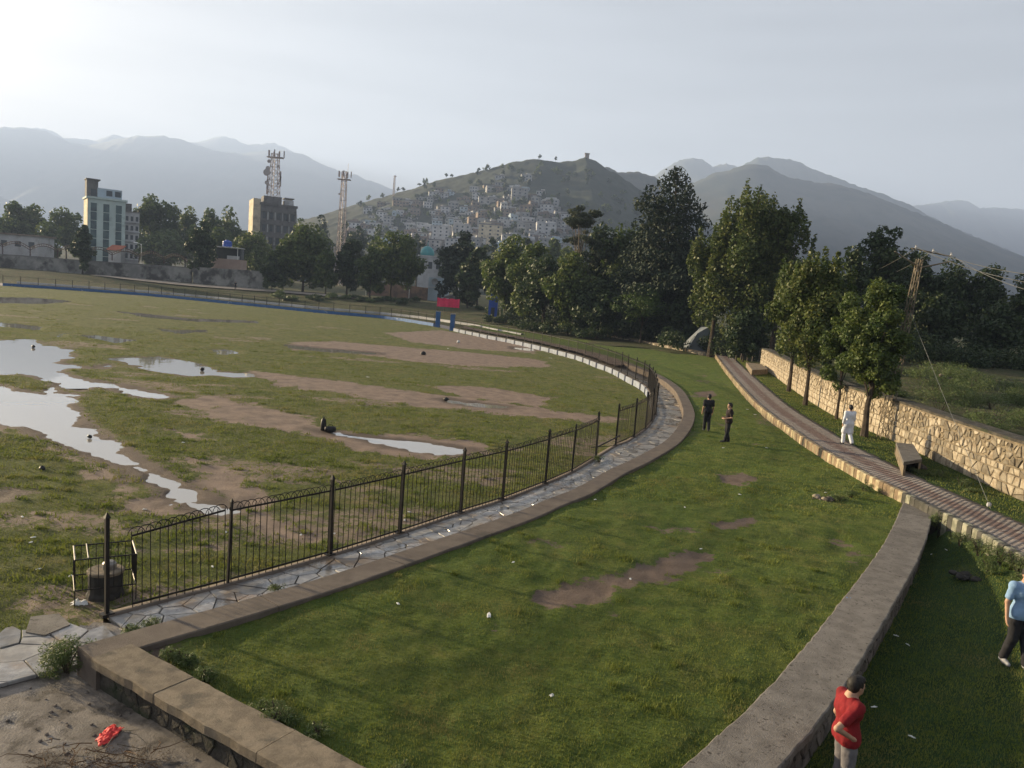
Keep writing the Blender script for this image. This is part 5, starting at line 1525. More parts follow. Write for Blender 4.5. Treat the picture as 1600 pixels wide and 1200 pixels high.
MB().lathe((0.05, 0.04, 0.54), [(0.13, 0), (0.13, 0.11), (0.09, 0.15), (0.02, 0.16)], 12).build('cap', 'galvanised', dr)

# ------------------------------------------------------------------ leaning lattice power pole
b0 = at(1379, 684, Z_WALK); top = atY(1437, 405, b0[1])
pl = thing('power_pole', 'leaning rusty lattice power pole with cross arms beside the stone wall', 'pole', b0)
pbr('pole_steel', (0.27, 0.225, 0.165), (0.17, 0.14, 0.10), 3, 0.7, metal=0.3)
axis = top - b0; Lq = np.linalg.norm(axis); ax = axis / Lq
ex = np.array([1.0, 0, 0]) - ax * ax[0]; ex /= np.linalg.norm(ex); ey = np.cross(ax, ex)
def pp_(f_, u, v, w0=0.19, w1=0.10):
    w_ = w0 + (w1 - w0) * f_
    return ax * Lq * f_ + ex * u * w_ + ey * v * w_
for u, v in ((-1, -1), (1, -1), (1, 1), (-1, 1)):
    MB().tube(pp_(-0.03, u, v), pp_(1, u, v), 0.026, n=4).build('leg', 'pole_steel', pl)
ns = 22
for k in range(ns):
    mb = MB()
    for (u0, v0), (u1, v1) in (((-1, -1), (1, -1)), ((1, -1), (1, 1)), ((1, 1), (-1, 1)), ((-1, 1), (-1, -1))):
        a, b_ = ((u0, v0), (u1, v1)) if k % 2 else ((u1, v1), (u0, v0))
        mb.tube(pp_(k / ns, *a), pp_((k + 1) / ns, *b_), 0.014, n=4)
    mb.build('brace', 'pole_steel', pl)
arms = [((-1.1, 0.1, Lq - 0.55), (0.15, 0, Lq - 0.9)), ((-1.15, 0.1, Lq + 0.28), (0.1, 0, Lq - 0.35)), ((0.0, 0, Lq - 0.55), (1.45, -0.1, Lq - 0.25))]
def P(x, y): return atY(x, y, b0[1]) - b0
for nm, a, b_ in (('cross_arm', P(1398, 393), P(1437, 418)), ('cross_arm', P(1430, 420), P(1488, 408)), ('cross_arm', P(1425, 388), P(1487, 401))):
    MB().tube(a, b_, 0.035, n=4).build(nm, 'pole_steel', pl)
for x, y in ((1431, 390), (1458, 396), (1486, 402)):
    c_ = P(x, y)
    MB().lathe(c_ + [0, 0, -0.02], [(0.03, 0), (0.075, 0.04), (0.04, 0.08), (0.075, 0.12), (0.03, 0.17), (0.045, 0.22)], 8).build('insulator', 'plaster_white', pl)
pbr('wire_grey', (0.22, 0.22, 0.20), (0.16, 0.16, 0.15), 2, 0.5, metal=0.5)
def wire(a, b_, sag, label, r=0.012, n=14):
    pts = [np.asarray(a) + (np.asarray(b_) - np.asarray(a)) * t + np.array([0, 0, -sag * 4 * t * (1 - t)]) for t in np.linspace(0, 1, n)]
    tag(MB().path(pts, r, 4).build('power_line', 'wire_grey', recenter=True), label, 'cable')
Yp = b0[1]
wire(atY(1431, 386, Yp), atY(1660, 450, 26), 0.25, 'upper power line running off from the top insulator', 0.011)
wire(atY(1458, 392, Yp), atY(1660, 434, 27), 0.2, 'middle power line running off over the waste ground', 0.011)
wire(atY(1486, 398, Yp), atY(1660, 466, 24), 0.25, 'outer power line from the end insulator', 0.011)
wire(atY(1431, 388, Yp), atY(1372, 421, 46), 0.05, 'power line going from the top insulator into the trees', 0.011)
wire(atY(1455, 394, Yp), atY(1400, 425, 46), 0.05, 'power line going from the middle insulator into the trees', 0.011)
g0 = at(1548, 795, Z_WALK)
tag(MB().path([atY(1423, 490, Yp), (atY(1423, 490, Yp) + g0) / 2 + np.array([0, 0, -0.06]), g0], 0.009, 4).build('guy_wire', 'wire_grey', recenter=True), 'thin stay wire from the power pole down to the brick walk', 'cable')
g_ = at(1545, 791, Z_WALK)
tag(MB().lathe((g_[0], g_[1], g_[2] - 0.03), [(0.035, 0), (0.07, 0.04), (0.072, 0.09), (0.05, 0.14), (0.015, 0.155)], 10).build('stay_insulator', 'plaster_white', recenter=True), 'white ball shaped insulator at the foot of the stay wire', 'insulator')
# ------------------------------------------------------------------ trees
def leaf_mat(name, a, b_, c_, trans=0.28, rough=0.55, spec=0.3):
    mt, nt, b, out = new_mat(name)
    tv = nd(nt, 'ShaderNodeAttribute', attribute_name='tint').outputs['Fac']
    cr = nt.nodes.new('ShaderNodeValToRGB')
    cr.color_ramp.elements[0].color = (*a, 1); cr.color_ramp.elements[1].color = (*c_, 1)
    e = cr.color_ramp.elements.new(0.55); e.color = (*b_, 1)
    nt.links.new(tv, cr.inputs[0])
    nt.links.new(cr.outputs[0], b.inputs['Base Color'])
    b.inputs['Roughness'].default_value = rough; b.inputs['Specular IOR Level'].default_value = spec
    tr = nt.nodes.new('ShaderNodeBsdfTranslucent'); nt.links.new(cr.outputs[0], tr.inputs['Color'])
    ms = nt.nodes.new('ShaderNodeMixShader'); ms.inputs[0].default_value = trans
    nt.links.new(b.outputs[0], ms.inputs[1]); nt.links.new(tr.outputs[0], ms.inputs[2]); nt.links.new(ms.outputs[0], out.inputs['Surface'])
leaf_mat('leaf_poplar', (0.038, 0.064, 0.017), (0.08, 0.11, 0.028), (0.18, 0.185, 0.055), 0.32, 0.5, 0.25)
leaf_mat('leaf_broad', (0.040, 0.068, 0.016), (0.082, 0.118, 0.028), (0.16, 0.185, 0.046), 0.34)
leaf_mat('leaf_hazy', (0.045, 0.075, 0.022), (0.085, 0.12, 0.034), (0.15, 0.175, 0.055), 0.35)
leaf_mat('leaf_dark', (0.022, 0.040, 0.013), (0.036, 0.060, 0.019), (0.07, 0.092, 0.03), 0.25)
leaf_mat('leaf_needle', (0.014, 0.026, 0.014), (0.022, 0.037, 0.018), (0.04, 0.055, 0.024), 0.1, 0.7)
leaf_mat('leaf_pine', (0.035, 0.05, 0.024), (0.055, 0.07, 0.033), (0.085, 0.09, 0.045), 0.12, 0.7)
leaf_mat('leaf_mulberry', (0.032, 0.062, 0.014), (0.055, 0.095, 0.018), (0.085, 0.13, 0.028))
leaf_mat('leaf_weed', (0.06, 0.095, 0.028), (0.10, 0.14, 0.042), (0.17, 0.185, 0.075))
leaf_mat('dead_twig', (0.06, 0.035, 0.02), (0.11, 0.065, 0.035), (0.19, 0.125, 0.07), 0.05, 0.9)
pbr('bark', (0.075, 0.058, 0.042), (0.04, 0.031, 0.024), 4, 0.95, 0.02, 20, world_co=True)
pbr('twig_brown', (0.13, 0.075, 0.04), (0.08, 0.045, 0.025), 8, 0.95)
pbr('bark_pale', (0.16, 0.135, 0.105), (0.09, 0.075, 0.06), 4, 0.95, 0.02, 20)

def leaves(clumps, n, size, rng, up=0.25, shell=0.55, elong=0.62):
    """n leaf-shaped faces spread through the volume of ellipsoid clumps (cx,cy,cz,rx,ry,rz)"""
    C = np.array(clumps, float)
    wgt = (C[:, 3] * C[:, 4] * C[:, 5]) ** (2 / 3); wgt /= wgt.sum()
    k = rng.choice(len(C), n, p=wgt)
    d = rng.normal(size=(n, 3)); d /= np.linalg.norm(d, axis=1, keepdims=True)
    r = shell + (1.08 - shell) * rng.random(n) ** 0.6
    r = np.where(rng.random(n) < 0.12, rng.random(n) ** 0.5 * 1.25, r)
    p = C[k, :3] + d * r[:, None] * C[k, 3:6]
    nn = d * 0.7 + rng.normal(size=(n, 3)) * 0.6 + np.array([0, 0, up]); nn /= np.linalg.norm(nn, axis=1, keepdims=True)
    t = np.cross(nn, rng.normal(size=(n, 3))); t /= np.linalg.norm(t, axis=1, keepdims=True) + 1e-9
    b_ = np.cross(nn, t)
    s = size * rng.uniform(0.55, 1.3, n)[:, None]
    V = np.stack([p - t * s * 0.5, p + b_ * s * elong * 0.5 - t * s * 0.08, p + t * s * 0.5, p - b_ * s * elong * 0.5 - t * s * 0.08], 1).reshape(-1, 3)
    Fq = np.arange(4 * n).reshape(-1, 4)
    base_t = rng.random(len(C))[k] * 0.45
    return V, Fq, np.clip(base_t + rng.random(n) * 0.55, 0, 1)

def crown_obj(name, V, Fq, tint, mat, parent):
    me = mesh_np(name, V, Fq, mat)
    a = me.attributes.new('tint', 'FLOAT', 'FACE'); a.data.foreach_set('value', tint.astype(np.float32))
    return link(name, me, parent)

def clumps_broad(rng, H, R, z0, n, squash=1.0, rmin=0.2, rmax=0.36):
    """rounded crown made of unequal clumps"""
    out = []
    cz = z0 + (H - z0) / 2; hz = (H - z0) / 2
    for _ in range(n):
        d = rng.normal(size=3); d /= np.linalg.norm(d)
        rr_ = rng.uniform(0.25, 0.86)
        k = rng.uniform(rmin, rmax) * 1.18
        taper = 1.0 - 0.25 * max(0, d[2])
        out.append((d[0] * rr_ * R * taper, d[1] * rr_ * R * taper, cz + d[2] * rr_ * hz * 0.98, R * k * 1.05, R * k * 1.05, min(R, hz) * k * squash))
    for f_ in (0.55, 0.66, 0.76, 0.85):                            # a leafy core under the top
        k = rng.uniform(0.22, 0.3); out.append((rng.normal() * R * 0.12, rng.normal() * R * 0.12, z0 + (H - z0) * f_, R * k, R * k, min(R, hz) * k))
    top = max(c[2] + c[5] for c in out)
    return [(a, b, z0 + (c - z0) * (H - z0) / (top - z0), d, e, f) for a, b, c, d, e, f in out]

def clumps_poplar(rng, H, R, z0, n):
    """full tall crown whose top breaks into upright leafy shoots"""
    out = [(a, b, c * 0.93, d, e, f * 1.25) for a, b, c, d, e, f in clumps_broad(rng, H * 0.94, R, z0, n * 3, 1.0, 0.15, 0.27)]
    for i in range(n):
        a = rng.uniform(0, 6.283); q = R * 0.9 * rng.random() ** 0.5
        top = H * (1 - 0.26 * (q / R) ** 1.8) * rng.uniform(0.90, 1.0)
        for j in range(4):
            rad = R * rng.uniform(0.09, 0.15) * (1 - 0.18 * j)
            out.append((math.cos(a) * q + rng.normal() * R * 0.03, math.sin(a) * q + rng.normal() * R * 0.03, top - (3 - j) * R * 0.17 - rad, rad, rad, rad * 1.6))
    return out

def clumps_cedar(rng, H, R, z0):
    """domed conifer: flat boughs, widest below the middle, lumpy outline"""
    out = []
    lv = 17
    for j in range(lv):
        f_ = j / (lv - 1); z_ = z0 + (H - z0) * f_
        prof = R * min(1.0, 1.15 * max(0.03, 1 - f_) ** 0.36) * rng.uniform(0.82, 1.08)
        m_ = max(3, int(prof * 2.4))
        for i in range(m_):
            a = 6.283 * i / m_ + rng.uniform(-0.5, 0.5); q = prof * rng.uniform(0.4, 0.88); r_ = max(0.9, prof * rng.uniform(0.24, 0.36))
            out.append((math.cos(a) * q, math.sin(a) * q, z_ + rng.uniform(-0.5, 0.5), r_, r_, (H - z0) / lv * rng.uniform(0.5, 0.9)))
        out.append((0, 0, z_, prof * 0.5, prof * 0.5, (H - z0) / lv * 0.9))
    return out

def clumps_umbrella(rng, H, R):
    out = []
    for i in range(46):
        f_ = rng.random(); z_ = H * (0.42 + 0.55 * f_)
        prof = R * (1.0 if f_ < 0.75 else 0.66)
        a = rng.uniform(0, 6.283); q = prof * rng.uniform(0.35, 0.98)
        r_ = R * rng.uniform(0.14, 0.26)
        out.append((math.cos(a) * q, math.sin(a) * q, z_ + rng.normal() * 0.3, r_, r_, r_ * 0.55))
    return out

def tree(name, label, group, loc, H, R, kind, n, size, mat, seed, z0f=0.28, trunk_r=None, bark='bark', cat='tree', limbs=9, nclump=None, multi=1):
    rng = np.random.default_rng(seed)
    t_ = thing(name, label, cat, loc, 0.0, group)
    z0 = H * z0f
    if kind == 'broad': cl_ = clumps_broad(rng, H, R, z0, int((nclump or 26) * 2.0), 1.0, 0.13, 0.27)
    elif kind == 'poplar': cl_ = clumps_poplar(rng, H, R, z0, nclump or 16)
    elif kind == 'cedar': cl_ = clumps_cedar(rng, H, R, z0)
    elif kind == 'umbrella': cl_ = clumps_umbrella(rng, H, R)
    tr_ = trunk_r or H * 0.016
    mb = MB()
    for k in range(multi):
        ox, oy = (0, 0) if multi == 1 else (rng.uniform(-0.25, 0.25) * R * 0.5, rng.uniform(-0.25, 0.25) * R * 0.5)
        tops = H * (0.86 if kind != 'broad' else 0.68)
        pts = []; rs = []
        for j in range(7):
            f_ = j / 6
            pts.append((ox * (1 - f_ * 0.3) + rng.normal() * tr_ * 0.7 * f_, oy * (1 - f_ * 0.3) + rng.normal() * tr_ * 0.7 * f_, -0.3 + f_ * (tops + 0.3)))
            rs.append(tr_ * (1.35 if j == 0 else 1.0) * (1 - 0.82 * f_) / (multi ** 0.4))
        mb.path(pts, rs, 7)
        P_ = np.array(pts)
        for i in rng.choice(len(cl_), min(limbs, len(cl_)), replace=False):
            c = np.array(cl_[i][:3])
            zs = max(z0 * 0.65, c[2] * (0.5 if kind != 'cedar' else 0.95))
            a = np.array([np.interp(zs, P_[:, 2], P_[:, 0]), np.interp(zs, P_[:, 2], P_[:, 1]), min(zs, tops)])
            mid = (a + c) / 2 + np.array([0, 0, (c[2] - a[2]) * 0.1])
            r_ = tr_ * 0.42 * (1 - 0.5 * zs / H)
            mb.path([a, mid, c], [r_, r_ * 0.65, r_ * 0.3], 5)
    mb.build('trunk', bark, t_)
    V, Fq, ti = leaves(cl_, n, size, rng, elong=(0.62 if kind in ('broad', 'poplar') else 0.4))
    keep_ = V.reshape(-1, 4, 3)[:, :, 2].min(1) > 0.1
    V = V.reshape(-1, 4, 3)[keep_].reshape(-1, 3); Fq = np.arange(len(V)).reshape(-1, 4)
    crown_obj('crown', V, Fq, ti[keep_], mat, t_)
    return t_

LEAF_N = {'broad': 0.88, 'poplar': 1.2, 'cedar': 1.4, 'umbrella': 1.6}; LEAF_S = {'broad': 1.5, 'poplar': 1.42, 'cedar': 1.75, 'umbrella': 1.35}
def tree_px(px, yt, Y, half_w, kind, n, size, mat, label, group=None, zg=None, **kw):
    """tree whose top is seen at (px, yt), standing on the ground at distance Y, crown half_w pixels wide"""
    a = atY(px, yt, Y)
    # the stem leans with the picture's tilt, so find the foot below the top
    X_ = a[0]
    z = float(gz(np.array(X_), np.array(float(Y)))) if zg is None else zg
    return tree(kw.pop('name', 'tree'), label, group, (X_, Y, z), a[2] - z, half_w / F * Y, kind, int(n * LEAF_N[kind]), size * LEAF_S[kind], mat, abs(int(px * 7 + yt)), **kw)

# ------------------------------------------------------------------ bushes and weeds
def bush(name, label, group, loc, R, H, n, size, mat, seed, cat='bush', grassy=False):
    rng = np.random.default_rng(seed)
    t_ = thing(name, label, cat, loc, 0, group)
    cl_ = []
    for i in range(14):
        a = rng.uniform(0, 6.283); q = R * rng.random() ** 0.5 * 0.75; r_ = R * rng.uniform(0.22, 0.42)
        cl_.append((math.cos(a) * q, math.sin(a) * q, H * rng.uniform(0.25, 0.8) * (1 - 0.4 * q / R), r_, r_, H * rng.uniform(0.2, 0.35)))
    V, Fq, ti = leaves(cl_, n, size, rng, up=0.4, elong=0.22 if grassy else 0.5)
    kk = V.reshape(-1, 4, 3)[:, :, 2].min(1) > -0.05
    V = V.reshape(-1, 4, 3)[kk].reshape(-1, 3)
    crown_obj('foliage', V, np.arange(len(V)).reshape(-1, 4), ti[kk], mat, t_)
    mb = MB()
    for i in range(7):
        a = rng.uniform(0, 6.283); q = R * rng.uniform(0.2, 0.7)
        mb.path([(math.cos(a) * q * 0.15, math.sin(a) * q * 0.15, -0.05), (math.cos(a) * q * 0.5, math.sin(a) * q * 0.5, H * 0.4), (math.cos(a) * q, math.sin(a) * q, H * 0.75)], [0.014, 0.01, 0.005], 4)
    mb.build('stems', 'bark', t_)
    return t_
# --- belt at the right, near to far
WALLSIDE = 'slender trees along the foot of the stone wall'
def foot_tree(fx, fy, tx, ty, hw, kind, n, size, mat, label, **kw):
    f_ = at(fx, fy, Z_WALK); a = atY(tx, ty, f_[1])
    return tree('wallside_tree', label, WALLSIDE, f_, a[2] - Z_WALK, hw * 1.18 / F * f_[1], kind, int(n * 1.65), size * 1.12, mat, int(fx + fy), **kw)
foot_tree(1350, 682, 1344, 430, 46, 'broad', 14000, 0.15, 'leaf_broad', 'thick-stemmed leafy tree by the lattice power pole', z0f=0.16, trunk_r=0.17, nclump=34)
foot_tree(1307, 655, 1335, 455, 36, 'broad', 7500, 0.15, 'leaf_broad', 'small leafy tree with low twigs behind the man in white', z0f=0.12, trunk_r=0.09, nclump=26)
foot_tree(1258, 633, 1300, 372, 50, 'poplar', 13000, 0.19, 'leaf_poplar', 'poplar sapling with pale glinting leaves and a bent stem', z0f=0.20, trunk_r=0.13, nclump=15)
foot_tree(1232, 611, 1262, 385, 46, 'poplar', 12000, 0.21, 'leaf_poplar', 'poplar sapling where the stone wall meets the tree belt', z0f=0.2, trunk_r=0.14, nclump=14)
# dark understorey closing the gaps
GP = 'tall poplars at the end of the brick walk'
tree_px(1134, 322, 92, 50, 'poplar', 13000, 0.27, 'leaf_poplar', 'shorter poplar of the tall clump, next to the dark cedar', GP, 0.2, name='poplar_tree', z0f=0.04, nclump=18)
tree_px(1188, 272, 90, 64, 'poplar', 22000, 0.27, 'leaf_poplar', 'tallest poplar with upright leafy shoots at the end of the brick walk', GP, 0.2, name='poplar_tree', z0f=0.04, nclump=28)
tree_px(1236, 294, 88, 48, 'poplar', 15000, 0.27, 'leaf_poplar', 'poplar on the wall side of the tall clump', GP, 0.2, name='poplar_tree', z0f=0.04, nclump=20)
tree_px(1054, 275, 112, 80, 'cedar', 20000, 0.36, 'leaf_needle', 'tall dark cedar with a domed top behind the lawn', None, 0.2, name='cedar_tree', z0f=0.10, trunk_r=0.42, limbs=14)
tree_px(912, 320, 122, 36, 'umbrella', 5200, 0.30, 'leaf_pine', 'flat-topped pine with bare spreading branches', None, 0.2, name='pine_tree', trunk_r=0.26, limbs=24, bark='bark_pale')
f_ = at(1000, 537, 0.1)
a = atY(1003, 442, f_[1])
tree('round_tree', 'low round bright green tree in front of the low stone wall', None, (f_[0], f_[1], 0.0), a[2], 50 / F * f_[1], 'broad', 11000, 0.24, 'leaf_mulberry', 77, z0f=0.30, trunk_r=0.16, nclump=34)
BELT = 'leafy trees in the belt behind the low stone wall'
for px, yt, Y, hw, kd, n, sz, mt_, lb in [
    (800, 366, 140, 44, 'broad', 8500, 0.42, 'leaf_broad', 'sunlit leafy tree at the open end of the tree belt'),
    (838, 376, 132, 42, 'broad', 7500, 0.40, 'leaf_broad', 'leafy tree second in from the open end of the belt'),
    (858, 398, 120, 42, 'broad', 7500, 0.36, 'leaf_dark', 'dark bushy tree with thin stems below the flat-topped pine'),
    (895, 392, 116, 46, 'broad', 8500, 0.36, 'leaf_broad', 'olive green tree with several thin stems under the pine'),
    (946, 348, 126, 52, 'broad', 8000, 0.40, 'leaf_dark', 'dark tree filling the gap between pine and cedar'),
    (985, 332, 124, 46, 'poplar', 8500, 0.38, 'leaf_broad', 'upright tree close against the dark cedar'),
    (940, 435, 113, 46, 'broad', 6500, 0.34, 'leaf_dark', 'low dark tree left of the round bright tree'),
    (1078, 425, 108, 44, 'broad', 7000, 0.34, 'leaf_dark', 'low dark tree below the cedar behind the round tree'),
    (1045, 390, 117, 60, 'broad', 8000, 0.36, 'leaf_dark', 'dark undergrowth tree round the foot of the cedar')]:
    tree_px(px, yt, Y, hw, kd, n, sz, mt_, lb, BELT, 0.25, name='belt_tree', z0f=0.05, multi=2 if 'stems' in lb else 1)
    for q_ in (-1, 0, 1):
        a = atY(px + q_ * hw * 0.55, 480, Y)
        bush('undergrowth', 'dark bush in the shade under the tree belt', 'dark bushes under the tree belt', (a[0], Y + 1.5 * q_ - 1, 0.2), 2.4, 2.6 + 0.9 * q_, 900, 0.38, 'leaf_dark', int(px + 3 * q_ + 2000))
DARK = 'dark trees beyond the waste ground'
for px, yt, Y, hw, n, lb in [(1390, 352, 84, 52, 11000, 'tall rounded dark tree right behind the power pole'), (1335, 382, 80, 44, 9000, 'dark leafy tree behind the poplar saplings'), (1440, 392, 90, 50, 9000, 'dark tree below the power lines next to the pole'), (1500, 402, 100, 52, 8500, 'dark tree where the power lines cross the hill'), (1556, 412, 98, 50, 8500, 'dark tree with feathery top over the waste ground'), (1615, 425, 92, 50, 8500, 'dark tree at the far end of the waste ground'), (1690, 430, 85, 60, 7000, 'dark tree past the end of the waste ground'), (1470, 460, 86, 48, 7000, 'low dark tree crouched behind the pole'), (1570, 470, 88, 55, 7500, 'low dark tree at the waste ground edge')]:
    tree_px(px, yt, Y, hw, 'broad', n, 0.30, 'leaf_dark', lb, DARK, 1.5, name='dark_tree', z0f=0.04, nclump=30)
tree_px(1170, 480, 82, 34, 'broad', 7000, 0.27, 'leaf_dark', 'low dark shrubby tree at the foot of the poplars', DARK, 0.2, name='dark_tree', z0f=0.03)
tree_px(1250, 470, 72, 30, 'broad', 6000, 0.25, 'leaf_dark', 'low dark shrubby tree behind the stone wall end', DARK, 1.2, name='dark_tree', z0f=0.03)
tree_px(1310, 480, 62, 34, 'broad', 6500, 0.22, 'leaf_dark', 'low dark shrubby tree behind the wallside saplings', DARK, 1.4, name='dark_tree', z0f=0.03)
# --- left and middle distance
ROWL = 'leafy trees along the far side of the field'
for px, yt, Y, hw, n, lb, mt_ in [
    (478, 346, 192, 44, 9000, 'broad sunlit tree in front of the grey concrete block', 'leaf_broad'), (445, 372, 188, 28, 5000, 'smaller sunlit tree tucked against the broad one', 'leaf_broad'),
    (512, 392, 186, 22, 4000, 'low bushy tree between the two broad sunlit trees', 'leaf_broad'), (546, 372, 190, 27, 5500, 'dark pointed tree between the broad sunlit trees', 'leaf_dark'),
    (616, 358, 190, 44, 9500, 'broad rounded tree beside the teal dome', 'leaf_broad'), (582, 385, 186, 26, 4500, 'small leafy tree against the broad rounded tree', 'leaf_broad'),
    (396, 360, 230, 34, 6000, 'pale leafy tree below the mast building', 'leaf_broad'), (427, 400, 186, 20, 3500, 'low dark tree at the end of the dark wall', 'leaf_dark'),
    (720, 360, 185, 36, 8000, 'dark domed pine to the right of the teal dome', 'leaf_needle'), (752, 385, 170, 26, 5500, 'grey green tree right of the dark domed pine', 'leaf_dark'), (735, 410, 168, 24, 4500, 'low dark tree below the dark domed pine', 'leaf_dark'),
    (130, 350, 192, 19, 4000, 'small dark tree standing in front of the stained wall', 'leaf_dark'), (316, 344, 197, 24, 5000, 'dark tree beside the pink shed', 'leaf_dark')]:
    tree_px(px, yt, Y, hw * 1.08, 'broad', n, 0.58, mt_, lb, ROWL, name='field_side_tree', z0f=0.02, nclump=24)
BACK = 'hazy trees behind the arched railing'
for px, yt, Y, hw, n, lb in [(-60, 330, 300, 40, 3500, 'hazy tree at the end of the white hall'), (-10, 335, 290, 30, 3000, 'hazy tree over the white hall roof'), (24, 314, 300, 26, 3500, 'tall hazy tree of the pair over the white hall'), (48, 318, 305, 24, 3500, 'second hazy tree of the pair over the white hall'), (75, 345, 285, 24, 3000, 'lower hazy tree near the white hall end'), (104, 322, 310, 22, 3500, 'hazy tree close left of the mint block'), (236, 302, 300, 28, 5000, 'tall hazy poplar right of the mint block'), (212, 330, 330, 18, 2500, 'hazy tree behind the narrow white apartments'), (268, 316, 300, 26, 4500, 'hazy tree beside the tall hazy poplar'), (292, 322, 310, 24, 3500, 'hazy tree in the middle of the row'), (328, 325, 300, 28, 4000, 'hazy tree behind the pink shed'), (362, 322, 310, 28, 4000, 'hazy tree next to the concrete block end wall'), (250, 355, 270, 30, 3500, 'low hazy tree behind the lamp post'), (345, 356, 250, 26, 3500, 'low hazy tree over the blue tank')]:
    tree_px(px, yt, Y, hw * 1.3, 'broad', n, 0.85, 'leaf_hazy', lb, BACK, name='hazy_tree', z0f=0.03, nclump=22)
TOWN = 'trees among the houses below the hill'
k = 0
for px, yt, Y, hw in [(505, 335, 420, 22), (470, 340, 430, 20), (560, 352, 400, 22), (590, 350, 430, 20), (640, 372, 360, 20), (500, 358, 380, 20), (663, 380, 330, 14), (700, 388, 300, 14), (775, 372, 320, 22), (800, 366, 360, 24), (830, 372, 300, 22), (868, 372, 300, 20), (540, 345, 460, 18), (890, 385, 280, 22), (655, 365, 460, 16), (740, 378, 400, 14)]:
    nm = ('dense', 'loose', 'low', 'tall')[k % 4]
    tree_px(px, yt, Y, hw, 'broad', 1800, 1.1, 'leaf_broad' if k % 2 else 'leaf_dark', '%s %s tree among the hazy houses below the hill' % (nm, 'bright' if k % 2 else 'dark'), TOWN, name='town_tree', z0f=0.1, nclump=16, limbs=4); k += 1
# scattered trees on the hill, some against the sky
HT = 'small trees scattered over the town hill'
rg = random.Random(9)
pts = [(622, 302), (630, 298), (655, 289), (662, 286), (697, 277), (706, 275), (843, 247), (868, 252), (748, 268)]
for px, py in pts:
    q_ = atY(px, py + 2, 995)
    tree('hill_tree', 'small tree standing out on the crest of the town hill', HT, (q_[0], 995, float(HILL.h(q_[0], 995)) - 0.5), rg.uniform(5, 10), rg.uniform(2.2, 3.6), 'broad', 260, 1.3, 'leaf_dark', int(px), z0f=0.3, nclump=8, limbs=3)
nh = 0
while nh < 210:
    px, py = rg.uniform(560, 1000), rg.uniform(262, 392)
    q_ = on_hill(px, py)
    if q_ is None: continue
    tree('hill_tree', 'small round tree dotted over the slope of the town hill', HT, (q_[0], q_[1], q_[2] - 0.6), rg.uniform(4.5, 10), rg.uniform(2.4, 5.2), 'broad', 130, 2.0, 'leaf_dark' if rg.random() < 0.6 else 'leaf_broad', nh + 900, z0f=0.15, nclump=7, limbs=2); nh += 1

# ------------------------------------------------------------------ weeds
p_ = at(105, 1046, Z_PATH)
bush('weed_bush', 'bushy green weed growing at the end of the corner wall', None, p_, 0.40, 0.52, 3800, 0.055, 'leaf_weed', 1, grassy=True)
p_ = at(136, 1048, Z_PATH); bush('weed_bush', 'smaller weed leaning over the corner wall beside the bushy weed', None, p_, 0.24, 0.34, 1500, 0.05, 'leaf_weed', 2, grassy=True)
p_ = at(205, 993, Z_PATH); bush('weed_tuft', 'low weed tuft on the flagstones near the first fence post', None, p_, 0.18, 0.22, 700, 0.05, 'leaf_weed', 3, grassy=True)
p_ = at(240, 981, Z_PATH); bush('weed_tuft', 'low spreading weed on the flagstones beside the kerb', None, p_, 0.2, 0.2, 700, 0.05, 'leaf_weed', 4, grassy=True)
p_ = at(432, 921, Z_PATH); bush('weed_tuft', 'thin weed tuft between flagstones and kerb under the second panel', None, p_, 0.22, 0.12, 400, 0.045, 'leaf_weed', 5, grassy=True)
p_ = at(936, 722, Z_PATH); bush('weed_tuft', 'weed at the foot of the fence post by the gap', None, p_, 0.25, 0.3, 500, 0.06, 'leaf_weed', 6, grassy=True)
EDGE = 'rank weeds along the lawn edge of the corner wall'
rg = random.Random(12)
for i in range(16):
    s_ = rg.uniform(0.6, CORNW.len - 0.2); q_ = CORNW.o(np.array(s_), np.array(-W_CORN - rg.uniform(0.08, 0.30)))
    bush('edge_weed', 'rank weed tuft along the lawn edge of the corner wall', EDGE, (q_[0], q_[1], -0.03), rg.uniform(0.12, 0.26), rg.uniform(0.10, 0.22), 520, 0.05, 'leaf_weed', 40 + i, cat='weed', grassy=True)
for i, (x, y) in enumerate(((1365, 758), (1350, 765), (1385, 768), (1330, 775), (1310, 780), (1375, 762), (1398, 772))):
    p_ = at(x, y, 0); bush('verge_weed', 'weed clump on the lawn below the painted kerb', 'weeds below the painted kerb', (p_[0], p_[1], -0.03), rg.uniform(0.3, 0.5), rg.uniform(0.16, 0.3), 700, 0.07, 'leaf_weed', 70 + i, cat='weed', grassy=True)
for i, (x, y) in enumerate(((1500, 850), (1530, 866), (1560, 880), (1590, 893), (1600, 912), (1470, 826), (1545, 892))):
    z_ = low_z(*at(x, y, -0.25)[:2]); p_ = at(x, y, z_); bush('shade_weed', 'weed clump in the shade below the pale kerb stones', 'weeds below the pale kerb stones', (p_[0], p_[1], z_), rg.uniform(0.3, 0.5), rg.uniform(0.3, 0.5), 900, 0.07, 'leaf_weed', 90 + i, cat='weed', grassy=True)
for i, (x, y) in enumerate(((1430, 737), (1450, 742), (1470, 744), (1500, 758), (1520, 768))):
    p_ = at(x, y, Z_WALK); bush('verge_weed', 'weed clump on the verge at the foot of the stone wall', 'weeds at the foot of the stone wall', (p_[0], p_[1], Z_WALK), rg.uniform(0.25, 0.4), rg.uniform(0.15, 0.3), 600, 0.06, 'leaf_weed', 110 + i, cat='weed', grassy=True)
WB = 'fuzzy weeds covering the waste ground'
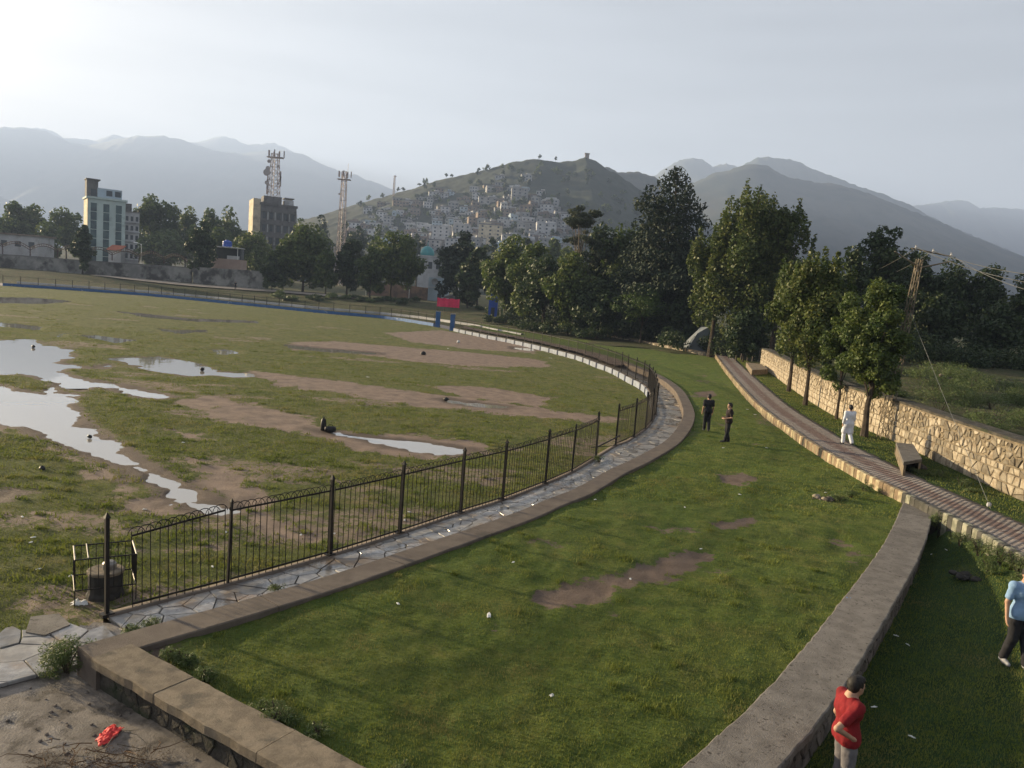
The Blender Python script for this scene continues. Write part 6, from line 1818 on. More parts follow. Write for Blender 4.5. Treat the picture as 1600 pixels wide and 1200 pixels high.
for i in range(60):
    x, y = rg.uniform(1400, 1680), rg.uniform(575, 700)
    if y > 618 + (x - 1400) * 0.36: continue
    p_ = at(x, y, Z_WASTE + 0.15); r_ = rg.uniform(1.1, 2.4) * p_[1] / 55
    bush('waste_bush', 'fuzzy grey green bush on the waste ground behind the stone wall', WB, (p_[0], p_[1], Z_WASTE - 0.1), r_, r_ * rg.uniform(0.5, 0.8), 1300, 0.16 * p_[1] / 55, 'leaf_weed', 200 + i, grassy=True)
FB = 'bushes along the far verge'
for i in range(34):
    x = rg.uniform(430, 800)
    if 655 < x < 740: continue
    y = 458 + (x - 430) * 0.098 + rg.uniform(0, 9)
    Yb = rg.uniform(165, 178) - max(0, (x - 640)) * 0.12; a = atY(x, y, Yb); z_ = float(gz(np.array(a[0]), np.array(Yb)))
    bush('verge_bush', 'scrubby bush on the far verge below the trees', FB, (a[0], Yb, z_), rg.uniform(1.0, 2.2), rg.uniform(0.7, 1.5), 420, 0.4, 'leaf_dark' if rg.random() < 0.6 else 'leaf_weed', 300 + i)
UB = 'undergrowth behind the low stone wall'
for i in range(34):
    s_ = rg.uniform(2, LOWW.len); q_ = LOWW.o(np.array(s_), np.array(-rg.uniform(2.5, 7)))
    bush('undergrowth', 'dark undergrowth bush behind the low stone wall', UB, (q_[0], q_[1], 0.15), rg.uniform(1.8, 3.0), rg.uniform(2.0, 4.4), 1100, 0.36, 'leaf_dark', 400 + i)
DU = 'dark undergrowth below the trees beyond the waste ground'
for i in range(24):
    x = 1395 + i * 13 + rg.uniform(-6, 6); Yb = rg.uniform(74, 92); a = atY(x, 530, Yb)
    bush('undergrowth', 'tall dark undergrowth bush below the trees beyond the waste ground', DU, (a[0], Yb, 1.6), rg.uniform(2.0, 3.2), rg.uniform(2.2, 4.0), 900, 0.32, 'leaf_dark', 500 + i)
for i in range(9):
    x = 1112 + i * 12 + rg.uniform(-4, 4); Yb = rg.uniform(90, 97); a = atY(x, 540, Yb)
    bush('undergrowth', 'dark bush at the foot of the tall poplars', 'dark bushes at the foot of the poplars', (a[0], Yb, 0.15), rg.uniform(1.4, 2.2), rg.uniform(1.8, 3.4), 900, 0.3, 'leaf_dark', 560 + i)
# thin bare stems under the poplars
for i, x in enumerate((1150, 1158, 1168, 1176, 1186)):
    Yb = 84 + i * 1.2; a = atY(x, 560, Yb); b_ = atY(x + 5, 505, Yb)
    tag(MB().path([(a[0], Yb, 0.1), ((a[0] + b_[0]) / 2 + 0.1, Yb, (0.1 + b_[2]) / 2), (b_[0], Yb, b_[2])], [0.09, 0.07, 0.05], 6).build('bare_stem', 'bark_pale', recenter=True), 'thin pale bare stem standing under the tall poplars', 'stem', 'bare stems under the poplars')
# ------------------------------------------------------------------ people
def surface_nets(D, org, h):
    nx, ny, nz = D.shape
    S = D < 0
    acc = np.zeros((nx - 1, ny - 1, nz - 1, 3)); cnt = np.zeros((nx - 1, ny - 1, nz - 1))
    corners = [(0, 0, 0), (1, 0, 0), (0, 1, 0), (1, 1, 0), (0, 0, 1), (1, 0, 1), (0, 1, 1), (1, 1, 1)]
    sl = lambda c: (slice(c[0], nx - 1 + c[0]), slice(c[1], ny - 1 + c[1]), slice(c[2], nz - 1 + c[2]))
    for a in range(8):
        for b_ in range(a + 1, 8):
            ca, cb = corners[a], corners[b_]
            if sum(abs(i - j) for i, j in zip(ca, cb)) != 1: continue
            da, db = D[sl(ca)], D[sl(cb)]
            mk = (da < 0) != (db < 0)
            t = np.where(mk, da / np.where(mk, da - db, 1), 0)
            for k in range(3):
                acc[..., k] += np.where(mk, ca[k] + (cb[k] - ca[k]) * t, 0)
            cnt += mk
    act = cnt > 0
    ids = np.full(act.shape, -1); ids[act] = np.arange(act.sum())
    I = np.argwhere(act)
    V = (I + acc[act] / cnt[act][:, None]) * h + org
    Fs = []
    for ax in range(3):
        o1, o2 = [(1, 2), (2, 0), (0, 1)][ax]
        s0 = [slice(1, -1)] * 3; s0[ax] = slice(0, D.shape[ax] - 1); s1 = list(s0); s1[ax] = slice(1, D.shape[ax])
        A, B = S[tuple(s0)], S[tuple(s1)]
        for flip, mk in ((False, A & ~B), (True, ~A & B)):
            P = np.argwhere(mk)
            if not len(P): continue
            for k in range(3):
                if k != ax: P[:, k] += 1
            def cid(d1, d2):
                Q = P.copy(); Q[:, o1] += d1; Q[:, o2] += d2
                return ids[Q[:, 0], Q[:, 1], Q[:, 2]]
            q = np.stack([cid(-1, -1), cid(0, -1), cid(0, 0), cid(-1, 0)], 1)
            Fs.append(q[:, ::-1] if flip else q)
    return V, np.concatenate(Fs)

def sdf_body(prims, h):
    """prims: (a, b, ra, rb, k) tapered capsules, blended smoothly with radius k; or ('e', centre, radii, k) ellipsoids"""
    lo = np.min([np.minimum(np.array(p[0]) - p[2], np.array(p[1]) - p[3]) if not isinstance(p[0], str) else np.array(p[1]) - np.array(p[2]) for p in prims], 0) - 3 * h
    hi = np.max([np.maximum(np.array(p[0]) + p[2], np.array(p[1]) + p[3]) if not isinstance(p[0], str) else np.array(p[1]) + np.array(p[2]) for p in prims], 0) + 3 * h
    n = np.ceil((hi - lo) / h).astype(int) + 1
    ax = [lo[k] + h * np.arange(n[k]) for k in range(3)]
    D = np.full(n, 1.0)
    for p in prims:
        if isinstance(p[0], str):
            c, r, k = np.array(p[1], float), np.array(p[2], float), p[3]; bl, bh = c - r, c + r
        else:
            a, b_, ra, rb, k = np.array(p[0], float), np.array(p[1], float), p[2], p[3], p[4]
            bl, bh = np.minimum(a - ra, b_ - rb), np.maximum(a + ra, b_ + rb)
        i0 = np.clip(((bl - k - 3 * h - lo) / h).astype(int), 0, n - 1); i1 = np.clip(((bh + k + 3 * h - lo) / h).astype(int) + 1, 1, n)
        w = tuple(slice(i0[q], i1[q]) for q in range(3))
        G = np.stack(np.meshgrid(*[ax[q][w[q]] for q in range(3)], indexing='ij'), -1)
        if isinstance(p[0], str):
            d = (np.linalg.norm((G - c) / r, axis=-1) - 1) * min(r)
        else:
            ab = b_ - a; t = np.clip(((G - a) @ ab) / (ab @ ab + 1e-9), 0, 1)
            d = np.linalg.norm(G - a - t[..., None] * ab, axis=-1) - (ra + (rb - ra) * t)
        Dw = D[w]
        if k > 0:
            hh = np.clip(0.5 + 0.5 * (Dw - d) / k, 0, 1)
            D[w] = Dw * (1 - hh) + d * hh - k * hh * (1 - hh)
        else:
            D[w] = np.minimum(Dw, d)
    return surface_nets(D, lo, h)

pbr('skin', (0.42, 0.25, 0.165), (0.36, 0.21, 0.14), 6, 0.6, world_co=False, spec=0.4)
pbr('hair_black', (0.012, 0.010, 0.009), (0.02, 0.017, 0.015), 30, 0.6, 0.004, 90, world_co=False)
pbr('cloth_red', (0.22, 0.010, 0.014), (0.16, 0.007, 0.010), 8, 0.85, 0.006, 25, world_co=False)
pbr('cloth_blue', (0.22, 0.34, 0.52), (0.17, 0.28, 0.44), 8, 0.85, 0.006, 22, world_co=False)
pbr('cloth_white', (0.66, 0.68, 0.72), (0.56, 0.58, 0.63), 6, 0.85, 0.008, 16, world_co=False)
pbr('cloth_black', (0.014, 0.014, 0.017), (0.022, 0.022, 0.026), 8, 0.9, 0.006, 22, world_co=False)
pbr('cloth_maroon', (0.025, 0.015, 0.016), (0.02, 0.015, 0.015), 8, 0.9, 0.006, 22, world_co=False)
pbr('cloth_pale_grey', (0.17, 0.16, 0.165), (0.13, 0.12, 0.125), 8, 0.9, 0.006, 22, world_co=False)
pbr('shoe_dark', (0.05, 0.05, 0.06), (0.03, 0.03, 0.035), 8, 0.6, world_co=False)
pbr('shoe_pale', (0.3, 0.3, 0.31), (0.22, 0.22, 0.23), 8, 0.6, world_co=False)
pbr('badge_white', (0.6, 0.6, 0.6), None, 8, 0.8, world_co=False)
pbr('badge_red', (0.4, 0.03, 0.04), None, 8, 0.8, world_co=False)
pbr('eye_dark', (0.02, 0.015, 0.012), None, 8, 0.3, world_co=False)
pbr('lip', (0.30, 0.12, 0.09), None, 8, 0.5, world_co=False)

def unit_(v):
    v = np.asarray(v, float); return v / (np.linalg.norm(v) + 1e-9)

def hand_prims(wrist, d, palm_n, thumb_side, curl=0.35):
    """palm and five fingers of unequal length; d points down the hand"""
    d = unit_(d); n_ = unit_(palm_n - d * np.dot(palm_n, d)); s_ = unit_(np.cross(d, n_)) * thumb_side
    w_ = np.asarray(wrist, float); out = [(w_, w_ + d * 0.045, 0.024, 0.026, 0.012)]
    for q in (-0.024, -0.008, 0.008, 0.024):
        out.append((w_ + d * 0.02 + s_ * q * 0.7, w_ + d * 0.088 + s_ * q, 0.015, 0.012, 0.010))
    for q, L_ in ((0.027, 0.072), (0.009, 0.080), (-0.009, 0.075), (-0.026, 0.058)):
        a = w_ + d * 0.088 + s_ * q
        p1 = a + (d * math.cos(curl) + n_ * math.sin(curl)) * L_ * 0.45
        p2 = p1 + (d * math.cos(curl * 2.2) + n_ * math.sin(curl * 2.2)) * L_ * 0.32
        p3 = p2 + (d * math.cos(curl * 3) + n_ * math.sin(curl * 3)) * L_ * 0.24
        out += [(a, p1, 0.0095, 0.009, 0.004), (p1, p2, 0.009, 0.0085, 0.003), (p2, p3, 0.0085, 0.0075, 0.003)]
    a = w_ + d * 0.022 + s_ * 0.026
    p1 = a + (d * 0.75 + s_ * 0.6 + n_ * 0.2) * 0.042; p2 = p1 + (d * 0.95 + s_ * 0.15 + n_ * 0.25) * 0.032
    out += [(a, p1, 0.015, 0.0105, 0.008), (p1, p2, 0.0105, 0.0085, 0.003)]
    return out

def person(label, loc, heading, P, shirt, trousers, h=0.012, shoe='shoe_dark', tunic=False, scale=1.0, head_turn=0.0, group=None):
    """x: to the figure's right, y: forward, z: up. P: joint positions"""
    t_ = thing('person', label, 'person', loc, heading - math.pi / 2, group)
    t_.scale = (scale, scale, scale)
    J = {k: np.array(v, float) for k, v in P.items()}
    hc = J['head']; nk = J['neck']
    ct, st_ = math.cos(head_turn), math.sin(head_turn)
    def hd(x, y, z): return hc + np.array([x * ct - y * st_, x * st_ + y * ct, z])
    head = [('e', hd(0, 0.0, 0.03), (0.078, 0.098, 0.095), 0.0), ('e', hd(0, 0.025, -0.05), (0.058, 0.068, 0.075), 0.04), (hd(0, 0.09, 0.005), hd(0, 0.115, -0.03), 0.010, 0.015, 0.012), (hd(0, 0.08, -0.065), hd(0, 0.085, -0.07), 0.02, 0.02, 0.02), (hd(0, 0.075, -0.1), hd(0, 0.06, -0.1), 0.022, 0.02, 0.02)]
    for s_ in (-1, 1): head += [('e', hd(s_ * 0.078, -0.005, -0.005), (0.012, 0.02, 0.03), 0.008), (hd(s_ * 0.018, 0.082, 0.028), hd(s_ * 0.05, 0.07, 0.028), 0.012, 0.01, 0.01)]
    body = head + [(nk, hd(0, -0.012, -0.06), 0.056, 0.052, 0.03)]
    tor = [(J['pelvis'] + [-0.07, 0, 0], J['pelvis'] + [0.07, 0, 0], 0.115, 0.115, 0.06), (J['pelvis'], J['chest'], 0.125, 0.13, 0.08), (J['chest'] + [-0.075, 0, 0.02], J['chest'] + [0.075, 0, 0.02], 0.118, 0.118, 0.08), (J['chest'] + [0, 0, 0.05], nk, 0.10, 0.058, 0.08)]
    for s_ in ('l', 'r'): tor.append((J['chest'] + [0, 0, 0.07], J['sh' + s_], 0.085, 0.068, 0.06))
    body += tor
    legs = []; arms = {}
    for s_ in ('l', 'r'):
        body += [(J['sh' + s_], J['el' + s_], 0.052, 0.040, 0.04), (J['el' + s_], J['wr' + s_], 0.040, 0.027, 0.015)]
        body += hand_prims(J['wr' + s_], J['wr' + s_] - J['el' + s_] if 'hd' + s_ not in J else J['hd' + s_], np.array([1.0 if s_ == 'l' else -1.0, 0.3, 0]) if 'pn' + s_ not in J else J['pn' + s_], (1 if s_ == 'r' else -1) * (-1), 0.3)
        leg = [(J['hip' + s_], J['kn' + s_], 0.085, 0.058, 0.06), (J['kn' + s_], J['an' + s_], 0.055, 0.038, 0.02)]
        body += leg; legs.append(leg)
        f_ = J.get('ft' + s_, np.array([0, 1.0, 0]))
        body += [(J['an' + s_] + [0, 0, -0.04], J['an' + s_] + f_ * 0.15 + [0, 0, -0.055], 0.035, 0.028, 0.03)]
    V, Fq = sdf_body(body, h)
    obj_np('body', V, Fq, 'skin', t_, sm=True)
    # shirt
    sp = [(a, b_, ra + 0.016, rb + 0.016, k) if a is not None else None for a, b_, ra, rb, k in tor[:3]]
    sp.append((J['chest'] + [0, 0, 0.05], nk + (nk - J['chest']) * -0.18, 0.115, 0.078, 0.07))
    for s_ in ('l', 'r'):
        e = J['sh' + s_] + (J['el' + s_] - J['sh' + s_]) * (0.98 if tunic else 0.66)
        sp += [(J['chest'] + [0, 0, 0.07], J['sh' + s_], 0.10, 0.080, 0.05), (J['sh' + s_], e, 0.074, 0.066, 0.04)]
        if tunic: sp.append((e, J['el' + s_] + (J['wr' + s_] - J['el' + s_]) * 0.7, 0.062, 0.058, 0.03))
    hem = J['pelvis'] + [0, 0, -0.06]
    sp += [(hem + [-0.085, 0, 0], hem + [0.085, 0, 0], 0.125, 0.125, 0.06)]
    if tunic:
        for s_ in ('l', 'r'): sp.append((J['hip' + s_], J['hip' + s_] + (J['kn' + s_] - J['hip' + s_]) * 0.85, 0.125, 0.135, 0.09))
    V, Fq = sdf_body(sp, h)
    V = V + (fbm(V[:, 0:1] * 14 + V[:, 1:2] * 9, V[:, 2:3] * 11, 4) - 0.5) * 0.014 * np.sign(V - J['chest'])
    # clean hem
    zc = (J['pelvis'][2] - 0.115) if not tunic else 0.50
    V[:, 2] = np.maximum(V[:, 2], zc)
    obj_np('shirt' if not tunic else 'tunic', V, Fq, shirt, t_, sm=True)
    tp = [(J['pelvis'] + [-0.06, 0, -0.01], J['pelvis'] + [0.06, 0, -0.01], 0.122, 0.122, 0.05)]
    for s_ in ('l', 'r'):
        e = J['an' + s_] + (J['kn' + s_] - J['an' + s_]) * 0.06
        w_ = 0.02 if not tunic else 0.035
        tp += [(J['hip' + s_], J['kn' + s_], 0.098 + w_ * 0.4, 0.074 + w_ * 0.5, 0.05), (J['kn' + s_], e, 0.074 + w_ * 0.4, 0.062 + w_ * 0.5, 0.02)]
    V, Fq = sdf_body(tp, h)
    V = V + (fbm(V[:, 0:1] * 11 + V[:, 1:2] * 7, V[:, 2:3] * 9, 4) - 0.5) * 0.016 * np.sign(V - J['pelvis'])
    obj_np('trousers', V, Fq, trousers, t_, sm=True)
    for s_ in ('l', 'r'):
        f_ = J.get('ft' + s_, np.array([0, 1.0, 0])); an = J['an' + s_]
        V, Fq = sdf_body([(an + [0, 0, -0.035] - f_ * 0.03, an + f_ * 0.08 + [0, 0, -0.04], 0.045, 0.044, 0.03), (an + f_ * 0.06 + [0, 0, -0.052], an + f_ * 0.18 + [0, 0, -0.055], 0.046, 0.036, 0.03)], h)
        V[:, 2] = np.maximum(V[:, 2], an[2] - 0.088)
        obj_np('shoe', V, Fq, shoe, t_, sm=True)
    hp = [('e', hd(0, -0.012, 0.045), (0.09, 0.108, 0.095), 0.0), ('e', hd(0, -0.05, 0.0), (0.082, 0.07, 0.09), 0.03), ('e', hd(0.015, 0.04, 0.105), (0.06, 0.055, 0.035), 0.03)]
    V, Fq = sdf_body(hp, min(h, 0.010))
    # keep the face free
    R_ = V - hc; fy = -R_[:, 0] * st_ + R_[:, 1] * ct
    kf = ~((fy > 0.045) & (R_[:, 2] < 0.062))
    Fk = Fq[kf[Fq].all(1)]
    V = V + (fbm(V[:, 0:1] * 55, V[:, 1:2] * 55 + V[:, 2:3] * 40, 2) - 0.5) * 0.012
    obj_np('hair', V, Fk, 'hair_black', t_, sm=True)
    for s_ in (-1, 1):
        c_ = hd(s_ * 0.032, 0.083, 0.008)
        MB().lathe((c_[0], c_[1], c_[2] - 0.008), [(0.002, 0), (0.011, 0.004), (0.013, 0.008), (0.011, 0.012), (0.002, 0.016)], 8).build('eye', 'eye_dark', t_, sm=True)
    c0, c1 = hd(-0.024, 0.085, -0.062), hd(0.024, 0.085, -0.062)
    MB().path([c0, hd(0, 0.104, -0.064), c1], [0.003, 0.008, 0.003], 6).build('mouth', 'lip', t_, sm=True)
    return t_

STAND = dict(head=(0, 0.015, 1.615), neck=(0, -0.01, 1.475), chest=(0, -0.01, 1.29), pelvis=(0, 0, 0.97), shl=(-0.185, -0.01, 1.405), shr=(0.185, -0.01, 1.405), ell=(-0.235, -0.03, 1.12), elr=(0.235, -0.03, 1.12), wrl=(-0.245, 0.06, 0.88), wrr=(0.245, 0.06, 0.88), hipl=(-0.09, 0, 0.93), hipr=(0.09, 0, 0.93), knl=(-0.10, 0.02, 0.50), knr=(0.10, 0.02, 0.50), anl=(-0.105, -0.02, 0.09), anr=(0.105, -0.02, 0.09))
def pose(**kw):
    p = dict(STAND); p.update(kw); return p

# man in red: facing along the wall, right hand on the hip with the elbow thrown back
g = low_z(4.55, 9.05)
pr = at(1335, 1057, g + 1.74)
person('man in red T-shirt with hand on hip beside the curved wall', (pr[0], pr[1], g), math.radians(6), pose(elr=(0.31, -0.33, 1.20), wrr=(0.20, -0.03, 1.0), hdr=(-0.25, 0.75, -0.5), pnr=(-1, -0.2, 0.1), head=(0, 0.05, 1.61), knl=(-0.11, 0.05, 0.5), ell=(-0.25, -0.02, 1.12), wrl=(-0.26, 0.1, 0.89)), 'cloth_red', 'cloth_pale_grey', 0.0095, head_turn=0.12)
g = low_z(9.55, 13.5)
pb_ = at(1582, 1040, g)
o = person('man in pale blue T-shirt and dark trousers on the shaded grass', (pb_[0] + 0.02, pb_[1], g), math.radians(-92), pose(ell=(-0.25, -0.02, 1.12), elr=(0.27, 0.0, 1.12), wrr=(0.285, 0.07, 0.875), knl=(-0.10, 0.04, 0.5), anl=(-0.11, 0.14, 0.09), anr=(0.13, -0.12, 0.09)), 'cloth_blue', 'cloth_black', 0.0095, shoe='shoe_pale', scale=1.07, head_turn=-0.2)
pw = at(1322, 695, Z_WALK)
person('man in white tunic and trousers walking away on the brick walk', (pw[0], pw[1], Z_WALK + 0.005), math.radians(97), pose(ell=(-0.27, -0.08, 1.13), wrl=(-0.25, 0.02, 0.9), elr=(0.25, 0.05, 1.12), wrr=(0.25, 0.16, 0.9), knl=(-0.10, 0.12, 0.51), anl=(-0.10, 0.10, 0.09), knr=(0.09, -0.02, 0.5), anr=(0.10, -0.26, 0.14)), 'cloth_white', 'cloth_white', 0.015, tunic=True, shoe='shoe_dark')
pk = at(1103, 672, 0)
person('person all in black walking away over the lawn', (pk[0], pk[1], -0.03), math.radians(92), pose(knl=(-0.08, 0.06, 0.5), anl=(-0.07, 0.08, 0.09), knr=(0.08, 0.0, 0.5), anr=(0.08, -0.14, 0.1)), 'cloth_black', 'cloth_black', 0.015)
pq = at(1135, 690, 0)
o = person('person in dark clothes with bent arms facing the field', (pq[0], pq[1], -0.03), math.radians(178), pose(elr=(0.24, -0.06, 1.12), wrr=(0.15, 0.2, 1.08), hdr=(-0.5, 0.8, 0), pnr=(-0.8, -0.3, -0.3), ell=(-0.24, -0.06, 1.12), wrl=(-0.15, 0.2, 1.06), hdl=(0.5, 0.8, 0), pnl=(0.8, -0.3, -0.3), anl=(-0.08, 0.10, 0.09), anr=(0.08, -0.1, 0.09)), 'cloth_maroon', 'cloth_black', 0.015, head_turn=0.1)
MB().box((0.252, -0.01, 1.33), (0.012, 0.06, 0.06)).build('shoulder_badge', 'badge_white', o)
MB().add([(0.195, 0.02, 0.86), (0.2, 0.10, 0.86), (0.2, 0.04, 0.74), (0.205, 0.02, 0.86), (0.21, 0.10, 0.86), (0.21, 0.04, 0.74)], [(0, 1, 2), (5, 4, 3), (0, 3, 4, 1), (1, 4, 5, 2), (2, 5, 3, 0)]).build('red_patch', 'badge_red', o)
a = atY(368, 446, 184); zz = float(gz(np.array(a[0]), np.array(184.0))) + 0.2
person('distant person standing on the dusty track by the dark wall', (a[0], 184, zz), math.radians(-80), pose(), 'cloth_black', 'cloth_black', 0.03)
# ------------------------------------------------------------------ small things lying about
pbr('litter_white', (0.78, 0.78, 0.76), (0.66, 0.66, 0.64), 8, 0.7)
pbr('litter_red', (0.80, 0.07, 0.06), (0.6, 0.05, 0.05), 8, 0.6)
pbr('litter_blue', (0.1, 0.3, 0.6), None, 8, 0.6)
pbr('bag_black', (0.012, 0.012, 0.012), (0.02, 0.02, 0.02), 8, 0.5)
pbr('clod', (0.05, 0.045, 0.035), (0.03, 0.035, 0.02), 8, 0.95)

def crumple(name, label, cat, loc, sx, sy, sz, mat, seed, group=None, n=9):
    """crumpled sheet: closed, with folds and thickness"""
    rng = np.random.default_rng(seed)
    g = np.linspace(-1, 1, n); X, Y = np.meshgrid(g, g)
    r = np.hypot(X, Y)
    k = np.clip(1.15 - 0.3 * rng.random(), 0.7, 1.2)
    z = np.abs(fbm(X * 2.4 + seed, Y * 2.4, 4, seed % 7) - 0.5) * 3.2 * sz * np.clip(1.5 - r, 0.2, 1)
    X2 = X * (1 - 0.12 * Y ** 2) + rng.normal(size=X.shape) * 0.09 + 0.18 * np.sin(3 * Y + seed); Y2 = Y * (1 - 0.15 * X ** 2) + rng.normal(size=X.shape) * 0.07
    top = np.column_stack([X2.ravel() * sx, Y2.ravel() * sy, z.ravel() + 0.012]); bot = top - [0, 0, 0.010]
    idx = np.arange(n * n).reshape(n, n)
    q = np.stack([idx[:-1, :-1], idx[:-1, 1:], idx[1:, 1:], idx[1:, :-1]], -1).reshape(-1, 4)
    bd = np.concatenate([idx[0, :], idx[1:, -1], idx[-1, -2::-1], idx[-2:0:-1, 0]])
    sd = np.stack([bd, bd + n * n, np.roll(bd, -1) + n * n, np.roll(bd, -1)], 1)
    o = obj_np(name, np.vstack([top, bot]), np.vstack([q, q[:, ::-1] + n * n, sd]), mat)
    o.location = [float(v) for v in loc]; o.rotation_euler = (0, 0, float(rng.uniform(0, 6.28)))
    return tag(o, label, cat, group)

def lump(name, label, cat, loc, rx, ry, rz_, mat, seed, group=None):
    rng = np.random.default_rng(seed)
    V = []; n = 10; m_ = 6
    for i in range(m_):
        a = math.pi * (i / (m_ - 1)) - math.pi / 2
        for k in range(n):
            b_ = 6.283 * k / n
            r = 1 + rng.uniform(-0.18, 0.18)
            V.append((rx * r * math.cos(a) * math.cos(b_), ry * r * math.cos(a) * math.sin(b_), rz_ * (0.85 + r * math.sin(a) * 0.9)))
    Fs = [(i * n + k, i * n + (k + 1) % n, (i + 1) * n + (k + 1) % n, (i + 1) * n + k) for i in range(m_ - 1) for k in range(n)]
    o = obj_np(name, V, Fs, mat, sm=True); o.location = [float(v) for v in loc]; o.rotation_euler = (0, 0, float(rng.uniform(0, 6.28)))
    return tag(o, label, cat, group)

p_ = at(124, 944, Z_FIELD); crumple('plastic_bag', 'white plastic bag lying on the grass left of the cage', 'bag', p_, 0.13, 0.09, 0.14, 'litter_white', 3)
p_ = at(764, 962, 0); crumple('plastic_scrap', 'white torn plastic scrap alone in the middle of the near lawn', 'litter', (p_[0], p_[1], 0.0), 0.10, 0.035, 0.02, 'litter_white', 4)
p_ = at(862, 1088, 0); crumple('paper_ball', 'crumpled white paper low on the near lawn', 'litter', (p_[0], p_[1], 0.0), 0.03, 0.025, 0.04, 'litter_white', 5)
p_ = at(1325, 938, 0); crumple('wrapper', 'small blue wrapper on the lawn beside the curved wall', 'litter', (p_[0], p_[1], 0.02), 0.06, 0.04, 0.05, 'litter_blue', 6)
p_ = at(170, 1146, Z_PATH); crumple('plastic_bag', 'bright red plastic bag spread on the platform by the dry brush', 'bag', (p_[0], p_[1], Z_PATH - 0.03), 0.20, 0.10, 0.05, 'litter_red', 7, n=15)
LS = 'scraps of white litter on the lawn'
for i, (x, y) in enumerate(((1156, 773), (1070, 793), (802, 879), (1168, 640), (1180, 648), (1070, 677), (622, 944), (1095, 858), (985, 905), (930, 781), (1198, 700), (1245, 660), (1130, 700), (1290, 770))):
    p_ = at(x, y, 0); crumple('litter_scrap', 'tiny white litter scrap lying in the mown lawn', 'litter', (p_[0], p_[1], 0.0), 0.04 * max(1, p_[1] / 26), 0.02 * max(1, p_[1] / 26), 0.02, 'litter_white', 20 + i, LS, 6)
LF = 'scraps of white litter on the field'
for i, (x, y) in enumerate(((60, 892), (110, 903), (52, 842), (48, 850), (35, 810), (226, 798), (332, 888), (353, 834), (470, 838), (640, 802), (522, 836), (632, 815), (286, 693), (575, 590), (860, 560), (700, 545))):
    p_ = at(x, y, Z_FIELD); crumple('litter_scrap', 'tiny white litter scrap on the playing field', 'litter', (p_[0], p_[1], Z_FIELD + 0.03), 0.05 * max(1, p_[1] / 26), 0.025 * max(1, p_[1] / 26), 0.03, 'litter_white', 50 + i, LF, 6)
LL = 'scraps of pale litter on the shaded grass'
for i, (x, y) in enumerate(((1418, 1010), (1365, 1108), (1424, 1155), (1455, 868), (1478, 861), (1400, 996))):
    z_ = low_z(*at(x, y, -0.4)[:2]); p_ = at(x, y, z_); crumple('litter_scrap', 'thin pale litter scrap on the shaded lower grass', 'litter', (p_[0], p_[1], z_ + 0.03), 0.05, 0.012, 0.02, 'litter_white', 80 + i, LL, 6)
p_ = at(505, 673, Z_FIELD); hh = 0.55
t_ = thing('black_bag', 'tall upright black kit bag standing by the thin puddle', 'bag', (p_[0], p_[1], Z_FIELD))
MB().lathe((0, 0, 0), [(0.10, -0.03), (0.13, 0.05), (0.125, 0.3), (0.10, 0.48), (0.05, 0.55), (0.02, 0.57)], 10).build('bag_body', 'bag_black', t_, sm=True)
MB().path([(0, -0.05, 0.52), (0.0, -0.1, 0.62), (0.0, 0.05, 0.62), (0, 0.06, 0.52)], 0.012, 5).build('strap', 'bag_black', t_)
p_ = at(516, 675, Z_FIELD)
t_ = thing('black_bag', 'low black kit bag lying by the upright bag', 'bag', (p_[0], p_[1], Z_FIELD), 0.3)
o = MB().lathe((0, 0, 0), [(0.02, -0.24), (0.11, -0.22), (0.135, -0.1), (0.135, 0.1), (0.11, 0.22), (0.02, 0.24)], 10).build('bag_body', 'bag_black', t_, sm=True); o.rotation_euler = (0, math.pi / 2, 0); o.location = (0, 0, 0.12)
MB().path([(-0.12, 0, 0.24), (-0.06, 0, 0.32), (0.06, 0, 0.32), (0.12, 0, 0.24)], 0.012, 5).build('strap', 'bag_black', t_)
for i, (x, y, r_, lb) in enumerate(((697, 626, 0.16, 'black bundle at the end of the narrow puddle'), (661, 555, 0.28, 'dark and white bundle standing on the muddy strip'), (716, 536, 0.25, 'pale bundle near the field gate'), (316, 579, 0.16, 'dark lump in the middle puddle'), (140, 684, 0.10, 'small dark stake in the large puddle'), (52, 543, 0.14, 'dark lump at the rim of the large puddle'), (66, 735, 0.12, 'dark clod on the bare grass near the large puddle'))):
    p_ = at(x, y, Z_FIELD); lump('bundle', lb, 'bundle', (p_[0], p_[1], Z_FIELD - 0.02), r_, r_ * 0.7, r_ * 0.8, 'bag_black' if i not in (2,) else 'litter_white', 400 + i)
# loose stones and rubbish heaps
def heap(name, label, loc, R, n, mat, seed, rmin=0.05, rmax=0.12, extra=None):
    rg_ = random.Random(seed); t_ = thing(name, label, 'rubble', loc)
    for k in range(n):
        a = rg_.uniform(0, 6.28); q = R * rg_.random() ** 0.6; r_ = rg_.uniform(rmin, rmax)
        o = lump('stone', None, None, (math.cos(a) * q, math.sin(a) * q * 0.7, -0.03), r_ * 1.2, r_, r_ * 0.7, extra if extra and rg_.random() < 0.3 else mat, seed + k); o.parent = t_
    return t_
p_ = at(1285, 778, 0); heap('stone_heap', 'small heap of pale stones on the lawn near the kerb weeds', (p_[0], p_[1], -0.02), 0.42, 12, 'shade_rubble_stone', 500, extra='limestone')
z_ = low_z(*at(1518, 902, -0.3)[:2]); p_ = at(1518, 902, z_); heap('rubbish_heap', 'dark rubbish heap on the shaded grass below the weeds', (p_[0], p_[1], z_), 0.5, 16, 'drum_dark', 540, extra='shade_rubble_stone')
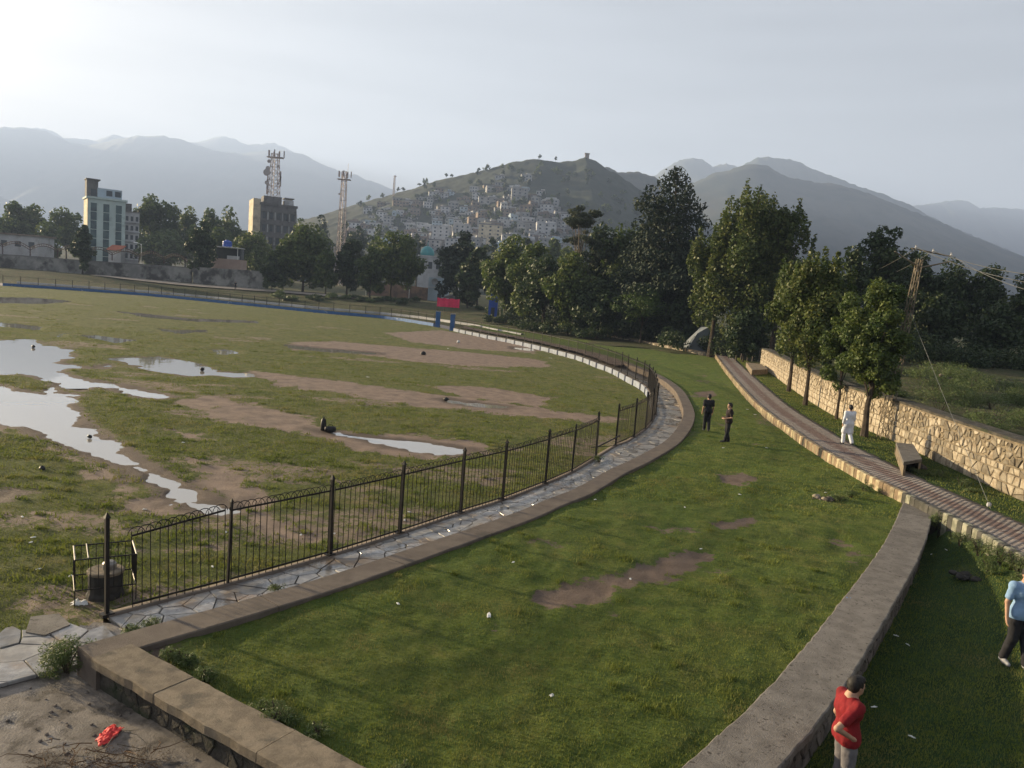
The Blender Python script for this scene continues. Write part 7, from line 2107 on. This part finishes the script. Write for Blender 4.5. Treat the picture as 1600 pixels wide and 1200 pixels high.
for i, (x, y) in enumerate(((1470, 590), (1502, 582), (1530, 590), (1485, 596), (1560, 600))):
    p_ = at(x, y, Z_WASTE + 0.2); lump('rubbish', 'pale rubbish bundle among the fuzzy weeds on the waste ground', 'litter', (p_[0], p_[1], Z_WASTE + 0.25), 0.22, 0.16, 0.13, 'shade_rubble_stone' if i != 1 else 'tarp_pale', 600 + i, 'rubbish on the waste ground')
# dry brush on the platform
p_ = at(150, 1185, Z_PATH)
br = thing('brush_pile', 'pile of dry brown branches on the platform by the corner wall', 'branches', (p_[0], p_[1], Z_PATH - 0.04))
rg_ = random.Random(77)
for k in range(46):
    a = rg_.uniform(0, 6.28); x0 = rg_.uniform(-0.75, 0.75); y0 = rg_.uniform(-0.3, 0.25); L_ = rg_.uniform(0.25, 0.7); z0 = rg_.uniform(0.01, 0.12)
    pts = [(x0, y0, z0)]
    for j in range(3):
        a += rg_.uniform(-0.5, 0.5); pts.append((pts[-1][0] + math.cos(a) * L_ / 3, pts[-1][1] + math.sin(a) * L_ / 3 * 0.7, max(0.01, pts[-1][2] + rg_.uniform(-0.05, 0.07))))
    MB().path(pts, [0.008, 0.006, 0.004, 0.002], 4).build('branch', 'bark_pale' if k % 4 == 0 else 'twig_brown', br)
rng = np.random.default_rng(5)
V, Fq, ti = leaves([(x, y, 0.05, 0.3, 0.2, 0.07) for x, y in ((-0.5, -0.1), (-0.1, 0.0), (0.3, 0.05), (0.6, 0.1), (0.1, -0.2))], 1600, 0.05, rng, elong=0.12)
V[:, 2] = np.maximum(V[:, 2], 0.005)
tag(crown_obj('dry_twigs', V, Fq, ti, 'dead_twig', br), kind='stuff')

# grit and chips strewn over the platform
rg_ = random.Random(91); mb = MB()
for k in range(420):
    x_, y_ = rg_.uniform(-9, 0.5), rg_.uniform(7.2, 11.4)
    if not inside(PLAT, np.array(x_), np.array(y_)): continue
    r_ = rg_.uniform(0.008, 0.03)
    mb.lathe((x_, y_, Z_PATH - 0.055), [(r_, 0), (r_ * rg_.uniform(0.8, 1.1), r_ * 0.5), (r_ * 0.4, r_ * 0.9)], 5)
tag(mb.build('grit', 'shade_rubble_stone'), 'grit and stone chips strewn over the platform', kind='stuff')
# ------------------------------------------------------------------ grass blades
def blades(name, label, pts, hmin, hmax, w, rng, mat='grass_blade', lean=0.5):
    n = len(pts)
    a = rng.uniform(0, 6.283, n); h_ = rng.uniform(hmin, hmax, n); ww = w * rng.uniform(0.6, 1.4, n)
    d = np.column_stack([np.cos(a), np.sin(a), np.zeros(n)])
    la = rng.uniform(0, 6.283, n); ll = rng.uniform(0, lean, n) * h_
    tip = pts + np.column_stack([np.cos(la) * ll, np.sin(la) * ll, h_])
    V = np.stack([pts - d * ww[:, None] / 2, pts + d * ww[:, None] / 2, tip], 1).reshape(-1, 3)
    me = mesh_np(name, V, np.arange(3 * n).reshape(-1, 3), mat)
    at_ = me.attributes.new('tint', 'FLOAT', 'FACE')
    pn = fbm(pts[:, 0] * 1.1, pts[:, 1] * 1.1, 3, 40)
    at_.data.foreach_set('value', np.clip(rng.random(n) * 0.6 + (pn - 0.3) * 0.8, 0, 1).astype(np.float32))
    return tag(link(name, me), label, kind='stuff')

def scatter(poly, n, ymin, ymax, umin, umax, rng, power=1.0):
    """points on a piece of ground, thinning out with distance"""
    y = ymin * (ymax / ymin) ** rng.random(n); x = y * rng.uniform(umin, umax, n)
    k = inside(poly, x, y); return x[k], y[k]
rng = np.random.default_rng(21)
x, y = scatter(LAWN_POLY, 420000, 7.0, 62, -0.58, 0.58, rng)
z, mud, edge = lawn_state(x, y)
k = (edge < -0.33) & (rng.random(len(x)) > mud * 1.6) & (rng.random(len(x)) < 0.35 + 1.2 * fbm(x * 0.9, y * 0.9, 3, 50))
sc = np.clip(y[k] / 16, 0.8, 2.4)
P3 = np.column_stack([x[k], y[k], z[k] - 0.005])
near_ = y[k] < 22
blades('lawn_grass', 'short mown grass of the lawn', P3[near_], 0.018, 0.055, 0.011, rng)
blades('lawn_grass', 'short mown grass of the farther lawn', P3[~near_], 0.02, 0.06, 0.026, rng)
# ranker tufts standing up out of the mown lawn
cx_, cy_ = scatter(LAWN_POLY, 900, 7.5, 45, -0.58, 0.58, rng)
kk = fbm(cx_ * 0.5, cy_ * 0.5, 3, 71) > 0.45; cx_, cy_ = cx_[kk], cy_[kk]
rr_ = rng.uniform(0.04, 0.16, len(cx_))
x = np.repeat(cx_, 60) + rng.normal(size=60 * len(cx_)) * np.repeat(rr_, 60); y = np.repeat(cy_, 60) + rng.normal(size=60 * len(cx_)) * np.repeat(rr_, 60)
z, mud, edge = lawn_state(x, y); k = (edge < -0.33) & (mud < 0.5)
blades('weed_tufts', 'ranker tufts scattered in the mown lawn', np.column_stack([x[k], y[k], z[k] - 0.005]), 0.04, 0.11, 0.016, rng, lean=0.8)
x, y = scatter(RING_POLY, 380000, 10.5, 75, -0.85, 0.20, rng)
z, mud, pd = field_state(x, y)
k = (pd > 0.1) & (rng.random(len(x)) > mud * 1.5) & (rng.random(len(x)) < 0.25 + 1.5 * fbm(x * 0.7, y * 0.7, 3, 60))
P3 = np.column_stack([x[k], y[k], z[k] - 0.005]); near_ = y[k] < 24
blades('field_grass', 'rough grass of the playing field', P3[near_], 0.02, 0.07, 0.013, rng)
blades('field_grass', 'rough grass of the farther playing field', P3[~near_], 0.025, 0.08, 0.032, rng)
cx_, cy_ = scatter(RING_POLY, 1600, 14, 140, -0.9, 0.2, rng)
rr_ = rng.uniform(0.05, 0.22, len(cx_)) * np.clip(cy_ / 40, 1, 2.5)
x = np.repeat(cx_, 40) + rng.normal(size=40 * len(cx_)) * np.repeat(rr_, 40) * 1.6; y = np.repeat(cy_, 40) + rng.normal(size=40 * len(cx_)) * np.repeat(rr_, 40)
z, mud, pd = field_state(x, y); k = (pd > -0.2) & (mud < 0.75) & (poly_dist(RING_POLY, x, y) < -0.5)
blades('field_tufts', 'coarse tufts scattered over the playing field', np.column_stack([x[k], y[k], z[k] - 0.005]), 0.05, 0.13, 0.035, rng, lean=0.8)
x, y = scatter(LOW_POLY, 150000, 6, 25, 0.3, 1.0, rng)
P3 = np.column_stack([x, y, [0] * len(x)]); P3[:, 2] = low_zv(x, y)
blades('shaded_grass', 'dark grass below the curved wall', P3, 0.02, 0.06, 0.014, rng)
j = rng.integers(0, len(VERGE_PTS), 40000)
P3 = VERGE_PTS[j] + np.column_stack([rng.uniform(-0.25, 0.25, 40000), rng.uniform(-0.25, 0.25, 40000), np.zeros(40000)])
P3 = P3[P3[:, 1] > 16]
wd_ = poly_dist(WALK.P[::4], P3[:, 0], P3[:, 1], closed=False); P3 = P3[wd_ > W_WALK + 0.03]
blades('verge_grass', 'grass of the verge along the stone wall', P3, 0.03, 0.09, 0.022, rng)
